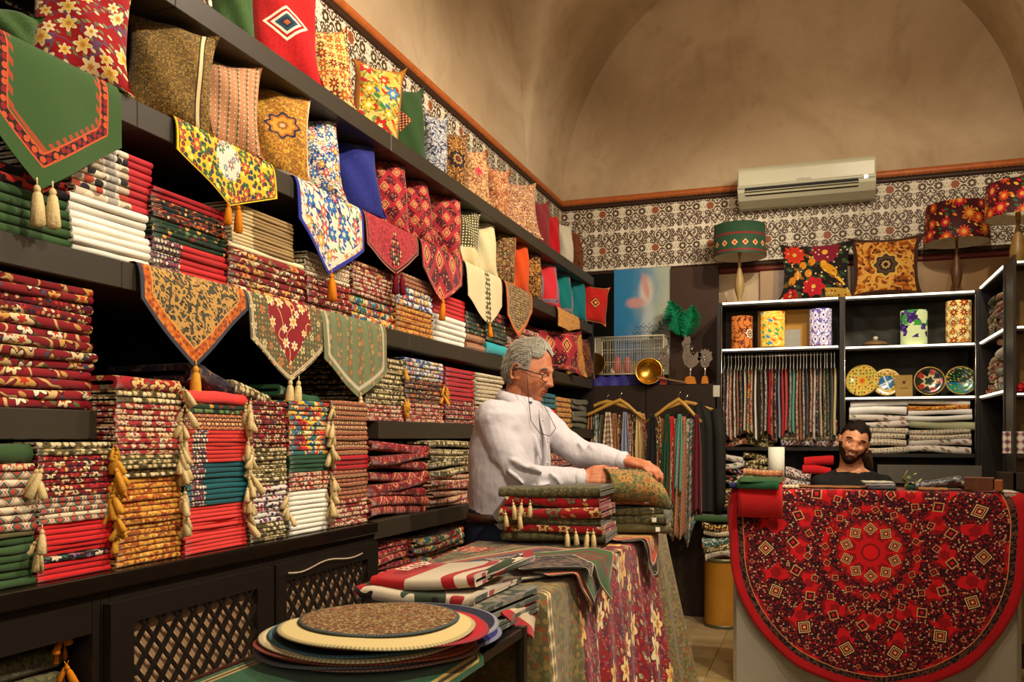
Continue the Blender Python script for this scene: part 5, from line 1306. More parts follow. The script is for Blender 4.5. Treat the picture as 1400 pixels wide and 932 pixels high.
# lidded dish
m = MB(); m.lathe([(0, 0), (.04, 0), (.075, .012), (.085, .022), (.080, .028), (.055, .040), (.02, .048), (0, .048)], (0, 0, 0), 24); o = m.obj('lidded_dish', plain('carved_bone_and_wood', '#8a6c44', .5, .4, 0, .3, 40), None, (bx(1197, 6.52), 6.52, Z2R + .001)); tag(o, 'low brown lidded dish with pale knob', 'dish')
m = MB(); m.lathe([(0, .046), (.008, .046), (.016, .058), (.018, .068), (.008, .076), (0, .078)], (0, 0, 0), 16); m.obj('knob', plain('ivory', '#e0dcc8', .3, .5), o)
# plates on stands
PL = [(1178, 513, 18, 22, 'yellow', .35), (1212, 521, 17, 19, 'blue', .05), (1271, 521, 21, 20, 'star', -.02), (1314, 519, 22, 20, 'bird', -.02)]
def plate_mat(k):
    n = Nd('plate_' + k); x, y = n.uv(False); r = (x * x + y * y).sqrt(); a = n.atan2(y, x)
    if k == 'yellow': c = L_specks(n, '#d8c45c', x, y, 5, ['#a83c1c', '#6c8a2c', '#d8902c'], .30, .5); c = n.mix(r < .30, c, '#e0b83c'); c = n.mix(r < (a * 8).cos() * .04 + .16, c, '#d8601c')
    elif k == 'blue': c = L_specks(n, '#d8b850', x, y, 5, ['#a8401c', '#5c6a2c', '#f0e0a0'], .32, .5); c = n.mix(r < .52, c, '#186a9c'); c = n.mix((r < .5) * ((x + y * .4).abs() < .06).max((x * .5 - y).abs() < .05), c, '#c8d8e0')
    elif k == 'star': c = n.mix(((a * 5).cos() * .22 + .55) > r, '#181c18', '#d8c890'); c = n.mix((((a * 2.5).cos().abs() - .95).abs() < .12) * (r > .45) * (r < .82), c, '#b8301c'); c = n.mix(((a * 5).cos() * .06 + .28) > r, c, '#1c3a30')
    else: c = L_leaves(n, n.mix(y > -.1, n.mix(n.noise(n.vec(x, y), 3) > .5, '#2c9a4c', '#2c6ab0'), '#1c2c24'), x, y, 4, ['#3cb04c', '#d8c83c', '#c85a2c', '#2a7a3c'], .8)
    return n.done(n.mix(r > .93, c, '#caa84c'), .18, .6)
for (px, py, rx, ry, k, yaw) in PL:
    Y = 6.52; c = on_back(px, py, Y); kk = c.y / ray(px, 500)[1] / FPX; R = ry * kk
    o = None; m = MB(); prof = [(0, .012), (.45, .013), (.62, .006), (.95, 0), (1, .001), (.98, .006), (.62, .014), (.4, .022), (0, .022)]
    rows = []; uvs = []; seg = 40
    for q, z in prof:
        rows.append([(q * R * cos(2 * pi * t / seg), z, q * R * sin(2 * pi * t / seg)) for t in range(seg + 1)]); uvs.append([(q * cos(2 * pi * t / seg), q * sin(2 * pi * t / seg)) for t in range(seg + 1)])
    m.grid(rows, uvs, True)
    o = m.obj('plate', plate_mat(k), None, (c.x, Y, Z3R + R * 1.0 + .012), (-.18, 0, yaw * -1))
    tag(o, {'yellow': 'yellow painted plate with orange rosette, leftmost', 'blue': 'cream painted plate with bright blue centre', 'star': 'cream plate with black star and red lozenges', 'bird': 'green plate with painted trees, rightmost'}[k], 'plate', 'painted plates on stands')
    s = MB()
    for sx in (-1, 1): s.tube([(c.x + sx * R * .45, Y - .035, Z3R + .002), (c.x + sx * R * .42, Y - .02, Z3R + .02), (c.x + sx * R * .3, Y + .035, Z3R + R * .9), (c.x + sx * R * .4, Y + .06, Z3R + .002)], .0025, 5)
    tag(s.obj('plate_stand', plain('black_wire', '#1a1814', .4, .5)), 'black wire stand holding the ' + {'yellow': 'yellow plate', 'blue': 'blue-centred plate', 'star': 'black star plate', 'bird': 'green plate'}[k], 'stand', 'plate stands')
m = MB(); m.box((0, 0, .075), (.105, .012, .15)); o = m.obj('gift_card', plain('kraft_card', '#a8884a', .7, .2, 0, .15, 60), None, (bx(1236, 6.47), 6.47, Z3R + .001), (-.12, 0, 0)); tag(o, 'kraft-brown card standing between the plates', 'card')
m = MB(); m.prism([(-.0, -.014), (.014, 0), (0, .014), (-.014, 0)], 0, .0006, Matrix.Translation((0, -.0068, .10)) @ Matrix.Rotation(pi / 2, 4, 'X')); m.box((0, -.0068, .06), (.05, .0006, .004)); m.obj('printed_mark', plain('brown_print', '#5c4424', .7, .1), o)

# folded textiles on the display shelves
def back_pile(px0, px1, z0, layers, place, Y=YU + .03, depth=.27, mess=.5, rr=random.Random(8), mid=None, cat='folded cloth', name='folded_fabric', n1=1):
    x0, x1 = bx(px0, Y), bx(px1, Y); pm = mid or (px0 + px1) / 2; z = z0 + .0005; i = 0
    for (pyt, cnt, key, w) in layers:
        zt = bz(pm, pyt, Y); th = max(.008, (zt - z) / cnt)
        for q in range(cnt):
            ww = (x1 - x0) * (.96 + rr.uniform(-.05, .03)); me = fold_mesh(ww, depth * rr.uniform(.9, 1), th * .97, rr, n1, mess, 10)
            o = link(name, me, T(key), None, ((x0 + x1) / 2 + rr.uniform(-1, 1) * .008 * (1 + mess), Y + rr.uniform(-1, 1) * .004, z), (0, 0, rr.uniform(-1, 1) * .04 * mess))
            i += 1; z += th; tag(o, f'{w} folded {cat.split()[-1]}, {ORD[i-1]} from bottom of {place}', cat, 'folded pieces in the ' + place)
back_pile(1158, 1243, Z4R, [(601, 2, 'palekilim', 'pale patterned'), (584, 2, 'palekilim', 'pale patterned'), (567, 2, 'paleflower', 'pale flowered'), (545, 2, 'softwhite', 'thick white')], 'left white pile below the plates', mess=.5, cat='tablecloth', name='folded_tablecloth')
back_pile(1240, 1332, Z4R, [(600, 2, 'paleflower', 'pale flowered'), (586, 2, 'palekilim', 'pale patterned'), (574, 1, 'sage', 'sage green'), (560, 2, 'softwhite', 'white'), (553, 1, 'gold', 'yellow patterned'), (546, 1, 'softwhite', 'white')], 'right white pile below the plates', mess=.6, cat='tablecloth', name='folded_tablecloth')
back_pile(1064, 1146, Z4L, [(602, 1, 'purplewhite', 'grey patterned'), (590, 2, 'creamdot', 'cream dotted'), (573, 1, 'redcream', 'cream and red')], 'cream pile under the scarf rail', mess=.3, cat='carpet piece', name='folded_carpet')
back_pile(984, 1022, Z4L, [(588, 3, 'redcream', 'red and cream')], 'small heap at left of lower shelf', mess=1.2)
back_pile(1018, 1062, Z4L, [(588, 3, 'olivecream', 'olive patterned')], 'small heap beside cream pile', mess=1.2)
zl = .80
back_pile(982, 1018, zl, [(655, 4, 'goldblack', 'gold and black'), (640, 2, 'florablack', 'black floral'), (622, 2, 'paleflower', 'pale blue')], 'left pile behind the white roll', mess=.9)
back_pile(1018, 1050, zl, [(655, 4, 'redcream', 'red and cream'), (620, 4, 'olivecream', 'olive and cream')], 'right pile behind the white roll', mess=.9)
back_pile(1072, 1108, zl, [(640, 4, 'purplewhite', 'purple and white')], 'pile left of the seated man', mess=.9)
back_pile(1098, 1140, bz(1118, 650, YU + .03), [(624, 2, 'red', 'bright red')], 'red heap behind the seated man', mess=.5)
m = MB(); m.box(((UX0 + UXM) / 2, YU + .17, zl - .012), (UXM - UX0 - .03, .3, .024)); tag(m.obj('low_shelf', BLACKWOOD), 'low black shelf behind the counter', 'shelf')
m = MB(); m.box((bx(1270, 6.3), 6.32, 1.06), (.62, .02, .12)); tag(m.obj('grey_panel', plain('grey_panel', '#5a564c', .6, .3)), 'low grey panel behind the counter, beside the seated man', 'panel')

# ---- cabinet below cage, with hanging garments
def build_cabinet():
    x0, x1 = bx(808), bx(978); zt = bz(890, 526); xm = bx(883)
    r = empty('wardrobe', ((x0 + x1) / 2, YU + .19, 0), 0, 'dark brown cabinet carrying the cage and trophies', 'cabinet'); w = x1 - x0
    m = MB(); m.box((0, 0, zt / 2), (w, .36, zt)); m.obj('body', DARKBROWN, r)
    for a, b in ((x0, xm), (xm, x1)):
        m = MB(); m.box(((a + b) / 2 - (x0 + x1) / 2, -.187, zt / 2), (b - a - .006, .014, zt - .01)); bevel(m.obj('door', DARKBROWN, r), .002, 1)
    m = MB(); m.box((w / 2 + .008, -.185, zt - .055), (.05, .03, .085)); bevel(m.obj('white_corner_box', plain('white_plastic', '#c8c4b4', .4, .4), r), .006, 2)
    return zt
ZCAB = build_cabinet()
m = MB(); m.box((bx(949, 6.74), 6.755, (ZCAB + 2.60) / 2), (bx(981, 6.74) - bx(917, 6.74) + .01, .03, 2.60 - ZCAB)); struct('trim_10', m, plain('dark_brown_back_panel', '#3c2410', .55, .35, 0, .12, 5), 'tall dark brown wall panel beside the blue poster')
m = MB(); m.box((bx(826, 6.76), 6.77, 2.1), (bx(841, 6.76) - bx(806, 6.76) + .05, .02, .99)); struct('trim_11', m, BACKBOARD, 'narrow black panel left of the blue poster')
# poster
def poster():
    Y = 6.765; x0, x1 = bx(840, Y), bx(917, Y); z0, z1 = bz(878, 492, Y), bz(878, 367, Y)
    n = Nd('poster_print'); x, y = n.uv(False); w, h = x1 - x0, z1 - z0
    u = x / w; v = y / h; nz = n.noise(n.vec(u, v), 3, 4, .6)
    c = n.mix(n.ss(u + nz * .5 - v * .15, .35, 1.15), '#2c7aa8', '#a8b09c')
    c = n.mix(n.ss(v + nz * .2, .55, .1) * .5, c, '#1c4a8c')
    u = (u - .06) * .92; v = v * .96 + .0
    d1 = (((u - .47) * 1.3 - (v - .72) * .1) * ((u - .47) * 1.3 - (v - .72) * .1) + (v - .70) * (v - .70) * .9).sqrt()
    c = n.mix(n.ss(d1 + nz * .1, .26, .12) * .8, c, '#d8c8b8')
    d2 = ((u - .32) * (u - .32) * .8 + (v - .60) * (v - .60) * 5).sqrt(); c = n.mix(n.ss(d2 + nz * .12, .24, .14) * .9, c, '#c89088')
    d3 = ((u - .46 + (v - .78) * .3) * (u - .46 + (v - .78) * .3) * 7 + (v - .76) * (v - .76)).sqrt(); c = n.mix(n.ss(d3 + nz * .10, .23, .13) * .85, c, '#c88a84')
    d4 = (((u - .52) * 2) * ((u - .52) * 2) + (v - .38) * (v - .38) * .8).sqrt(); c = n.mix(n.ss(d4 + nz * .2, .42, .2) * .55, c, '#c8d0cc')
    m = MB(); b = 0
    m.v += [(0, 0, 0), (w, 0, 0), (w, 0, h), (0, 0, h), (0, .008, 0), (w, .008, 0), (w, .008, h), (0, .008, h)]
    m.face((0, 1, 2, 3), [(0, 0), (w, 0), (w, h), (0, h)], False)
    for f in ((5, 4, 7, 6), (0, 4, 5, 1), (3, 2, 6, 7), (0, 3, 7, 4), (1, 5, 6, 2)): m.face(f, None, False)
    o = m.obj('poster', n.done(c, .35, .4), None, (x0, Y - .012, z0)); tag(o, 'blue poster with pale pink painted figure and dark script', 'poster')
    s = MB(); rr = random.Random(2)
    for row, (ys, n0) in enumerate(((.36, 5), (.30, 6))):
        x = w * .86
        for k in range(n0):
            L = w * rr.uniform(.06, .12); y0 = h * ys + rr.uniform(-.004, .004)
            s.tube([(x, -.002, y0 + .012), (x - L * .3, -.002, y0 - .004), (x - L * .7, -.002, y0 - .006), (x - L, -.002, y0 + .010)], .0016, 4)
            if rr.random() < .7: s.tube([(x - L * .5, -.002, y0 + .012), (x - L * .45, -.002, y0 + .034)], .0014, 4)
            s.ball((x - L * .5, -.002, y0 - .016), .0022, 5, 4)
            x -= L * 1.0
    s.obj('script_lettering', plain('dark_blue_ink', '#16284a', .5, .2), o)
poster()
# blue cloth and cage
p0, p1 = bx(811, 6.46), bx(906, 6.46); zc1 = bz(860, 513, 6.46)
pts = []; uvs = []
for j in range(15):
    row = []
    for i in range(41):
        u = i / 40; a = j / 14 * pi; hh = (zc1 - ZCAB)
        row.append((p0 + (p1 - p0) * u, 6.60 - .165 * cos(a) * (1 + .03 * sin(u * 30)) , ZCAB + .002 + min(hh, hh * 1.3 * sin(a)) * (1 + .10 * sin(u * 40 + j)) * (.85 if j in (0, 14) else 1)))
    pts.append(row)
m = MB(); m.grid(pts, None, True, flip=True); o = m.obj('blue_cloth', plain('violet_blue_cloth', '#34307e', .6, .3, 0, .2, 20)); tag(o, 'crumpled violet-blue cloth under the white wire cage', 'cloth')
def cage():
    x0, x1 = bx(814, 6.5), bx(907, 6.5); z0 = zc1 + .012; z1 = bz(860, 460, 6.5); y0, y1 = 6.49, 6.72; w = x1 - x0
    WIRE = plain('white_cage_wire', '#c8bea0', .4, .5, .2, .1, 40)
    r = empty('wire_cage', ((x0 + x1) / 2, (y0 + y1) / 2, z0), 0, 'white wire bird cage on the violet-blue cloth', 'cage'); D = y1 - y0; H = z1 - z0
    m = MB()
    for z in (0, H):
        for s in (-1, 1):
            m.tube([(-w / 2, s * D / 2, z), (w / 2, s * D / 2, z)], .006, 6); m.tube([(s * w / 2, -D / 2, z), (s * w / 2, D / 2, z)], .006, 6)
    for a in (-1, 1):
        for b in (-1, 1): m.tube([(a * w / 2, b * D / 2, 0), (a * w / 2, b * D / 2, H)], .005, 6)
    m.obj('frame', WIRE, r)
    for s in (-1, 1):
        m = MB(); N = 34 if s < 0 else 24
        for i in range(N + 1): x = -w / 2 + w * i / N; m.tube([(x, s * D / 2, 0), (x, s * D / 2, H)], .0016, 4, False)
        for z in (.33, .66): m.tube([(-w / 2, s * D / 2, H * z), (w / 2, s * D / 2, H * z)], .0022, 4, False)
        m.obj('wire_grid', WIRE, r)
        m = MB()
        for i in range(13): y = -D / 2 + D * i / 12; m.tube([(s * w / 2, y, 0), (s * w / 2, y, H)], .0016, 4, False)
        m.obj('wire_grid', WIRE, r)
    m = MB()
    for i in range(28): x = -w / 2 + w * i / 27; m.tube([(x, -D / 2, H), (x, D / 2, H)], .0016, 4, False)
    m.obj('wire_roof', WIRE, r)
    m = MB(); m.box((0, 0, .004), (w, D, .008)); m.obj('tray', plain('brass_tray', '#a88448', .4, .4), r)
    for (x, c, z, s) in ((-.12, '#b04c50', .12, .04), (-.04, '#b85a5c', .12, .03), (.1, '#c8a050', .06, .035), (-.15, '#d8ccae', .04, .03)):
        m = MB(); m.lathe([(0, 0), (s * .6, 0), (s, z * .4), (s * .7, z), (s * .3, z + .02), (0, z + .02)], (x, .03, .01), 12); tag(m.obj('cage_pot', plain('pot' + c[1:], c, .5, .4)), {'#b04c50': 'dark rose pot', '#b85a5c': 'smaller rose pot', '#c8a050': 'yellow brass pot', '#d8ccae': 'small cream pot'}[c] + ' standing inside the wire cage', 'pot', 'pots in the cage').location = r.location
cage()
# brass plate behind the cage at left
m = MB(); m.lathe([(0, 0), (.06, .004), (.085, .012), (.088, .012), (.06, 0)], (0, 0, 0), 28, Matrix.Rotation(pi / 2 - .2, 4, 'X')); o = m.obj('brass_plate', BRASS, None, (bx(814, 6.47), 6.44, ZCAB + .165)); tag(o, 'round brass plate at the left side of the cage', 'plate')
# brass pan with long handle
c = on_back(887, 510, 6.36); c.z = ZCAB + .098; m = MB(); R = .094
M = Matrix.Rotation(pi / 2 - .12, 4, 'X') @ Matrix.Rotation(.15, 4, 'Y')
m.lathe([(0, -.045), (R * .7, -.040), (R * .95, -.008), (R, 0), (R * 1.06, .004), (R * 1.06, .008), (R * .96, .006), (R * .88, -.006), (R * .66, -.034), (0, -.038)], (0, 0, 0), 36, M); o = m.obj('brass_pan', BRASS, None, c); tag(o, 'round brass pan tilted toward the room beside the cage', 'pan')
m = MB(); m.bar((.06, .01, -.045), (.27, .03, -.088), .022, .010); m.obj('handle', plain('wooden_handle', '#8a6a44', .5, .3, 0, .2, 20), o)
# trophies
def trophy(px, pyt, base, shape, label):
    Y = 6.42; p = on_back(px, 520, Y); k = p.y / ray(px, 500)[1] / FPX; H = bz(px, pyt, Y) - ZCAB
    r = empty('trophy', (p.x, Y, ZCAB + .001), 0, label, 'trophy', 'trophies on the dark cabinet')
    OR = plain('trophy_base_' + base[1:], base, .35, .5); bw = .05 if shape != 'peacock' else .085
    m = MB(); m.prism([(-bw / 2, 0), (bw / 2, 0), (bw * .36, .05), (0, .06), (-bw * .36, .05)], -.022, .022, Matrix.Rotation(pi / 2, 4, 'X')); m.obj('base', OR, r)
    m = MB(); m.lathe([(.006, .055), (.013, .07), (.006, .085), (.012, .10), (.005, .115)], (0, 0, 0), 12); m.obj('stem', STEEL, r)
    FIL = plain('silver_filigree', '#8a7c6c', .4, .5, .4, .45, 160)
    m = MB()
    if shape == 'boteh': poly = [(0, 0)] + [(.045 * sin(a) * (1 - .0), .075 - .075 * cos(a)) for a in [pi * k / 10 for k in range(1, 9)]] + [(.03, .150), (.036, .165), (.055, .170), (.050, .180), (.022, .182), (.0, .16)] + [(-.045 * sin(a), .075 - .075 * cos(a)) for a in [pi * (10 - k) / 10 for k in range(2, 10)]]
    elif shape == 'peacock': poly = [(0, 0), (.04, .02), (.07, .06), (.075, .10), (.045, .11), (.02, .08), (.0, .10), (-.01, .15), (.005, .18), (-.005, .215), (-.02, .205), (-.035, .225), (-.04, .195), (-.06, .17), (-.045, .13), (-.055, .08), (-.04, .03)]
    else: poly = [(0, 0), (.03, .02), (.036, .05), (.06, .07), (.05, .10), (.055, .125), (.03, .13), (.028, .15), (.012, .135), (0, .155), (-.012, .135), (-.028, .15), (-.03, .13), (-.055, .125), (-.05, .10), (-.06, .07), (-.036, .05), (-.03, .02)]
    ph = max(q[1] for q in poly); s = (H - .11) / ph; poly = [(a * s * .95, b * s + .11) for a, b in poly]
    m.prism(poly[::-1], -.005, .005, Matrix.Rotation(pi / 2, 4, 'X')); m.obj('figure', FIL, r)
    # openwork scrolls
    m = MB(); rr = random.Random(px)
    for k in range(14):
        x = rr.uniform(-.03, .03) * s; z = .11 + rr.uniform(.02, ph * .7) * s; q = rr.uniform(.006, .011)
        m.tube([(x + q * cos(a), -.007, z + q * sin(a)) for a in [2 * pi * t / 8 for t in range(8)]], .0016, 4)
    m.obj('scrollwork', STEEL, r)
trophy(907, 472, '#c84a2c', 'boteh', 'silver boteh-shaped trophy on a small red base')
trophy(944, 457, '#c87a1c', 'peacock', 'tallest filigree trophy shaped like a bird, orange base')
trophy(964, 476, '#c87a1c', 'crest', 'crown-shaped filigree trophy, rightmost on the cabinet')
# green feathers
def plume(px0, py0, px1, py1, Y, n, spread, mat, label, fine=1):
    a = on_back(px0, py0, Y); b = on_back(px1, py1, Y); rr = random.Random(px0); m = MB(); d = b - a; L = d.length; side = Vector((d.z, 0, -d.x)).normalized()
    m.tube([a, a + d * .5 + side * .01, b], .003, 5)
    for k in range(n):
        t = rr.random(); p = a + d * t; sg = rr.choice((-1, 1)); ln = spread * (.3 + sin(pi * min(1, t * 1.1)) * .8) * rr.uniform(.7, 1.1)
        q = p + side * sg * ln * .8 + d.normalized() * ln * .5 + Vector((0, rr.uniform(-.03, .03), -ln * .25)); mid = (p + q) / 2 + Vector((0, 0, ln * .12))
        w = .0022 * fine; m.tube([p, mid, q], [w, w, w * .3], 3, False)
    o = m.obj('feather', mat); tag(o, label, 'feather', 'green feathers behind the trophies'); return o
GF = plain('emerald_feather', '#10905f', .7, .2, 0, .3, 60); DF = plain('dark_green_feather', '#123a34', .7, .2, 0, .3, 60)
plume(930, 458, 917, 412, 6.6, 520, .10, GF, 'bright green ostrich feather leaning left behind the tallest trophy')
plume(936, 462, 948, 418, 6.58, 460, .09, GF, 'bright green ostrich feather leaning right behind the tallest trophy')
plume(888, 462, 918, 430, 6.56, 90, .06, DF, 'sparse dark green feather hanging over the cage corner')

# ---- scarves and jacket hanging in front of the cabinet
HW = plain('pale_hanger_wood', '#b88c3c', .4, .4, 0, .15, 14)
def coat_hanger(pxc, pyh, px0, px1, pye, Y, label):
    c = on_back(pxc, pyh, Y); e0 = on_back(px0, pye, Y); e1 = on_back(px1, pye, Y)
    m = MB(); mid = Vector((c.x, c.y, on_back(pxc, pyh + 16, Y).z)); pts0 = [e0, e0 + (mid - e0) * .5 + Vector((0, 0, .006)), mid + Vector((0, 0, .004))]
    m.tube([e0, e0.lerp(mid, .35), e0.lerp(mid, .7) + Vector((0, 0, .006)), mid, e1.lerp(mid, .7) + Vector((0, 0, .006)), e1.lerp(mid, .35), e1], [(.008, .010), (.009, .012), (.010, .014), (.010, .016), (.010, .014), (.009, .012), (.008, .010)], 8)
    o = m.obj('coat_hanger', HW); tag(o, label, 'hanger', 'wooden hangers on the dark cabinet')
    h = MB(); h.tube([mid, mid + Vector((0, 0, .035)), mid + Vector((.012, 0, .05)), mid + Vector((0, .01, .065)), mid + Vector((-.012, .02, .055))], .003, 6, False); h.obj('hook', STEEL, o)
coat_hanger(848, 531, 790, 881, 573, 6.22, 'front wooden hanger over the pink and brown scarves')
coat_hanger(830, 533, 798, 866, 560, 6.30, 'second wooden hanger just behind the left one')
coat_hanger(928, 530, 883, 959, 577, 6.18, 'front right wooden hanger over the long green scarves')
coat_hanger(938, 534, 905, 975, 560, 6.28, 'rear right wooden hanger carrying the dark jacket')
def hang(px0, px1, pyt, pyb, Y, key, label, group, skew=0.0, seed=0, pointed=False):
    rr = random.Random(seed + int(px0)); xa, xb = bx(px0, Y), bx(px1, Y); zt = bz((px0 + px1) / 2, pyt, Y); zb = bz((px0 + px1) / 2, pyb, Y); w = xb - xa; H = zt - zb
    f = rr.choice((2, 3)); ph = rr.random() * 6; m = MB(); rows = []; uvs = []; N = 20
    for j in range(21):
        v = j / 20; row = []; ur = []
        for i in range(N + 1):
            u = i / N - .5; sp = (.50 + .5 * min(1, v * 3) + .35 * v); dep = .014 * sin(u * f * 2 * pi + ph) * (.4 + v)
            x = (xa + xb) / 2 + u * w * sp + skew * v; z = zt - H * v + (.02 * cos(u * 7 + ph) * v)
            if pointed: z += H * .18 * abs(u) * 2 * v
            row.append((x, Y + dep - .02 * sin(pi * min(1, v * 8)) * 0, z)); ur.append((u * w * 2.2, -H * v))
        rows.append(row); uvs.append(ur)
    m.grid(rows, uvs, True, flip=True); o = m.obj('hanging_scarf', T(key)); o.modifiers.new('thickness', 'SOLIDIFY').thickness = .004
    tag(o, label, 'scarf', group); return o
GL1 = 'scarves on the left wooden hangers'; GL2 = 'scarves on the right wooden hangers'
for i, (a, b, k, w) in enumerate([(801, 812, 'rust', 'rust red'), (808, 822, 'greyteal', 'dark teal'), (818, 828, 'oliveplain', 'olive'), (824, 838, 'creamkilim', 'brown zigzag'), (834, 846, 'rust', 'dusty pink'), (843, 853, 'goldblack', 'gold and black'), (850, 859, 'greyblue', 'silver grey'), (856, 864, 'redcream', 'rose'), (861, 872, 'olivecream', 'olive striped'), (868, 878, 'beige', 'plain beige'), (874, 884, 'redcream', 'pink and cream')]):
    hang(a, b, 563 + (i % 3) * 2, 690, 6.24 + .012 * (i % 3), k, f'{w} scarf, {ORD[i]} from left on the left hangers', GL1, (i - 5) * .006, i)
for i, (a, b, k, w, pb, sk) in enumerate([(886, 898, 'black', 'black', 690, -.01), (896, 905, 'goldblack', 'gold and black', 700, -.02), (902, 912, 'rust', 'brown', 690, -.02), (908, 918, 'darkgreen', 'dark green', 700, -.02), (912, 924, 'red', 'bright red', 690, -.03), (918, 930, 'olivecream', 'olive patterned', 742, -.03), (925, 934, 'mint', 'mint green', 670, -.02), (928, 940, 'rust', 'rust and cream', 735, -.03), (934, 953, 'greyteal', 'teal and cream', 745, -.02), (948, 958, 'maroon', 'maroon', 700, 0)]):
    hang(a, b, 566 + (i % 3) * 3, pb, 6.16 + .014 * (i % 3), k, f'{w} long scarf, {ORD[i]} from left on the right hangers', GL2, sk, i + 30, i in (5, 8))
# dark jacket
def jacket():
    Y = 6.26; xa, xb = bx(940, Y), bx(986, Y); zt = bz(955, 548, Y); zb = bz(965, 698, Y); rows = []
    for j in range(25):
        v = j / 24; row = []
        for i in range(33):
            a = 2 * pi * i / 32; wx = (xb - xa) / 2 * (.30 + .62 * min(1, (v * 6) ** .6) + .10 * v); wy = .05 * (.5 + .5 * min(1, v * 5))
            cx = (xa + xb) / 2 - .03 + .03 * min(1, v * 4)
            row.append((cx + wx * cos(a) * (1 + .06 * sin(a * 7 + v * 5)), Y + wy * sin(a) * (1 + .3 * sin(a * 9)), zt - (zt - zb) * v - .04 * abs(cos(a)) * (1 - v)))
        rows.append(row)
    m = MB(); m.grid(rows, None, True, flip=True)
    m.tube([(xb - .03, Y - .02, zt - .06), (xb - .005, Y - .04, zt - .25), (xb + .0, Y - .05, zb + .10), (xb - .01, Y - .05, zb - .01)], [.035, .042, .036, .03], 10)
    o = m.obj('jacket', plain('charcoal_jacket_cloth', '#24241f', .8, .2, 0, .25, 30)); tag(o, 'dark charcoal jacket hanging right of the long scarves', 'jacket')
jacket()

# ---- air conditioner
def aircon():
    Yf = 6.56; a = on_back(1008, 228, Yf); b = on_back(1198, 211, Yf); W = b.x - a.x; zt = (a.z + b.z) / 2; zb = (bz(1010, 281, Yf) + bz(1198, 262, Yf)) / 2; H = zt - zb
    r = empty('air_conditioner', ((a.x + b.x) / 2, YB, zb), 0, 'white wall-mounted air conditioner above the frieze', 'air conditioner'); D = YB - Yf
    WH = plain('ivory_plastic', '#c6c4a8', .35, .45, 0, .04, 10); GY = plain('grey_green_plastic', '#8f9180', .4, .4, 0, .05, 10); DK = plain('dark_vent', '#1c1a16', .6, .2)
    prof = [(0, 0), (-.10, .0), (-.19, .035), (-D + .004, .085), (-D, .10), (-D, H * .52), (-D, H - .03), (-D + .03, H), (0, H)]
    def ext(prof, x0, x1, mat, nm):
        m = MB(); n = len(prof)
        m.v += [(x0, y, z) for y, z in prof] + [(x1, y, z) for y, z in prof]
        m.face(list(range(n)), None, False); m.face([n + i for i in range(n)][::-1], None, False)
        for i in range(n): j = (i + 1) % n; m.face((i, n + i, n + j, j), None, False)
        return bevel(m.obj(nm, mat, r, merge=True), .008, 3)
    ext(prof, -W / 2, W / 2, WH, 'body')
    ext([(-D - .006, H * .47), (-D + .01, H * .47), (-D + .01, H - .035), (-D - .006, H - .035)], -W / 2 + .004, W / 2 - .004, WH, 'front_panel')
    ext([(-D - .003, H * .38), (-D + .01, H * .38), (-D + .01, H * .455), (-D - .003, H * .455)], -W / 2 + .006, W / 2 - .006, GY, 'grille_band')
    m = MB(); m.box((-.03, -D + .028, .068), (W * .80, .012, .045), M=Matrix.Rotation(0, 4, 'X')); 
    v0 = MB(); v0.box((0, 0, 0), (W * .82, .05, .012)); o = v0.obj('vent_opening', DK, r, (-.03, -D + .035, .082), (.75, 0, 0))
    v1 = MB(); v1.box((0, 0, 0), (W * .82, .035, .03)); v1.obj('vent_opening', DK, r, (-.03, -D + .012, .098), (.0, 0, 0))
    for k in range(2):
        v2 = MB(); v2.box((0, 0, 0), (W * .815, .030, .004)); v2.obj('louvre', WH, r, (-.03, -D + .002 + .02 * k, .094 - .018 * k), (.5, 0, 0))
    m = MB(); m.box((W * .43, -D - .002, .125), (.03, .006, .04)); bevel(m.obj('display_window', plain('grey_window', '#a9a898', .2, .5), r), .002, 2)
    cu = bpy.data.curves.new('maker_name', 'FONT'); cu.body = 'SAMSUNG'; cu.size = .022; cu.extrude = .0005; cu.align_x = 'CENTER'
    t = text_mesh('maker_name', cu, plain('grey_lettering', '#6a6a60', .5, .3)); t.parent = r; t.location = (-.01, -D - .0065, H * .50); t.rotation_euler = (pi / 2, 0, 0)
aircon()

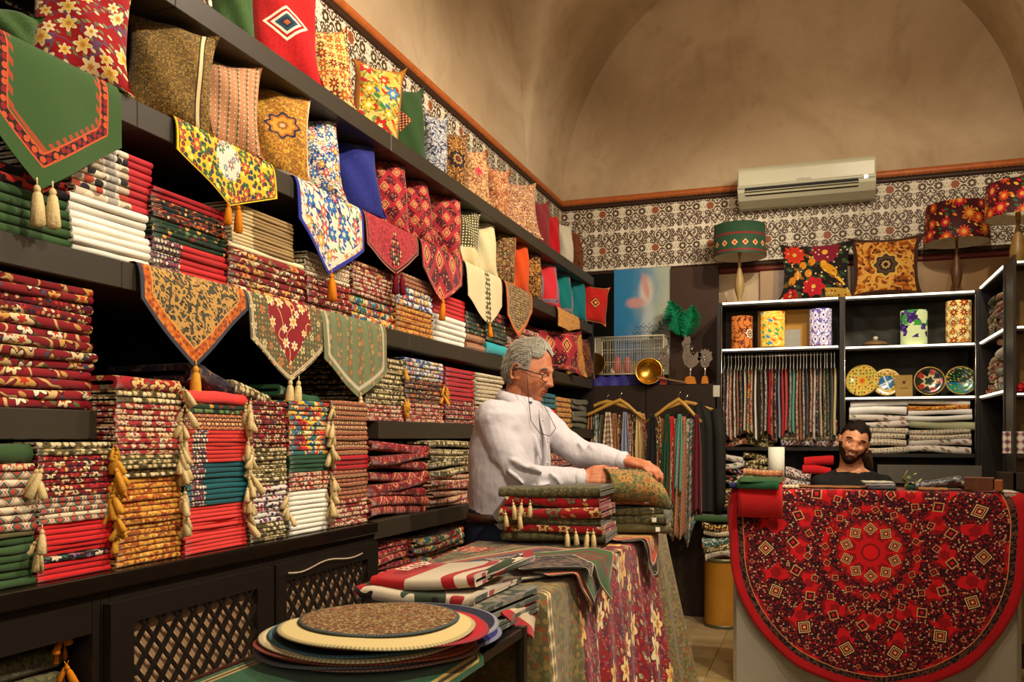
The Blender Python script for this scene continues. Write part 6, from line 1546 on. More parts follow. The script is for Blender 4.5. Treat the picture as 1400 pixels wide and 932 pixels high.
# ---- shelving along the right wall
def right_units():
    XR2 = .987; r = empty('corner_shelving', (0, 0, 0), 0, 'black lit shelving along the right wall, open toward the room', 'shelving')
    zz = [on_x(1340, 393, XR2).z, on_x(1342, 467, XR2).z, on_x(1342, 541, XR2).z, .95]; y0, y1 = 5.60, 6.385
    m = MB(); m.box((XR2 + .32, (y0 + y1) / 2, zz[0] / 2), (.02, y1 - y0, zz[0])); m.obj('back_panel', BLACKWOOD, r)
    m = MB(); m.box((XR2 + .16, y0, zz[0] / 2), (.33, .02, zz[0])); m.obj('side_panel', BLACKWOOD, r)
    m = MB(); m.box((XR2 + .16, y1, zz[0] / 2), (.33, .02, zz[0])); m.obj('side_panel', BLACKWOOD, r)
    for k, z in enumerate(zz):
        m = MB(); m.box((XR2 + .16, (y0 + y1) / 2, z - .012), (.32, y1 - y0 - .02, .024)); m.obj('shelf_board', BLACKWOOD, r)
        if k < 3: m = MB(); m.box((XR2 - .002, (y0 + y1) / 2, z - .006), (.010, y1 - y0 - .03, .010)); m.obj('light_strip', LEDM, r)
    m = MB(); m.box((XR2 + .30, 5.9, 1.2), (.01, .30, .34)); 
    # rolls and folds seen edge-on
    rr = random.Random(4); i = 0
    for (px0, px1, zb, pyt, keys, wd) in ((1346, 1357, zz[1], 408, ['darkgreenmix', 'olivecream', 'florablack'], 'dark green'), (1358, 1371, zz[1], 400, ['florablack', 'redcream', 'goldblack'], 'dark flowered'),
                             (1346, 1357, zz[2], 490, ['gold', 'redcream', 'purplewhite', 'creamdot'], 'cream and gold'), (1358, 1371, zz[2], 463, ['purplewhite', 'redcream', 'softwhite', 'greyteal', 'creamkilim'], 'pale mixed')):
        ya = on_x(px1, 450, XR2).y; yb = on_x(px0, 450, XR2).y; zt = on_x((px0 + px1) / 2, pyt, XR2).z; n = 7; th = (zt - zb) / n; z = zb + .001
        for q in range(n):
            me = fold_mesh((yb - ya) * .94, .26, th * .97, rr, 1, 1.0); k = rr.choice(keys)
            o = link('folded_fabric', me, T(k), None, (XR2 + .012 + rr.uniform(0, .012), (ya + yb) / 2, z), (0, 0, -pi / 2 + rr.uniform(-.05, .05))); z += th
            tag(o, f'{words.get(k, wd)} folded fabric, {ORD[q]} from bottom of {"upper" if zb > zz[2] + .05 else "lower"} {"far" if px0 < 1350 else "near"} corner stack', 'folded cloth', 'folded fabrics in the lit corner shelving')
    # front-facing unit nearer to the camera
    Y = 5.57; r2 = empty('side_shelving', (0, 0, 0), 0, 'black shelving at the right edge of the photo', 'shelving'); xa = XR2 + .005; xb = 1.345
    m = MB(); m.box(((xa + xb) / 2, Y - .01, 1.2), (xb - xa, .016, 2.1)); m.obj('back_panel', plain('ochre_wall_panel', '#6c5010', .5, .4, 0, .3, 5), r2)
    m = MB(); m.box((xa + .004, Y - .10, 1.15), (.014, .20, 2.28)); m.obj('side_panel', BLACKWOOD, r2)
    for k, py in enumerate((357, 446, 537, 620)):
        z = on_back(1385, py, Y - .2).z; m = MB(); m.box(((xa + xb) / 2 + .005, Y - .11, z - .012), (xb - xa - .015, .18, .022)); m.obj('shelf_board', BLACKWOOD, r2)
        if k < 3: m = MB(); m.box(((xa + xb) / 2 + .005, Y - .203, z - .006), (xb - xa - .02, .008, .009)); m.obj('light_strip', LEDM, r2)
    z = on_back(1385, 537, Y - .2).z
    m = MB(); rr = random.Random(9)
    for q in range(26): m.ball((rr.uniform(-.035, .035), rr.uniform(-.03, .03), .03 + rr.uniform(-.02, .03)), (.014, .014, .010), 7, 5)
    m.lathe([(0, 0), (.02, 0), (.026, .02), (0, .02)], (0, 0, 0), 10); o = m.obj('red_flowers', plain('red_petals', '#a8141c', .6, .3), None, (bx(1393, 5.45), 5.46, z + .001)); tag(o, 'small red flower bunch on the shelf at right edge', 'flowers')
    z = on_back(1385, 620, Y - .2).z; n = Nd('tile_pattern_box'); x, y = n.uv(False); c = L_diamonds(n, '#d8d0c0', x, y, 24, 24, ['#284a5c', '#d8d0c0', '#a8342c', None, '#284a5c']); mt = n.done(c, .5, .3)
    m = MB(); m.box((0, 0, .06), (.13, .03, .12)); o = m.obj('patterned_box', mt, None, (bx(1389, 5.45), 5.45, z + .001)); tag(o, 'white box with blue and red tile pattern at right edge', 'box')
    m = MB(); m.box((0, 0, .05), (.15, .10, .10)); o = bevel(m.obj('dark_drawer_box', DARKBROWN, None, (bx(1392, 5.3), 5.42, z - .20)), .005, 2); tag(o, 'dark brown box on the lowest shelf at right edge', 'box')
    return zz[0]
ZRT = right_units()
# lamps on the right-hand shelving
def lamp_at(x, y, zb, h, R, hs, mat, label, bm):
    r = empty('table_lamp', (x, y, zb), 0, label, 'lamp', 'table lamps on top of the display shelves')
    prof = [(0, 0), (.055, 0), (.055, .012), (.022, .03), (.02, .05), (.045, h * .32), (.048, h * .45), (.03, h * .68), (.012, h * .85), (.012, h + .02), (0, h + .02)]
    m = MB(); m.lathe(prof, (0, 0, 0), 20); m.obj('base', bm, r); drum('shade', (0, 0, 0), R, R * .93, h, h + hs, mat, r, inner=LIN)
    m = MB(); m.lathe([(.014, h - .01), (.016, h + .03), (.010, h + .05)], (0, 0, 0), 10); m.obj('socket', BRASS, r)
p = on_x(1372, 300, 1.16); lamp_at(1.14, 6.05, ZRT + .001, bz(1372, 300, 6.05) - ZRT, .185, .21, S_redflor, 'large lamp with bright floral drum shade on the corner shelving', plain('gilded_wood', '#8a6a30', .4, .4, 0, .2, 20))
zs = on_back(1385, 357, 5.37).z; lamp_at(1.24, 5.44, zs + .001, bz(1398, 274, 5.44) - zs, .145, .26, S_redgeo, 'lamp with dark red geometric shade, nearest at right edge', plain('gilded_wood', '#8a6a30'))

# ---- counter with the round red cloth
def sm_(t): return t * t * (3 - 2 * t)
def counter():
    Y = 4.745; x0, x1 = on_back(1003, 700, Y).x, on_back(1396, 700, Y).x; zt = 1.03
    r = empty('counter', ((x0 + x1) / 2, Y + .2, 0), 0, 'pale grey sales counter under the round red cloth', 'counter'); w = x1 - x0
    CP_ = plain('pale_grey_laminate', '#8f8878', .45, .4, 0, .06, 4)
    m = MB(); m.box((0, 0, (zt - .03) / 2), (w - .02, .36, zt - .03)); m.obj('body', CP_, r)
    m = MB(); m.box((0, 0, zt - .015), (w, .40, .03)); bevel(m.obj('counter_top', CP_, r), .003, 2)
    for s in (-1, 1):
        m = MB(); m.bar((s * (w / 2 - .006), -.192, 0), (s * (w / 2 - .006), -.192, zt - .03), .016); m.obj('edge_strip', STEEL, r)
    # cloth: a disc folded over the front edge
    n = Nd('round_red_cloth'); x, y = n.uv(False); rad = (x * x + y * y).sqrt(); ang = n.atan2(y, x)
    base = L_specks(n, '#2e0810', x, y, 95, ['#a01820', '#c8906c', '#5c1018', '#1a0a14', '#8c1418', '#3a0c16'], .42, .7)
    # lighter red flame field
    k = n.noise(n.vec(x, y), 6, 2)
    fl = ((ang * 10).cos() * .5 + .5) * .5 + ((rad * 30).sin() * .5 + .5) * .5
    c = n.mix((fl + (k - .5) * .8) > .62, base, L_specks(n, '#a00c14', x, y, 110, ['#b00e16', '#6c0a10', '#c8342c', '#7c0a12'], .4, .6))
    def ring(c, N, R, size, off, cols, sq=True):
        st = 2 * pi / N; a2 = ((ang + off) / st + .5).fl() * st - off   # nearest spoke
        lx = x * a2.cos() + y * a2.sin() - R; ly = y * a2.cos() - x * a2.sin()
        d = (lx.abs() + ly.abs()) if sq else (lx * lx + ly * ly).sqrt() * ((n.atan2(ly, lx) * 6).cos() * .10 + 1)
        for f, col in cols: c = n.mix(d < size * f, c, col)
        return c
    RED = [(1.25, '#7c0c12'), (1.0, '#c01018'), (.45, '#8c0a12')]; BLK = [(1.0, base)]
    for (N, R, s, off) in ((10, .095, .055, .3), (10, .255, .05, .3), (12, .335, .05, 0), (12, .47, .06, .26), (12, .60, .055, 0)): c = ring(c, N, R, s, off, RED, False)
    for (N, R, s, off) in ((12, .50, .10, 0), (20, .40, .045, .15), (24, .27, .04, 0)): c = ring(c, N, R, s, off, BLK, False)
    SQ = [(1.0, '#2a0c10'), (.94, '#dcb878'), (.80, '#4a1414'), (.62, '#c8a06a'), (.50, '#7c1014'), (.20, '#dcb070')]
    SQ2 = [(1.0, '#c8905c'), (.78, '#3a0c12'), (.35, '#b81418')]
    c = ring(c, 10, .118, .034, .31, SQ); c = ring(c, 16, .215, .020, .1, SQ2); c = ring(c, 16, .30, .022, .29, SQ2)
    c = ring(c, 16, .37, .032, .1, SQ2); c = ring(c, 14, .505, .042, 0, [(1.15, '#2a0810')] + SQ); c = ring(c, 28, .58, .014, .1, SQ2)
    c = n.mix(rad < .035, c, '#d01018')
    c = n.mix(rad > .612, c, '#c8804c'); c = n.mix(rad > .616, c, L_vines(n, '#140c10', x, y, 40, '#5c3428', .07)); c = n.mix(rad > .643, c, '#a80e16'); 
    mat = finish(n, c, x, y, var=0, amt=.1)
    R = .69; cx, cz = on_back(1190, 700, Y).x, .725; m = MB(); rows = []; uvs = []; seg = 96; NR = 40
    ytop = Y - .006; he = zt - cz
    for i in range(NR + 1):
        q = R * i / NR; row = []; ur = []
        for k2 in range(seg + 1):
            a = 2 * pi * k2 / seg; u, v = q * cos(a), q * sin(a)
            wd = 1 + .09 * sm_(max(0, min(v, he)) / he) if v > 0 else 1.0
            if v > he: yy = ytop + (v - he); zz = zt + .004
            elif v > he - .012: t = (he - v) / .012; yy = ytop - .008 * t + .004; zz = zt + .004 - .004 * t
            else: yy = ytop - .006 - (he - v) * .012 - .012 * sin(u * 16 + 1) * min(1, (he - v) * 2) * (q / R) - .006 * sin(u * 31) * (q / R); zz = cz + v
            xx = cx + u * wd
            if abs(xx - (x0 + x1) / 2) > w / 2 and v < he: yy += (abs(xx - (x0 + x1) / 2) - w / 2) * .6
            row.append((xx, yy, zz)); ur.append((u, v))
        rows.append(row); uvs.append(ur)
    m.grid(rows, uvs, True, flip=False); o = m.obj('round_tablecloth', mat, merge=True); o.modifiers.new('thickness', 'SOLIDIFY').thickness = .003
    tag(o, 'round red and black medallion cloth draped over the counter', 'tablecloth')
    return x0, x1, Y, zt + .008
CX0, CX1, CY, CZ = counter()
def cpos(px, dy=.05): return on_back(px, 660, CY + dy).x, CY + dy
# wallets and small cloths on the left counter corner
def slab(px0, px1, dy, depth, z, th, mat, name, label, cat, group=None, rz=0.0, hang=0.0):
    xa = cpos(px0, dy)[0]; xb = cpos(px1, dy)[0]; m = MB(); N = 10; rows = []; pr = [(depth, 0), (depth, th)] + [(depth * (1 - i / 6), th) for i in range(1, 7)]
    if hang: pr += [(-.010, th - .002), (-.014, -.01), (-.016 - .01, -hang), (-.013 - .01, -hang), (-.006, -.012), (.0, 0)]
    else: pr += [(-.004, th * .5), (0, 0)]
    for y, zz in pr: rows.append([(( i / N - .5) * (xb - xa) * (1 + (.03 if zz < -.05 else 0)), y + .0015 * sin(i), zz + .001 * sin(i * 1.7 + y * 9)) for i in range(N + 1)])
    m.grid(rows, [[(i / N * (xb - xa), j * .03) for i in range(N + 1)] for j in range(len(rows))], True, closed_u=False)
    b0 = 0; W1 = N + 1
    m.face([j * W1 for j in range(len(rows))], None, False); m.face([j * W1 + N for j in range(len(rows))][::-1], None, False)
    o = m.obj(name, mat, None, ((xa + xb) / 2, CY + dy, z), (0, 0, rz)); tag(o, label, cat, group); return o
GW = 'flat cloth cases at the counter corner'
slab(997, 1045, -.03, .12, CZ, .022, T('navy'), 'cloth_case', 'blue-grey flat cloth case at the left counter corner', 'pouch', GW, .05)
slab(1010, 1070, -.035, .16, CZ + .024, .006, T('red'), 'red_cloth', 'bright red cloth hanging over the counter\'s left corner', 'cloth', None, -.03, hang=.175)
slab(1008, 1066, -.05, .14, CZ + .032, .010, T('darkgreen'), 'cloth_case', 'lower dark green cloth case on the red cloth', 'pouch', GW, -.08, hang=.035)
slab(1012, 1070, -.04, .12, CZ + .045, .010, T('green'), 'cloth_case', 'upper green cloth case on the red cloth', 'pouch', GW, .10, hang=.012)
me = fold_mesh(.20, .12, .035, random.Random(2), 2, .6, 12); x, y = cpos(1043, .04); o = link('folded_fabric', me, T('rust'), None, (x, y, CZ + .058), (0, 0, .05)); tag(o, 'pinkish patterned folded fabric on top of the green cases', 'folded cloth')
x, y = cpos(1060, .14); m = MB(); m.lathe([(.012, 0), (.043, 0), (.043, .21), (.012, .21), (.012, 0)], (0, 0, 0), 24); o = m.obj('paper_roll', plain('white_quilted_roll', '#c6c8b8', .7, .2, 0, .08, 70, .003), None, (x, y + .12, CZ)); tag(o, 'white paper roll standing upright on the counter', 'roll')
m = MB(); m.lathe([(.013, .211), (.018, .211), (.018, .208)], (0, 0, 0), 12); m.obj('core', plain('card_core', '#a88a5c', .7, .2), o)
slab(1070, 1092, .0, .10, CZ, .014, T('creamdot'), 'folded_fabric', 'small cream patterned cloth right of the paper roll', 'folded cloth')
slab(1092, 1186, .10, .16, CZ, .006, plain('brown_paper', '#8a5c34', .7, .2, 0, .2, 12), 'brown_paper', 'sheet of brown paper before the seated man', 'paper', None, .02)
for k, (th, c, lab) in enumerate(((.016, '#3c3c40', 'dark grey notebook, lowest before the seated man'), (.014, '#8c8c90', 'grey notebook, middle one'), (.008, '#b8b4a0', 'pale notebook on top of two others'))):
    slab(1186 - k * 3, 1226 - k * 2, .02, .12, CZ + [0, .017, .032][k], th, plain('book' + c[1:], c, .6, .3), 'notebook', lab + ('' if k != 1 else ' of three on the counter'), 'notebook', 'notebooks on the counter', .03 * k)
# plastic wrapped scarves, wooden box, plant
PLAS = Nd('crinkled_plastic'); xx, yy, zz_ = PLAS.obj(); nz = PLAS.noise(PLAS.vec(xx, yy, zz_), 40, 4, .7, '3D', 1.0)
PLM = PLAS.done(PLAS.mix(nz > .52, '#2a2c30', '#77757c'), .18, .8, 0, nz, .9, .006)
slab(1256, 1296, .03, .12, CZ, .014, plain('kraft', '#a8744c', .7, .2), 'kraft_envelope', 'brown envelope below the plastic wrapped fabric', 'envelope')
me = fold_mesh(.21, .14, .038, random.Random(3), 2, 1.2, 14); x, y = cpos(1282, .06); o = link('wrapped_fabric', me, PLM, None, (x, y, CZ + .016), (0, 0, -.08)); tag(o, 'dark fabric wrapped in shiny clear plastic on counter', 'package')
me = fold_mesh(.12, .12, .03, random.Random(5), 1, .8, 10); x, y = cpos(1318, .10); o = link('folded_fabric', me, T('greytex') if False else T('sage'), None, (x, y, CZ + .01), (0, .12, .4)); tag(o, 'grey-green folded fabric left of the wooden box', 'folded cloth')
x, y = cpos(1345, .03); m = MB(); m.box((-.02, 0, .032), (.125, .07, .058)); o = bevel(m.obj('carved_box', plain('carved_brown_wood', '#5c3016', .5, .35, 0, .3, 50, .003), None, (x, y, CZ + .002), (0, 0, -.22)), .004, 2); tag(o, 'carved reddish-brown wooden box at the counter\'s right end', 'box')
m = MB(); m.box((-.02, 0, .063), (.129, .074, .008)); bevel(m.obj('lid', plain('carved_lid', '#7a4c2a', .5, .35, 0, .5, 90, .004), o), .002, 2)
m = MB(); m.box((.064, 0, .030), (.036, .066, .056)); bevel(m.obj('end_block', plain('orange_wood', '#8a4a1c', .5, .35, 0, .25, 40), o), .005, 2)
x, y = cpos(1238, .12); m = MB(); rr = random.Random(7)
m.tube([(0, 0, 0), (.01, 0, .03), (-.01, 0, .06), (.01, 0, .095)], .003, 6); m.tube([(0, 0, .01), (.05, 0, .022), (.10, .01, .03)], .0025, 6)
o = m.obj('leafy_sprig', plain('sprig_stem', '#8a7a3c', .5, .3), None, (x, y, CZ)); tag(o, 'small leafy sprig lying beside the notebooks', 'plant')
for q in range(9):
    m = MB(); L = .035; pts = [[(L * t, (w) * .011 * sin(pi * min(.999, t + .02)), .004 * sin(pi * t) - abs(w) * .002) for w in (-1, 0, 1)] for t in [i / 5 for i in range(6)]]
    m.grid(pts); m.obj('leaf', plain('leaf_%d' % (q % 2), ['#5c7a34', '#a8b468'][q % 2], .5, .4), o, (rr.uniform(-.01, .09), rr.uniform(-.01, .01), .01 + (.07 * rr.random() if q < 5 else .02)), (rr.uniform(-.5, .5), rr.uniform(-.9, .3), rr.uniform(0, 6)))
x, y = cpos(1255, .14); slab(1240, 1275, .10, .08, CZ, .02, T('darkgreen'), 'folded_fabric', 'dark green folded cloth beside the leafy sprig', 'folded cloth')
slab(1368, 1394, .02, .20, CZ - .004, .004, T('paleflower'), 'paper_sheet', 'pale yellow printed sheet at the counter\'s far right', 'paper')

# ---- bucket with cloths beside the counter
p = on_level(985, 856, 0.0); bc = (p.x + .02, p.y, 0)
m = MB(); m.lathe([(0, 0), (.125, 0), (.130, .008), (.130, .018), (.128, .03), (.128, .44), (.131, .455), (.131, .475), (.124, .475), (.120, .10), (0, .05)], (0, 0, 0), 36); o = m.obj('drum_bin', plain('orange_tan_drum', '#a8701c', .5, .4, 0, .08, 8), None, bc); tag(o, 'orange-tan drum bin beside the counter holding cloths', 'bin')
m = MB(); m.lathe([(.129, .452), (.134, .456), (.134, .476), (.128, .480)], (0, 0, 0), 36); m.obj('metal_rim', plain('dull_metal', '#6c6848', .4, .5, .6), o); m = MB(); m.lathe([(.129, .004), (.133, .008), (.133, .026), (.129, .03)], (0, 0, 0), 36); m.obj('metal_rim', plain('dull_metal', '#6c6848', .4, .5, .6), o)
rr = random.Random(12); z = .46
for i, (key, w, th, ww, lab) in enumerate((('palekilim', 0, .07, .20, 'cream patterned cloth, lowest in the drum bin'), ('olivecream', 0, .05, .22, 'brown patterned cloth in the drum bin'), ('greyteal', 0, .07, .24, 'dark teal printed cloth slumped over the drum bin'), ('creamdot', 0, .04, .23, 'cream and olive cloth on the bin pile'), ('goldblack', 0, .05, .24, 'gold and black cloth near the top of the bin pile'), ('green', 0, .04, .30, 'plain green cloth topping the bin pile'))):
    me = fold_mesh(ww, .22, th * .97, rr, 1, 1.2 if i < 5 else .4, 10); o = link('crumpled_cloth', me, T(key), None, (bc[0] + (-.01 if i < 5 else -.03), bc[1] - .11, z), (0, rr.uniform(-.06, .06), rr.uniform(-.15, .15))); z += th * .96
    tag(o, lab, 'cloth', 'cloths in the drum bin')
# ---------------------------------------------------------------- people
def sm(x, a, b):
    t = max(0.0, min(1.0, (x - a) / (b - a))); return t * t * (3 - 2 * t)
def head_surface(d, smile=0.0):
    dx, dy, dz = d
    y = .0765 * dy; z = .122 * dz
    if dx > 0:
        e = 1.0 - .34 * sm(-dz, .0, .5) - .1 * sm(dz, .2, .7); x = .094 * dx ** e
    else:
        x = .106 * dx * (1 - .42 * sm(-dz, .1, .95))
    y *= 1 - .20 * sm(-dz, .05, .95) ; y *= 1 - .05 * sm(dx, .2, .9)
    if dx < 0: y *= 1 - .25 * sm(-dz, .3, 1)
    if dx > .05:
        w = sm(dx, .05, .35); ay = abs(y); f = 0.0
        f += .027 * exp(-(y / .0125) ** 2) * min(1, max(0, (.020 - z) / .056)) * sm(z, -.043, -.034)
        f += .010 * exp(-((ay - .013) / .0075) ** 2 - ((z + .031) / .008) ** 2)
        f -= .013 * exp(-((ay - .031) / .015) ** 2 - ((z - .004) / .0125) ** 2)
        f += .006 * exp(-((z - .024) / .009) ** 2) * exp(-(ay / .048) ** 2)
        f += (.006 + .005 * smile) * exp(-((ay - .040) / .017) ** 2 - ((z + .022) / .018) ** 2)
        f += .0062 * exp(-((z + .0545) / .0055) ** 2 - (ay / (.021 + .006 * smile)) ** 2)
        f += .0072 * exp(-((z + .067) / .006) ** 2 - (ay / .019) ** 2)
        f -= .004 * exp(-((z + .061) / .0028) ** 2 - (ay / .025) ** 2)
        f -= .005 * exp(-((z + .079) / .007) ** 2 - (ay / .02) ** 2)
        f += .011 * exp(-((z + .098) / .015) ** 2 - (ay / .022) ** 2)
        f -= .004 * exp(-((ay - .028 - .006 * smile) / .006) ** 2 - ((z + .045) / .02) ** 2) * (1 + smile)
        x += f * w
    return Vector((x, y, z))
def head_grid(nu=88, nv=72, smile=0.0):
    g = []
    for i in range(nv + 1):
        t = pi * i / nv; row = []
        for j in range(nu):
            a = 2 * pi * j / nu; row.append(head_surface((sin(t) * cos(a), sin(t) * sin(a), cos(t)), smile))
        g.append(row)
    return g
def frame(fwd, up):
    f = Vector(fwd).normalized(); l = Vector(up).cross(f).normalized(); u = f.cross(l)
    return Matrix(((f.x, l.x, u.x), (f.y, l.y, u.y), (f.z, l.z, u.z))).to_4x4()
def patch(g, M, mask, off, name, mat, parent, thick=0.0):
    """surface patch lifted off the head where mask(p) is true"""
    nv, nu = len(g) - 1, len(g[0]); m = MB(); idx = {}
    nrm = {}
    def N(i, j):
        a = g[min(i + 1, nv)][j] - g[max(i - 1, 0)][j]; b = g[i][(j + 1) % nu] - g[i][(j - 1) % nu]; n = a.cross(b)
        if n.length < 1e-10: return Vector((0, 0, 1 if i == 0 else -1))
        n.normalize(); return n if n.dot(g[i][j]) > 0 else -n
    def vid(i, j):
        j %= nu
        if (i, j) not in idx:
            p = g[i][j]; idx[(i, j)] = len(m.v); m.v.append(tuple(M @ (p + N(i, j) * off(p))))
        return idx[(i, j)]
    for i in range(nv):
        for j in range(nu):
            c = (g[i][j] + g[i + 1][j] + g[i][(j + 1) % nu] + g[i + 1][(j + 1) % nu]) / 4
            if mask(c): m.face((vid(i, j), vid(i + 1, j), vid(i + 1, j + 1), vid(i, j + 1)))
    o = m.obj(name, mat, parent, merge=True)
    if thick: s = o.modifiers.new('thickness', 'SOLIDIFY'); s.thickness = thick; s.offset = -1
    return o
def strands(g, M, mask, name, mat, parent, n, L, dirf, rad=.0011, seed=1, lift=.3):
    rr = random.Random(seed); m = MB(); nv, nu = len(g) - 1, len(g[0]); k = 0; tries = 0
    while k < n and tries < n * 30:
        tries += 1; i = rr.randrange(1, nv); j = rr.randrange(nu); p = g[i][j]
        if rr.random() > sin(pi * i / nv) or not mask(p): continue
        nn = p.normalized(); d = dirf(p) + Vector((rr.uniform(-1, 1), rr.uniform(-1, 1), rr.uniform(-1, 1))) * .35; d = (d - nn * d.dot(nn)).normalized()
        l = L * rr.uniform(.6, 1.25); p = p + nn * .001
        q = [p, p + d * l * .35 + nn * l * lift, p + d * l * .75 + nn * l * lift * 1.2, p + d * l * 1.1 + nn * l * lift * .7]
        m.tube([M @ x for x in q], [rad, rad, rad * .8, rad * .2], 3, False); k += 1
    o = m.obj(name, mat, parent); tag(o, None, None, None); return o
def hand(m, wrist, X, Nrm, curl, thumb, sc=1.0, spread=1.0):
    X = Vector(X).normalized(); Nrm = Vector(Nrm); Nrm = (Nrm - X * Nrm.dot(X)).normalized(); S = Nrm.cross(X) * thumb; W = Vector(wrist)
    offs = (.027, .009, -.009, -.026); kd = (.086, .090, .085, .077); seg = ((.042, .026, .021), (.046, .029, .022), (.042, .027, .021), (.033, .021, .018)); rr_ = (.0094, .0096, .0090, .0080)
    for q in range(4):
        k = W + (X * kd[q] + S * offs[q]) * sc
        m.tube([W - X * .03 * sc + S * offs[q] * .45 * sc, W + (X * .02 + S * offs[q] * .7) * sc, W + (X * .055 + S * offs[q] * .9) * sc, k], [.020 * sc, .0175 * sc, .0150 * sc, .0115 * sc], 10)
        m.ball(k + Nrm * .002, .0115 * sc, 8, 6)
        p = k; a = 0.0; pts = [k]; 
        for s2, c in zip(seg[q], curl):
            a += c * (1 + .08 * q); d = X * cos(a) - Nrm * sin(a) + S * offs[q] * 2.0 * spread; d.normalize(); p = p + d * s2 * sc; pts.append(p)
        m.tube(pts, [rr_[q] * sc, rr_[q] * .97 * sc, rr_[q] * .90 * sc, rr_[q] * .72 * sc], 9); m.ball(pts[-1], rr_[q] * .72 * sc, 8, 6)
        for p in pts[1:-1]: m.ball(p, rr_[q] * .99 * sc, 8, 6)
    t0 = W + (X * .010 + S * .020) * sc; t1 = W + (X * .040 + S * .044 - Nrm * .012) * sc; t2 = W + (X * .072 + S * .050 - Nrm * .024) * sc; t3 = W + (X * .096 + S * .044 - Nrm * .032) * sc
    m.tube([t0, t1, t2, t3], [.017 * sc, .0135 * sc, .0108 * sc, .0080 * sc], 10); m.ball(t3, .008 * sc, 8, 6); m.ball(t1, .0135 * sc, 8, 6)
def limb(m, pts, rad, seg=14):
    m.tube(pts, rad, seg)
    for p, r in zip(pts, rad): m.ball(p, r if not hasattr(r, '__len__') else min(r), 12, 8)
def loft(m, secs, f, l, seg=28, flat=.0):
    """secs: (centre, half width, half depth)"""
    rows = []
    for c, w, d in secs:
        row = []
        for k in range(seg):
            a = 2 * pi * k / seg; ca, sa = cos(a), sin(a); e = .85
            row.append(Vector(c) + f * d * math.copysign(abs(ca) ** e, ca) + l * w * math.copysign(abs(sa) ** e, sa))
        rows.append(row)
    b = m.grid(rows, None, True, closed_u=True); n = len(rows)
    m.face([b + k for k in range(seg)][::-1]); m.face([b + (n - 1) * seg + k for k in range(seg)])
def fuse(m, name, mat, parent, vox, smooth=4, disp=None):
    me = m.mesh(name); bm = bmesh.new(); bm.from_mesh(me); bmesh.ops.recalc_face_normals(bm, faces=bm.faces); bm.to_mesh(me); bm.free()
    o = link(name, me, mat, parent); r = o.modifiers.new('remesh', 'REMESH'); r.mode = 'VOXEL'; r.voxel_size = vox; r.use_smooth_shade = True
    s = o.modifiers.new('smooth', 'SMOOTH'); s.iterations = smooth; s.factor = .5
    if disp:
        for (typ, size, st) in disp:
            t = bpy.data.textures.new('fold_noise', typ); t.noise_scale = size
            if typ == 'MUSGRAVE': pass
            dm = o.modifiers.new('folds', 'DISPLACE'); dm.texture = t; dm.strength = st; dm.mid_level = .5; dm.texture_coords = 'GLOBAL'
    return o
def skin_mat(name, c1, c2):
    n = Nd(name); x, y, z = n.obj(); v = n.vec(x, y, z); a = n.noise(v, 22, 3, .6, '3D'); b = n.noise(v, 300, 2, .7, '3D')
    c = n.mix(n.ss(a, .35, .65), c1, c2); n.b.inputs['Subsurface Weight'].default_value = .08; n.b.inputs['Subsurface Radius'].default_value = (.012, .004, .002)
    n.b.inputs['Subsurface Scale'].default_value = .5
    return n.done(c, .50, .4, 0, b, .25, .0006)
SK1 = skin_mat('tanned_skin', '#c07c58', '#a86442'); SK2 = skin_mat('warm_skin', '#d0946c', '#bc7c56')
def shirt_mat():
    n = Nd('pale_shirt_cloth'); x, y, z = n.obj(); v = n.vec(x, y, z * .45)
    a = n.noise(v, 9, 3, .55, '3D', 1.2); b = n.noise(n.vec(x, y, z), 500, 1, .5, '3D')
    c = n.mix(b, '#b4aeb2', '#c6c2c6'); return n.done(c, .7, .25, 0, a, .55, .015, sheen=.1)
SHIRT = shirt_mat()
def jeans_mat():
    n = Nd('dark_denim'); x, y, z = n.obj(); b = n.noise(n.vec(x, y, z), 300, 2, .6, '3D'); return n.done(n.mix(b, '#141a2a', '#232c42'), .8, .2, 0, b, .4, .001)
DENIM = jeans_mat()
LEATH = plain('brown_leather', '#3c2214', .45, .4, 0, .15, 40)
EYEW = plain('eye_white', '#d8d0c4', .2, .5, 0, .02, 10); IRIS = plain('dark_brown_iris', '#1c0e08', .15, .6, 0, .02, 10)
LIP = plain('lip_skin', '#98503c', .45, .4, 0, .06, 60)
def ears(m, M, s=1.0):
    for sg in (-1, 1):
        c = Vector((-.012, sg * .0765, -.004))
        R = Matrix.Rotation(sg * .35, 4, 'Z')
        pts = [c + Vector((.004 + -.017 * cos(a) - .004, sg * .010, .030 * sin(a) )) for a in [pi * 2 * k / 12 for k in range(13)]]
        pts = [c + Vector((-.006 + .016 * cos(a) * (1 - .25 * (sin(a) < 0)) - .004 * sin(a) * -1, sg * (.006 + .006 * (cos(a) < 0)), .031 * sin(a))) for a in [2 * pi * k / 14 for k in range(15)]]
        m.tube([M @ p for p in pts], .0042, 7, False)
        m.ball(M @ (c + Vector((-.003, sg * .002, -.001))), (.012, .012, .012), 10, 8, (M.to_3x3().to_4x4() @ Matrix.Diagonal((1, .35, 2.0, 1))))
        m.ball(M @ (c + Vector((.006, sg * .003, -.026))), (.0065, .0065, .0065), 8, 6)
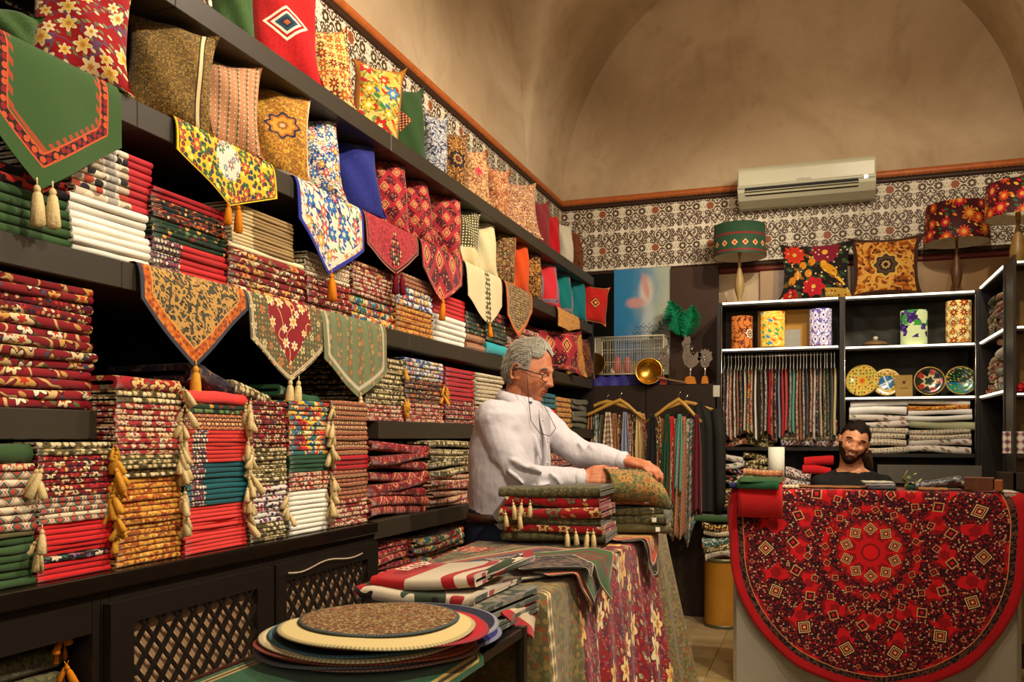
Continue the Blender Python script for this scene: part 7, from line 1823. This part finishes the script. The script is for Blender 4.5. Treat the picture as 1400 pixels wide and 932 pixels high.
def face_parts(g, M, root, iris_dir, brow_mat, open_mouth=False):
    for sg in (-1, 1):
        c = Vector((.0665, sg * .0305, .003)); m = MB(); m.ball(M @ c, .0125, 16, 12); e = m.obj('eye', EYEW, root)
        d = Vector(iris_dir).normalized(); q = c + d * .0086; m = MB(); m.ball(M @ q, .0053, 12, 8); m.obj('iris', IRIS, e)
        # upper and lower lid: skin caps that leave a slit
        m = MB(); down = iris_dir[2] < -.2
        for (t0, t1, fl) in ((0.0, 1.62 if down else 1.22, False), (2.15 if down else 1.98, pi, False)):
            rows = [[M @ (c + Vector((.0136 * sin(t) * cos(a), .0136 * sin(t) * sin(a), .0136 * cos(t)))) for a in [-1.5 + 3.0 * q / 16 for q in range(17)]] for t in [t0 + (t1 - t0) * k / 8 for k in range(9)]]
            m.grid(rows)
        m.obj('eyelid', SK1 if root['who'] == 1 else SK2, root)
        m = MB(); rr = random.Random(3)
        for k in range(46):
            u = rr.random(); y = sg * (.013 + .036 * u); z = .0245 + .006 * sin(pi * min(1, u * .9)) - .005 * u + rr.uniform(-.0025, .0025); x = .088 - .016 * u ** 1.6
            m.tube([M @ Vector((x, y, z)), M @ Vector((x + .003, y + sg * .006, z + .003)), M @ Vector((x + .001, y + sg * .011, z + .001))], [.0011, .0010, .0004], 3, False)
        m.obj('eyebrow', brow_mat, root)
    patch(g, M, lambda p: p.x > .05 and abs(p.y) < .025 - abs(p.z + .061) * 1.0 and -.0725 < p.z < -.0505, lambda p: .0006, 'lips', LIP, root)

def standing_man():
    root = empty('person', at_depth(690, 598, 3.4) * 1.0, 0, 'grey-haired man in pale shirt and glasses, standing and folding olive cloth', 'person'); root['who'] = 1
    root.location = (0, 0, 0)
    A = at_depth; f = Vector((.983, -.184, 0)).normalized(); l = Vector((.184, .983, 0)).normalized()
    right = Vector((cos(TH), sin(TH), 0)); toward = Vector((sin(TH), -cos(TH), 0))
    hf = (right * cos(radians(27)) + toward * sin(radians(27))); pitch = radians(13)
    hfwd = hf * cos(pitch) - Vector((0, 0, 1)) * sin(pitch); hup = Vector((0, 0, 1)) * cos(pitch) + hf * sin(pitch)
    hc = A(723, 509, 3.42); M = Matrix.Translation(hc) @ frame(hfwd, hup)
    g = head_grid(); m = MB(); m.grid([[M @ p for p in r] for r in g], None, True, flip=True, closed_u=True); ears(m, M)
    # neck, shoulders and arms inside the shirt, hands
    nb = A(708, 556, 3.43); limb(m, [nb - Vector((0, 0, .05)), nb, A(711, 538, 3.43), hc + M.to_3x3() @ Vector((-.025, 0, -.06))], [.075, .062, .058, .056])
    loft(m, [(A(693, 705, 3.42), .13, .10), (A(696, 650, 3.42), .14, .11), (A(700, 590, 3.42), .155, .10), (A(705, 562, 3.42), .12, .075), (A(708, 552, 3.42), .06, .06)], f, l, 20)
    Rs = [A(676, 574, 3.30), A(690, 618, 3.28), A(712, 653, 3.27), A(748, 657, 3.27), A(798, 655, 3.27)]
    Ls = [A(738, 574, 3.57), A(766, 600, 3.56), A(796, 622, 3.52), A(826, 627, 3.47), A(856, 630, 3.43)]
    limb(m, Rs, [.058, .050, .044, .038, .029]); limb(m, Ls, [.055, .048, .043, .036, .028])
    # hands round the held cloth
    w1 = A(798, 655, 3.27); hand(m, w1, A(836, 648, 3.24) - w1, Vector((0, 0, .55)) + toward * .85, (.45, .95, .7), 1.0, 1.0)
    w2 = A(856, 630, 3.43); hand(m, w2, A(892, 638, 3.38) - w2, Vector((0, 0, 1)) + toward * .25, (.35, .5, .5), -1.0 * -1, .98)
    fuse(m, 'body', SK1, root, .0038, 3)
    # shirt: torso and sleeves in one surface
    m = MB()
    loft(m, [(A(690, 722, 3.42), .163, .125), (A(692, 700, 3.42), .170, .132), (A(694, 670, 3.42), .178, .142), (A(697, 635, 3.42), .182, .142), (A(699, 605, 3.42), .186, .134), (A(702, 582, 3.42), .188, .122),
             (A(706, 566, 3.42), .165, .105), (A(708, 556, 3.42), .12, .088), (A(709, 549, 3.42), .082, .078)], f, l, 36)
    limb(m, [A(684, 572, 3.33)] + Rs[:4] + [A(794, 655, 3.27)], [.070, .076, .068, .061, .053, .041], 18)
    limb(m, [A(730, 572, 3.52)] + Ls[:4] + [A(851, 630, 3.44)], [.068, .070, .062, .057, .048, .038], 18)
    # modelled folds: at the elbows, armpit, waist
    rr = random.Random(5)
    for (a, b, r) in [((698, 628, 3.21), (722, 640, 3.20), .014), ((694, 642, 3.21), (716, 662, 3.20), .014), ((716, 636, 3.21), (742, 646, 3.21), .013), ((726, 668, 3.22), (752, 662, 3.21), .012),
                      ((752, 646, 3.22), (768, 664, 3.22), .010), ((662, 600, 3.28), (678, 650, 3.26), .012), ((655, 640, 3.36), (700, 690, 3.28), .014), ((660, 672, 3.34), (705, 704, 3.28), .014),
                      ((725, 580, 3.32), (740, 630, 3.30), .012), ((790, 604, 3.48), (806, 628, 3.46), .011), ((806, 608, 3.46), (822, 632, 3.44), .010), ((770, 590, 3.52), (786, 622, 3.50), .011), ((735, 600, 3.36), (752, 596, 3.46), .012),
                      ((700, 560, 3.30), (718, 600, 3.29), .010), ((650, 612, 3.38), (662, 680, 3.34), .012)]:
        p, q = A(*a), A(*b); m.tube([p, p.lerp(q, .5) + Vector((0, 0, rr.uniform(-.006, .006))), q], [r * .5, r, r * .4], 8)
    sh = fuse(m, 'shirt', SHIRT, root, .0058, 3, [('CLOUDS', .16, .024), ('CLOUDS', .06, .006)])
    for (a, b, r0, nm) in ((A(787, 656, 3.27), A(800, 655, 3.27), .041, 'cuff'), (A(845, 630, 3.445), A(857, 630, 3.43), .038, 'cuff')):
        d = (b - a).normalized(); m = MB(); m.tube([a, a.lerp(b, .1), a.lerp(b, .9), b, b - d * .004, a.lerp(b, .3)], [r0 * .98, r0 * 1.02, r0 * 1.0, r0 * .98, r0 * .90, r0 * .88], 22, False); m.obj(nm, SHIRT, root)
    # collar
    m = MB(); rows = []
    nc = A(709, 547, 3.425); hgt = .040
    for (rad, dz, fl) in ((.078, -.014, 0), (.072, .004, 0), (.069, .022, 0), (.073, .025, 0), (.083, .004, .010), (.092, -.016, .022)):
        row = []
        for k in range(41):
            a = radians(14) + (2 * pi - radians(28)) * k / 40; fr = cos(a)   # opening at the front
            tilt = -.020 * fr; pt = nc + f * rad * cos(a) * 1.02 + l * rad * sin(a) + Vector((0, 0, dz + tilt - (.022 if fl > .015 and fr > .6 else 0) * (fr - .6) / .4))
            row.append(pt)
        rows.append(row)
    m.grid(rows, None, True); c = m.obj('collar', SHIRT, root); c.modifiers.new('t', 'SOLIDIFY').thickness = .002
    m = MB(); p, q = nc + f * .078 + Vector((0, 0, -.03)), A(748, 655, 3.40)
    pl = []
    for k in range(15):
        u = k / 14; py = 560 + 100 * u; cx = 709 - 12 * u; c0 = A(cx, py, 3.42); dd = [.10, .125, .138, .146][min(3, int(u * 4))]; dd = .098 + .052 * sm(u, 0, .6)
        pl.append(c0 + f * dd)
    m.tube(pl, [(.004, .014)] * len(pl), 8); m.obj('placket', SHIRT, root)
    for k in (2, 6, 10):
        m = MB(); m.ball(pl[k] + f * .006, .0045, 8, 6); m.obj('button', plain('shirt_button', '#c8c4c0', .3, .5), root)
    # blue inner collar stand and cord
    m = MB(); m.prism([(0, 0), (.026, .010), (.030, -.022), (.008, -.020)], 0, .004, Matrix.Translation(nc + f * .080 - l * .030 + Vector((0, 0, -.012))) @ frame(l * -1, Vector((0, 0, 1)))); m.obj('collar_lining', plain('grey_blue_lining', '#5c6e8c', .7, .2, 0, .2, 90), root)
    # hair
    HAIR = plain('grey_hair', '#8a8478', .8, .2, 0, .28, 160, .002, .8); HAIRL = plain('silver_hair', '#b8b2a0', .5, .45, 0, .25, 120); HAIRD = plain('dark_grey_hair', '#5a5046', .55, .4, 0, .25, 120)
    def hm(p):
        if p.x > .0 and p.z < .076 + .012 * (abs(p.y) < .03) - .25 * max(0, .06 - p.x) - .012 * sin(p.y * 90): return p.z > .012 and abs(p.y) > .062 and p.x < .030
        if p.x < .0 and p.z < -.060: return False
        if -.030 < p.x <= .0 and p.z < .022: return abs(p.y) < .02
        if p.x < -.03 and p.z < .0: return p.z > -.07
        return True
    patch(g, M, hm, lambda p: .0015 + .010 * sm(p.z, .02, .10) * sm(.09 - p.x, .0, .05) + .002 * sin(p.y * 160) * sin(p.x * 120), 'hair', HAIR, root)
    dirf = lambda p: Vector((-.9, (.6 if p.y > 0 else -.6) * (1 if p.z < .05 else .3), -.55 if p.z < .06 else .1))
    g2 = [[p + p.normalized() * (.0015 + .009 * sm(p.z, .02, .10) * sm(.09 - p.x, .0, .05)) for p in r] for r in g]
    strands(g2, M, hm, 'hair_strands', HAIRL, root, 1800, .022, dirf, .0008, 1, .14); strands(g2, M, lambda p: hm(p) and p.z < .07, 'hair_strands', HAIRD, root, 900, .016, dirf, .0008, 2, .06)
    strands(g2, M, lambda p: hm(p) and p.x > .02 and p.z > .06, 'hair_strands', HAIRL, root, 450, .026, lambda p: Vector((-.5, .3, .3)), .0009, 3, .30)
    face_parts(g, M, root, (.75, 0, -.62), HAIR)
    # glasses
    GLF = plain('dark_glasses_frame', '#2a1c16', .3, .5, .3, .05, 30); rt = M
    gl = MB()
    for sg in (-1, 1):
        c = Vector((.093, sg * .033, -.004)); ring = [M @ (c + Vector((-.006 * abs(cos(a)) * (1 if sg * cos(a) > 0 else 0), .024 * cos(a), .017 * sin(a)))) for a in [2 * pi * k / 20 for k in range(21)]]
        gl.tube(ring, .0019, 6, False)
        gl.tube([M @ Vector((.086, sg * .057, .004)), M @ Vector((.06, sg * .078, .006)), M @ Vector((0, sg * .086, .010)), M @ Vector((-.02, sg * .086, .004)), M @ Vector((-.032, sg * .084, -.012))], .0024, 6)
    gl.tube([M @ Vector((.094, -.010, .002)), M @ Vector((.098, 0, .005)), M @ Vector((.094, .010, .002))], .0013, 6)
    gs = gl.obj('glasses', GLF, root)
    # cord of the glasses
    c0 = M @ Vector((.03, -.083, .004)); c1 = A(724, 558, 3.30); c2 = A(735, 590, 3.30)
    cd = MB(); cd.tube([c0, c0.lerp(c1, .5), c1, A(726, 575, 3.295), A(738, 592, 3.31), A(752, 596, 3.34), A(760, 585, 3.42), A(745, 556, 3.47), M @ Vector((.03, .083, .004))], .0014, 5); cd.obj('glasses_cord', plain('dark_cord', '#1a1c24', .6, .3), root)
    # trousers, belt, shoes
    m = MB(); hp = A(688, 712, 3.42)
    loft(m, [(hp + Vector((0, 0, -.22)), .150, .100), (hp + Vector((0, 0, -.10)), .172, .125), (hp, .165, .122), (hp + Vector((0, 0, .06)), .158, .116)], f, l, 28)
    feet = []
    for sg in (-1, 1):
        h0 = hp + l * sg * .085 + Vector((0, 0, -.14)); ft = Vector((h0.x - .01, h0.y + sg * .02, .07)); kn = h0.lerp(ft, .5) + f * .01
        limb(m, [h0, h0.lerp(kn, .5), kn, kn.lerp(ft, .5), ft], [.092, .082, .066, .060, .055], 14); feet.append(ft)
    fuse(m, 'trousers', DENIM, root, .012, 3)
    m = MB(); rows = []
    for (dz, r) in ((.0, 1.0), (.0, 1.05), (.034, 1.04), (.034, .98)):
        rows.append([hp + Vector((0, 0, dz + .005)) + f * .124 * r * cos(2 * pi * k / 30) + l * .167 * r * sin(2 * pi * k / 30) for k in range(31)])
    m.grid(rows); m.obj('belt', LEATH, root)
    for ft in feet:
        m = MB(); m.tube([ft + Vector((0, 0, -.02)) - f * .05, ft + Vector((0, 0, -.028)), ft + f * .09 + Vector((0, 0, -.032)), ft + f * .17 + Vector((0, 0, -.045))], [(.036, .036), (.042, .04), (.046, .034), (.03, .02)], 14); m.obj('shoe', LEATH, root)
    return root
standing_man()

def held_cloth():
    A = at_depth; rows = []; uvs = []; m = MB()
    right = Vector((cos(TH), sin(TH), 0)); tow = Vector((sin(TH), -cos(TH), 0)); up = Vector((0, 0, 1))
    for lay in range(4):
        rows = []; uvs = []; sc = 1 - .16 * lay; shift = .004 * lay
        for j in range(25):
            s = j / 24; px = 826 + lay * 1.5 + 74 * s * (1 - .02 * lay); base = A(px, 662, 3.24) 
            fall = -.030 * sm(s, .72, 1.0) ** 1.0 - .012 * s; row = []; ur = []
            for i in range(17):
                b = i / 16; a = radians(-62) + radians(245) * b   # from the lower near edge over the top to the far side
                ry, rz = .062 * sc * (1 - .35 * sm(s, .7, 1)), .058 * sc * (1 - .18 * sm(s, .7, 1))
                row.append(base + tow * ry * cos(a) + up * (rz * sin(a) + fall) + right * (.02 * cos(a) * (1 if lay == 0 else .8))); ur.append((s * .22, b * .26))
            rows.append(row); uvs.append(ur)
        m.grid(rows, uvs, True)
    # the rounded far end falling down
    rows = []
    for i in range(17):
        b = i / 16; a = radians(-62) + radians(245) * b; row = []
        for j in range(6):
            s = j / 5; base = A(900 + 7 * s, 662, 3.24); k = 1 - s * .55
            row.append(base + tow * .040 * k * cos(a) + up * (.048 * k * sin(a) - .042 - .03 * s * s) + right * .02 * cos(a))
        rows.append(row)
    m.grid(rows, [[(.22 + j * .008, i / 16 * .26) for j in range(6)] for i in range(17)], True, flip=True)
    def p_held(n, x, y):
        c = L_specks(n, L_vines(n, '#636840', x, y, 30, '#8c7a48', .05), x, y, 60, ['#a8703c', '#5c6444', '#8c8a54'], .3, .5)
        return L_flowers(n, c, x, y, 30, ['#b8783c', '#b06034'], '#6a7448', '#c8a45c', 5, 1.1, .15, .45)
    PRINTS['held'] = p_held
    o = m.obj('held_cloth', T('held')); o.modifiers.new('t', 'SOLIDIFY').thickness = .0022
    tag(o, 'olive patterned folded cloth held in the standing man\'s hands', 'cloth')
held_cloth()

def seated_man():
    root = empty('person', (0, 0, 0), 0, 'smiling bearded man in a black t-shirt seated behind the counter', 'person'); root['who'] = 2
    A = at_depth; T0 = 5.0; hc = A(1167, 606, T0); right = Vector((cos(TH), sin(TH), 0)); tow = Vector((sin(TH), -cos(TH), 0)); up = Vector((0, 0, 1))
    yaw = radians(-16); f = tow * cos(yaw) + right * sin(yaw); roll = radians(17); pr = up * cos(roll) + right * sin(roll); pr = (pr + f * .04).normalized(); ff = (f - up * .05).normalized()
    M = Matrix.Translation(hc) @ frame(ff, pr); g = head_grid(smile=1.0); m = MB(); m.grid([[M @ p for p in r] for r in g], None, True, flip=True, closed_u=True); ears(m, M)
    bf = tow; bl = up.cross(bf).normalized()   # his left = image right
    nb = A(1164, 637, T0 + .04); limb(m, [nb - up * .06, nb, A(1164, 632, T0 + .03), hc + M.to_3x3() @ Vector((-.02, 0, -.06))], [.085, .068, .060, .056])
    loft(m, [(nb - up * .52, .14, .10), (nb - up * .30, .145, .105), (nb - up * .12, .17, .095), (nb - up * .045, .13, .07), (nb - up * .01, .07, .055)], bf, bl, 20)
    sh = {}
    for sg in (-1, 1):
        s = nb + bl * sg * .178 - up * .105; e = s + bl * sg * .03 - up * .25 - bf * .02; w = e + bf * .13 - bl * sg * .07 - up * .02; sh[sg] = (s, e, w)
        limb(m, [s, s.lerp(e, .5), e, e.lerp(w, .5), w], [.05, .044, .040, .034, .027]); hand(m, w, bf * .9 - bl * sg * .3 - up * .1, up, (.3, .4, .3), 1.0 * sg, 1.0)
    fuse(m, 'body', SK2, root, .0042, 3)
    m = MB(); secs = [(nb - up * .56, .165, .125), (nb - up * .40, .17, .13), (nb - up * .24, .185, .125), (nb - up * .12, .19, .112), (nb - up * .07, .165, .092), (nb - up * .030, .115, .078)]
    loft(m, secs, bf, bl, 30)
    for sg in (-1, 1):
        s, e, w = sh[sg]; limb(m, [nb - up * .075 + bl * sg * .09, s, s.lerp(e, .4), s.lerp(e, .75)], [.056, .060, .056, .055], 16)
    ts = fuse(m, 't_shirt', plain('black_jersey', '#171614', .8, .2, 0, .15, 60), root, .007, 4, [('CLOUDS', .09, .008)])
    DH = plain('dark_brown_hair', '#21150e', .8, .2, 0, .35, 160, .002, .8)
    def hm(p):
        if p.x > -.005 and p.z < .072 - .9 * max(0, .045 - p.x) - .006 * sin(p.y * 120): return False
        if p.x > -.03 and p.z < .012: return False
        return p.z > -.06
    patch(g, M, hm, lambda p: .0012 + .008 * sm(.075 - p.x, 0, .06) * sm(p.z, .0, .06), 'hair', DH, root)
    g2 = [[p + p.normalized() * (.0012 + .008 * sm(.075 - p.x, 0, .06) * sm(p.z, .0, .06)) for p in r] for r in g]
    strands(g2, M, hm, 'hair_strands', DH, root, 1500, .03, lambda p: Vector((-1, -.1 * p.y, -.2)), .0010, 4, .06)
    pt = hc + M.to_3x3() @ Vector((-.095, 0, .0)); tt = [pt, pt - f * .03 + right * .02 - up * .02, pt + right * .085 - up * .075, pt + right * .110 - up * .15]
    rr = random.Random(3); m = MB()
    for k in range(60):
        o = Vector((rr.uniform(-1, 1), rr.uniform(-1, 1), rr.uniform(-1, 1))) * .016; m.tube([tt[0] + o * .3, tt[1] + o, tt[2] + o * 1.6, tt[3] + o * .9], [.002, .0035, .0035, .001], 4, False)
    m.obj('ponytail', plain('brown_ponytail', '#4a3018', .55, .4, 0, .3, 120), root)
    BEARD = plain('dark_beard', '#3a2416', .75, .25, 0, .4, 260, .001, .8)
    def bm_(p):
        ay = abs(p.y)
        if p.x < -.005: return False
        if ay < .029 and -.0745 < p.z < -.0490: return False      # mouth
        if p.z < -.040 and ay < .030: return p.x > .02
        lim = -.058 + 1.0 * (ay - .030) if ay < .062 else -.005
        return p.z < lim
    patch(g, M, bm_, lambda p: .0012, 'beard', BEARD, root)
    strands(g, M, bm_, 'beard_strands', BEARD, root, 900, .007, lambda p: Vector((.1, 0, -1)), .0007, 5, .15)
    face_parts(g, M, root, (1, -.25, -.05), DH)
    m = MB(); pts = [M @ Vector((.0905 - .011 * (y / .02) ** 2 + .002, y, -.0605 + .006 * (abs(y) / .02) ** 2)) for y in [-.019 + .038 * k / 10 for k in range(11)]]
    m.tube(pts, [(.002, .0025)] + [(.0032, .0040)] * 9 + [(.002, .0025)], 8); m.obj('teeth', plain('teeth', '#d8d0bc', .3, .5, 0, .03, 100), root)
    m = MB(); hp = nb - up * .56
    loft(m, [(hp - up * .10, .15, .12), (hp, .165, .125), (hp + up * .04, .16, .12)], bf, bl, 22)
    for sg in (-1, 1):
        a = hp + bl * sg * .09 - up * .04; k = a + bf * .12 + bl * sg * .04; ft = Vector((k.x, k.y, .06)) ; limb(m, [a, a.lerp(k, .5), k, k.lerp(ft, .5), ft], [.085, .078, .062, .055, .048], 12)
    fuse(m, 'trousers', DENIM, root, .014, 3)
    for sg in (-1, 1):
        k = hp + bl * sg * .13 + bf * .12; m = MB(); q = Vector((k.x, k.y, .04)); m.tube([q - bf * .06, q, q + bf * .09], [.03, .04, .024], 12); m.obj('shoe', LEATH, root)
    st = empty('stool', (hp.x, hp.y, 0), 0, 'low padded stool under the seated man, behind the counter', 'stool'); zs = hp.z - .12
    m = MB(); m.lathe([(0, zs - .06), (.16, zs - .06), (.17, zs - .03), (.16, zs), (0, zs + .004)], (0, 0, 0), 24); m.obj('seat', BLACKWOOD, st)
    for k in range(4):
        m = MB(); a = pi / 4 + k * pi / 2; m.tube([(.17 * cos(a), .17 * sin(a), 0), (.12 * cos(a), .12 * sin(a), zs - .05)], .012, 8); m.obj('leg', STEEL, st)
seated_man()
# ---------------------------------------------------------------- bring the roots to the base of their things
def rebase():
    bpy.context.view_layer.update()
    for r in list(COL.objects):
        if r.type == 'EMPTY' and r.parent is None and r.location.length < 1e-6:
            lo = Vector((1e9,) * 3); hi = Vector((-1e9,) * 3); st = list(r.children)
            while st:
                c = st.pop(); st += list(c.children)
                if c.type == 'MESH':
                    for b in c.bound_box:
                        p = c.matrix_world @ Vector(b); lo = Vector(map(min, lo, p)); hi = Vector(map(max, hi, p))
            d = Vector(((lo.x + hi.x) / 2, (lo.y + hi.y) / 2, max(0, lo.z)))
            r.location = d
            for c in r.children: c.location = c.location - d
    bpy.context.view_layer.update()
rebase()
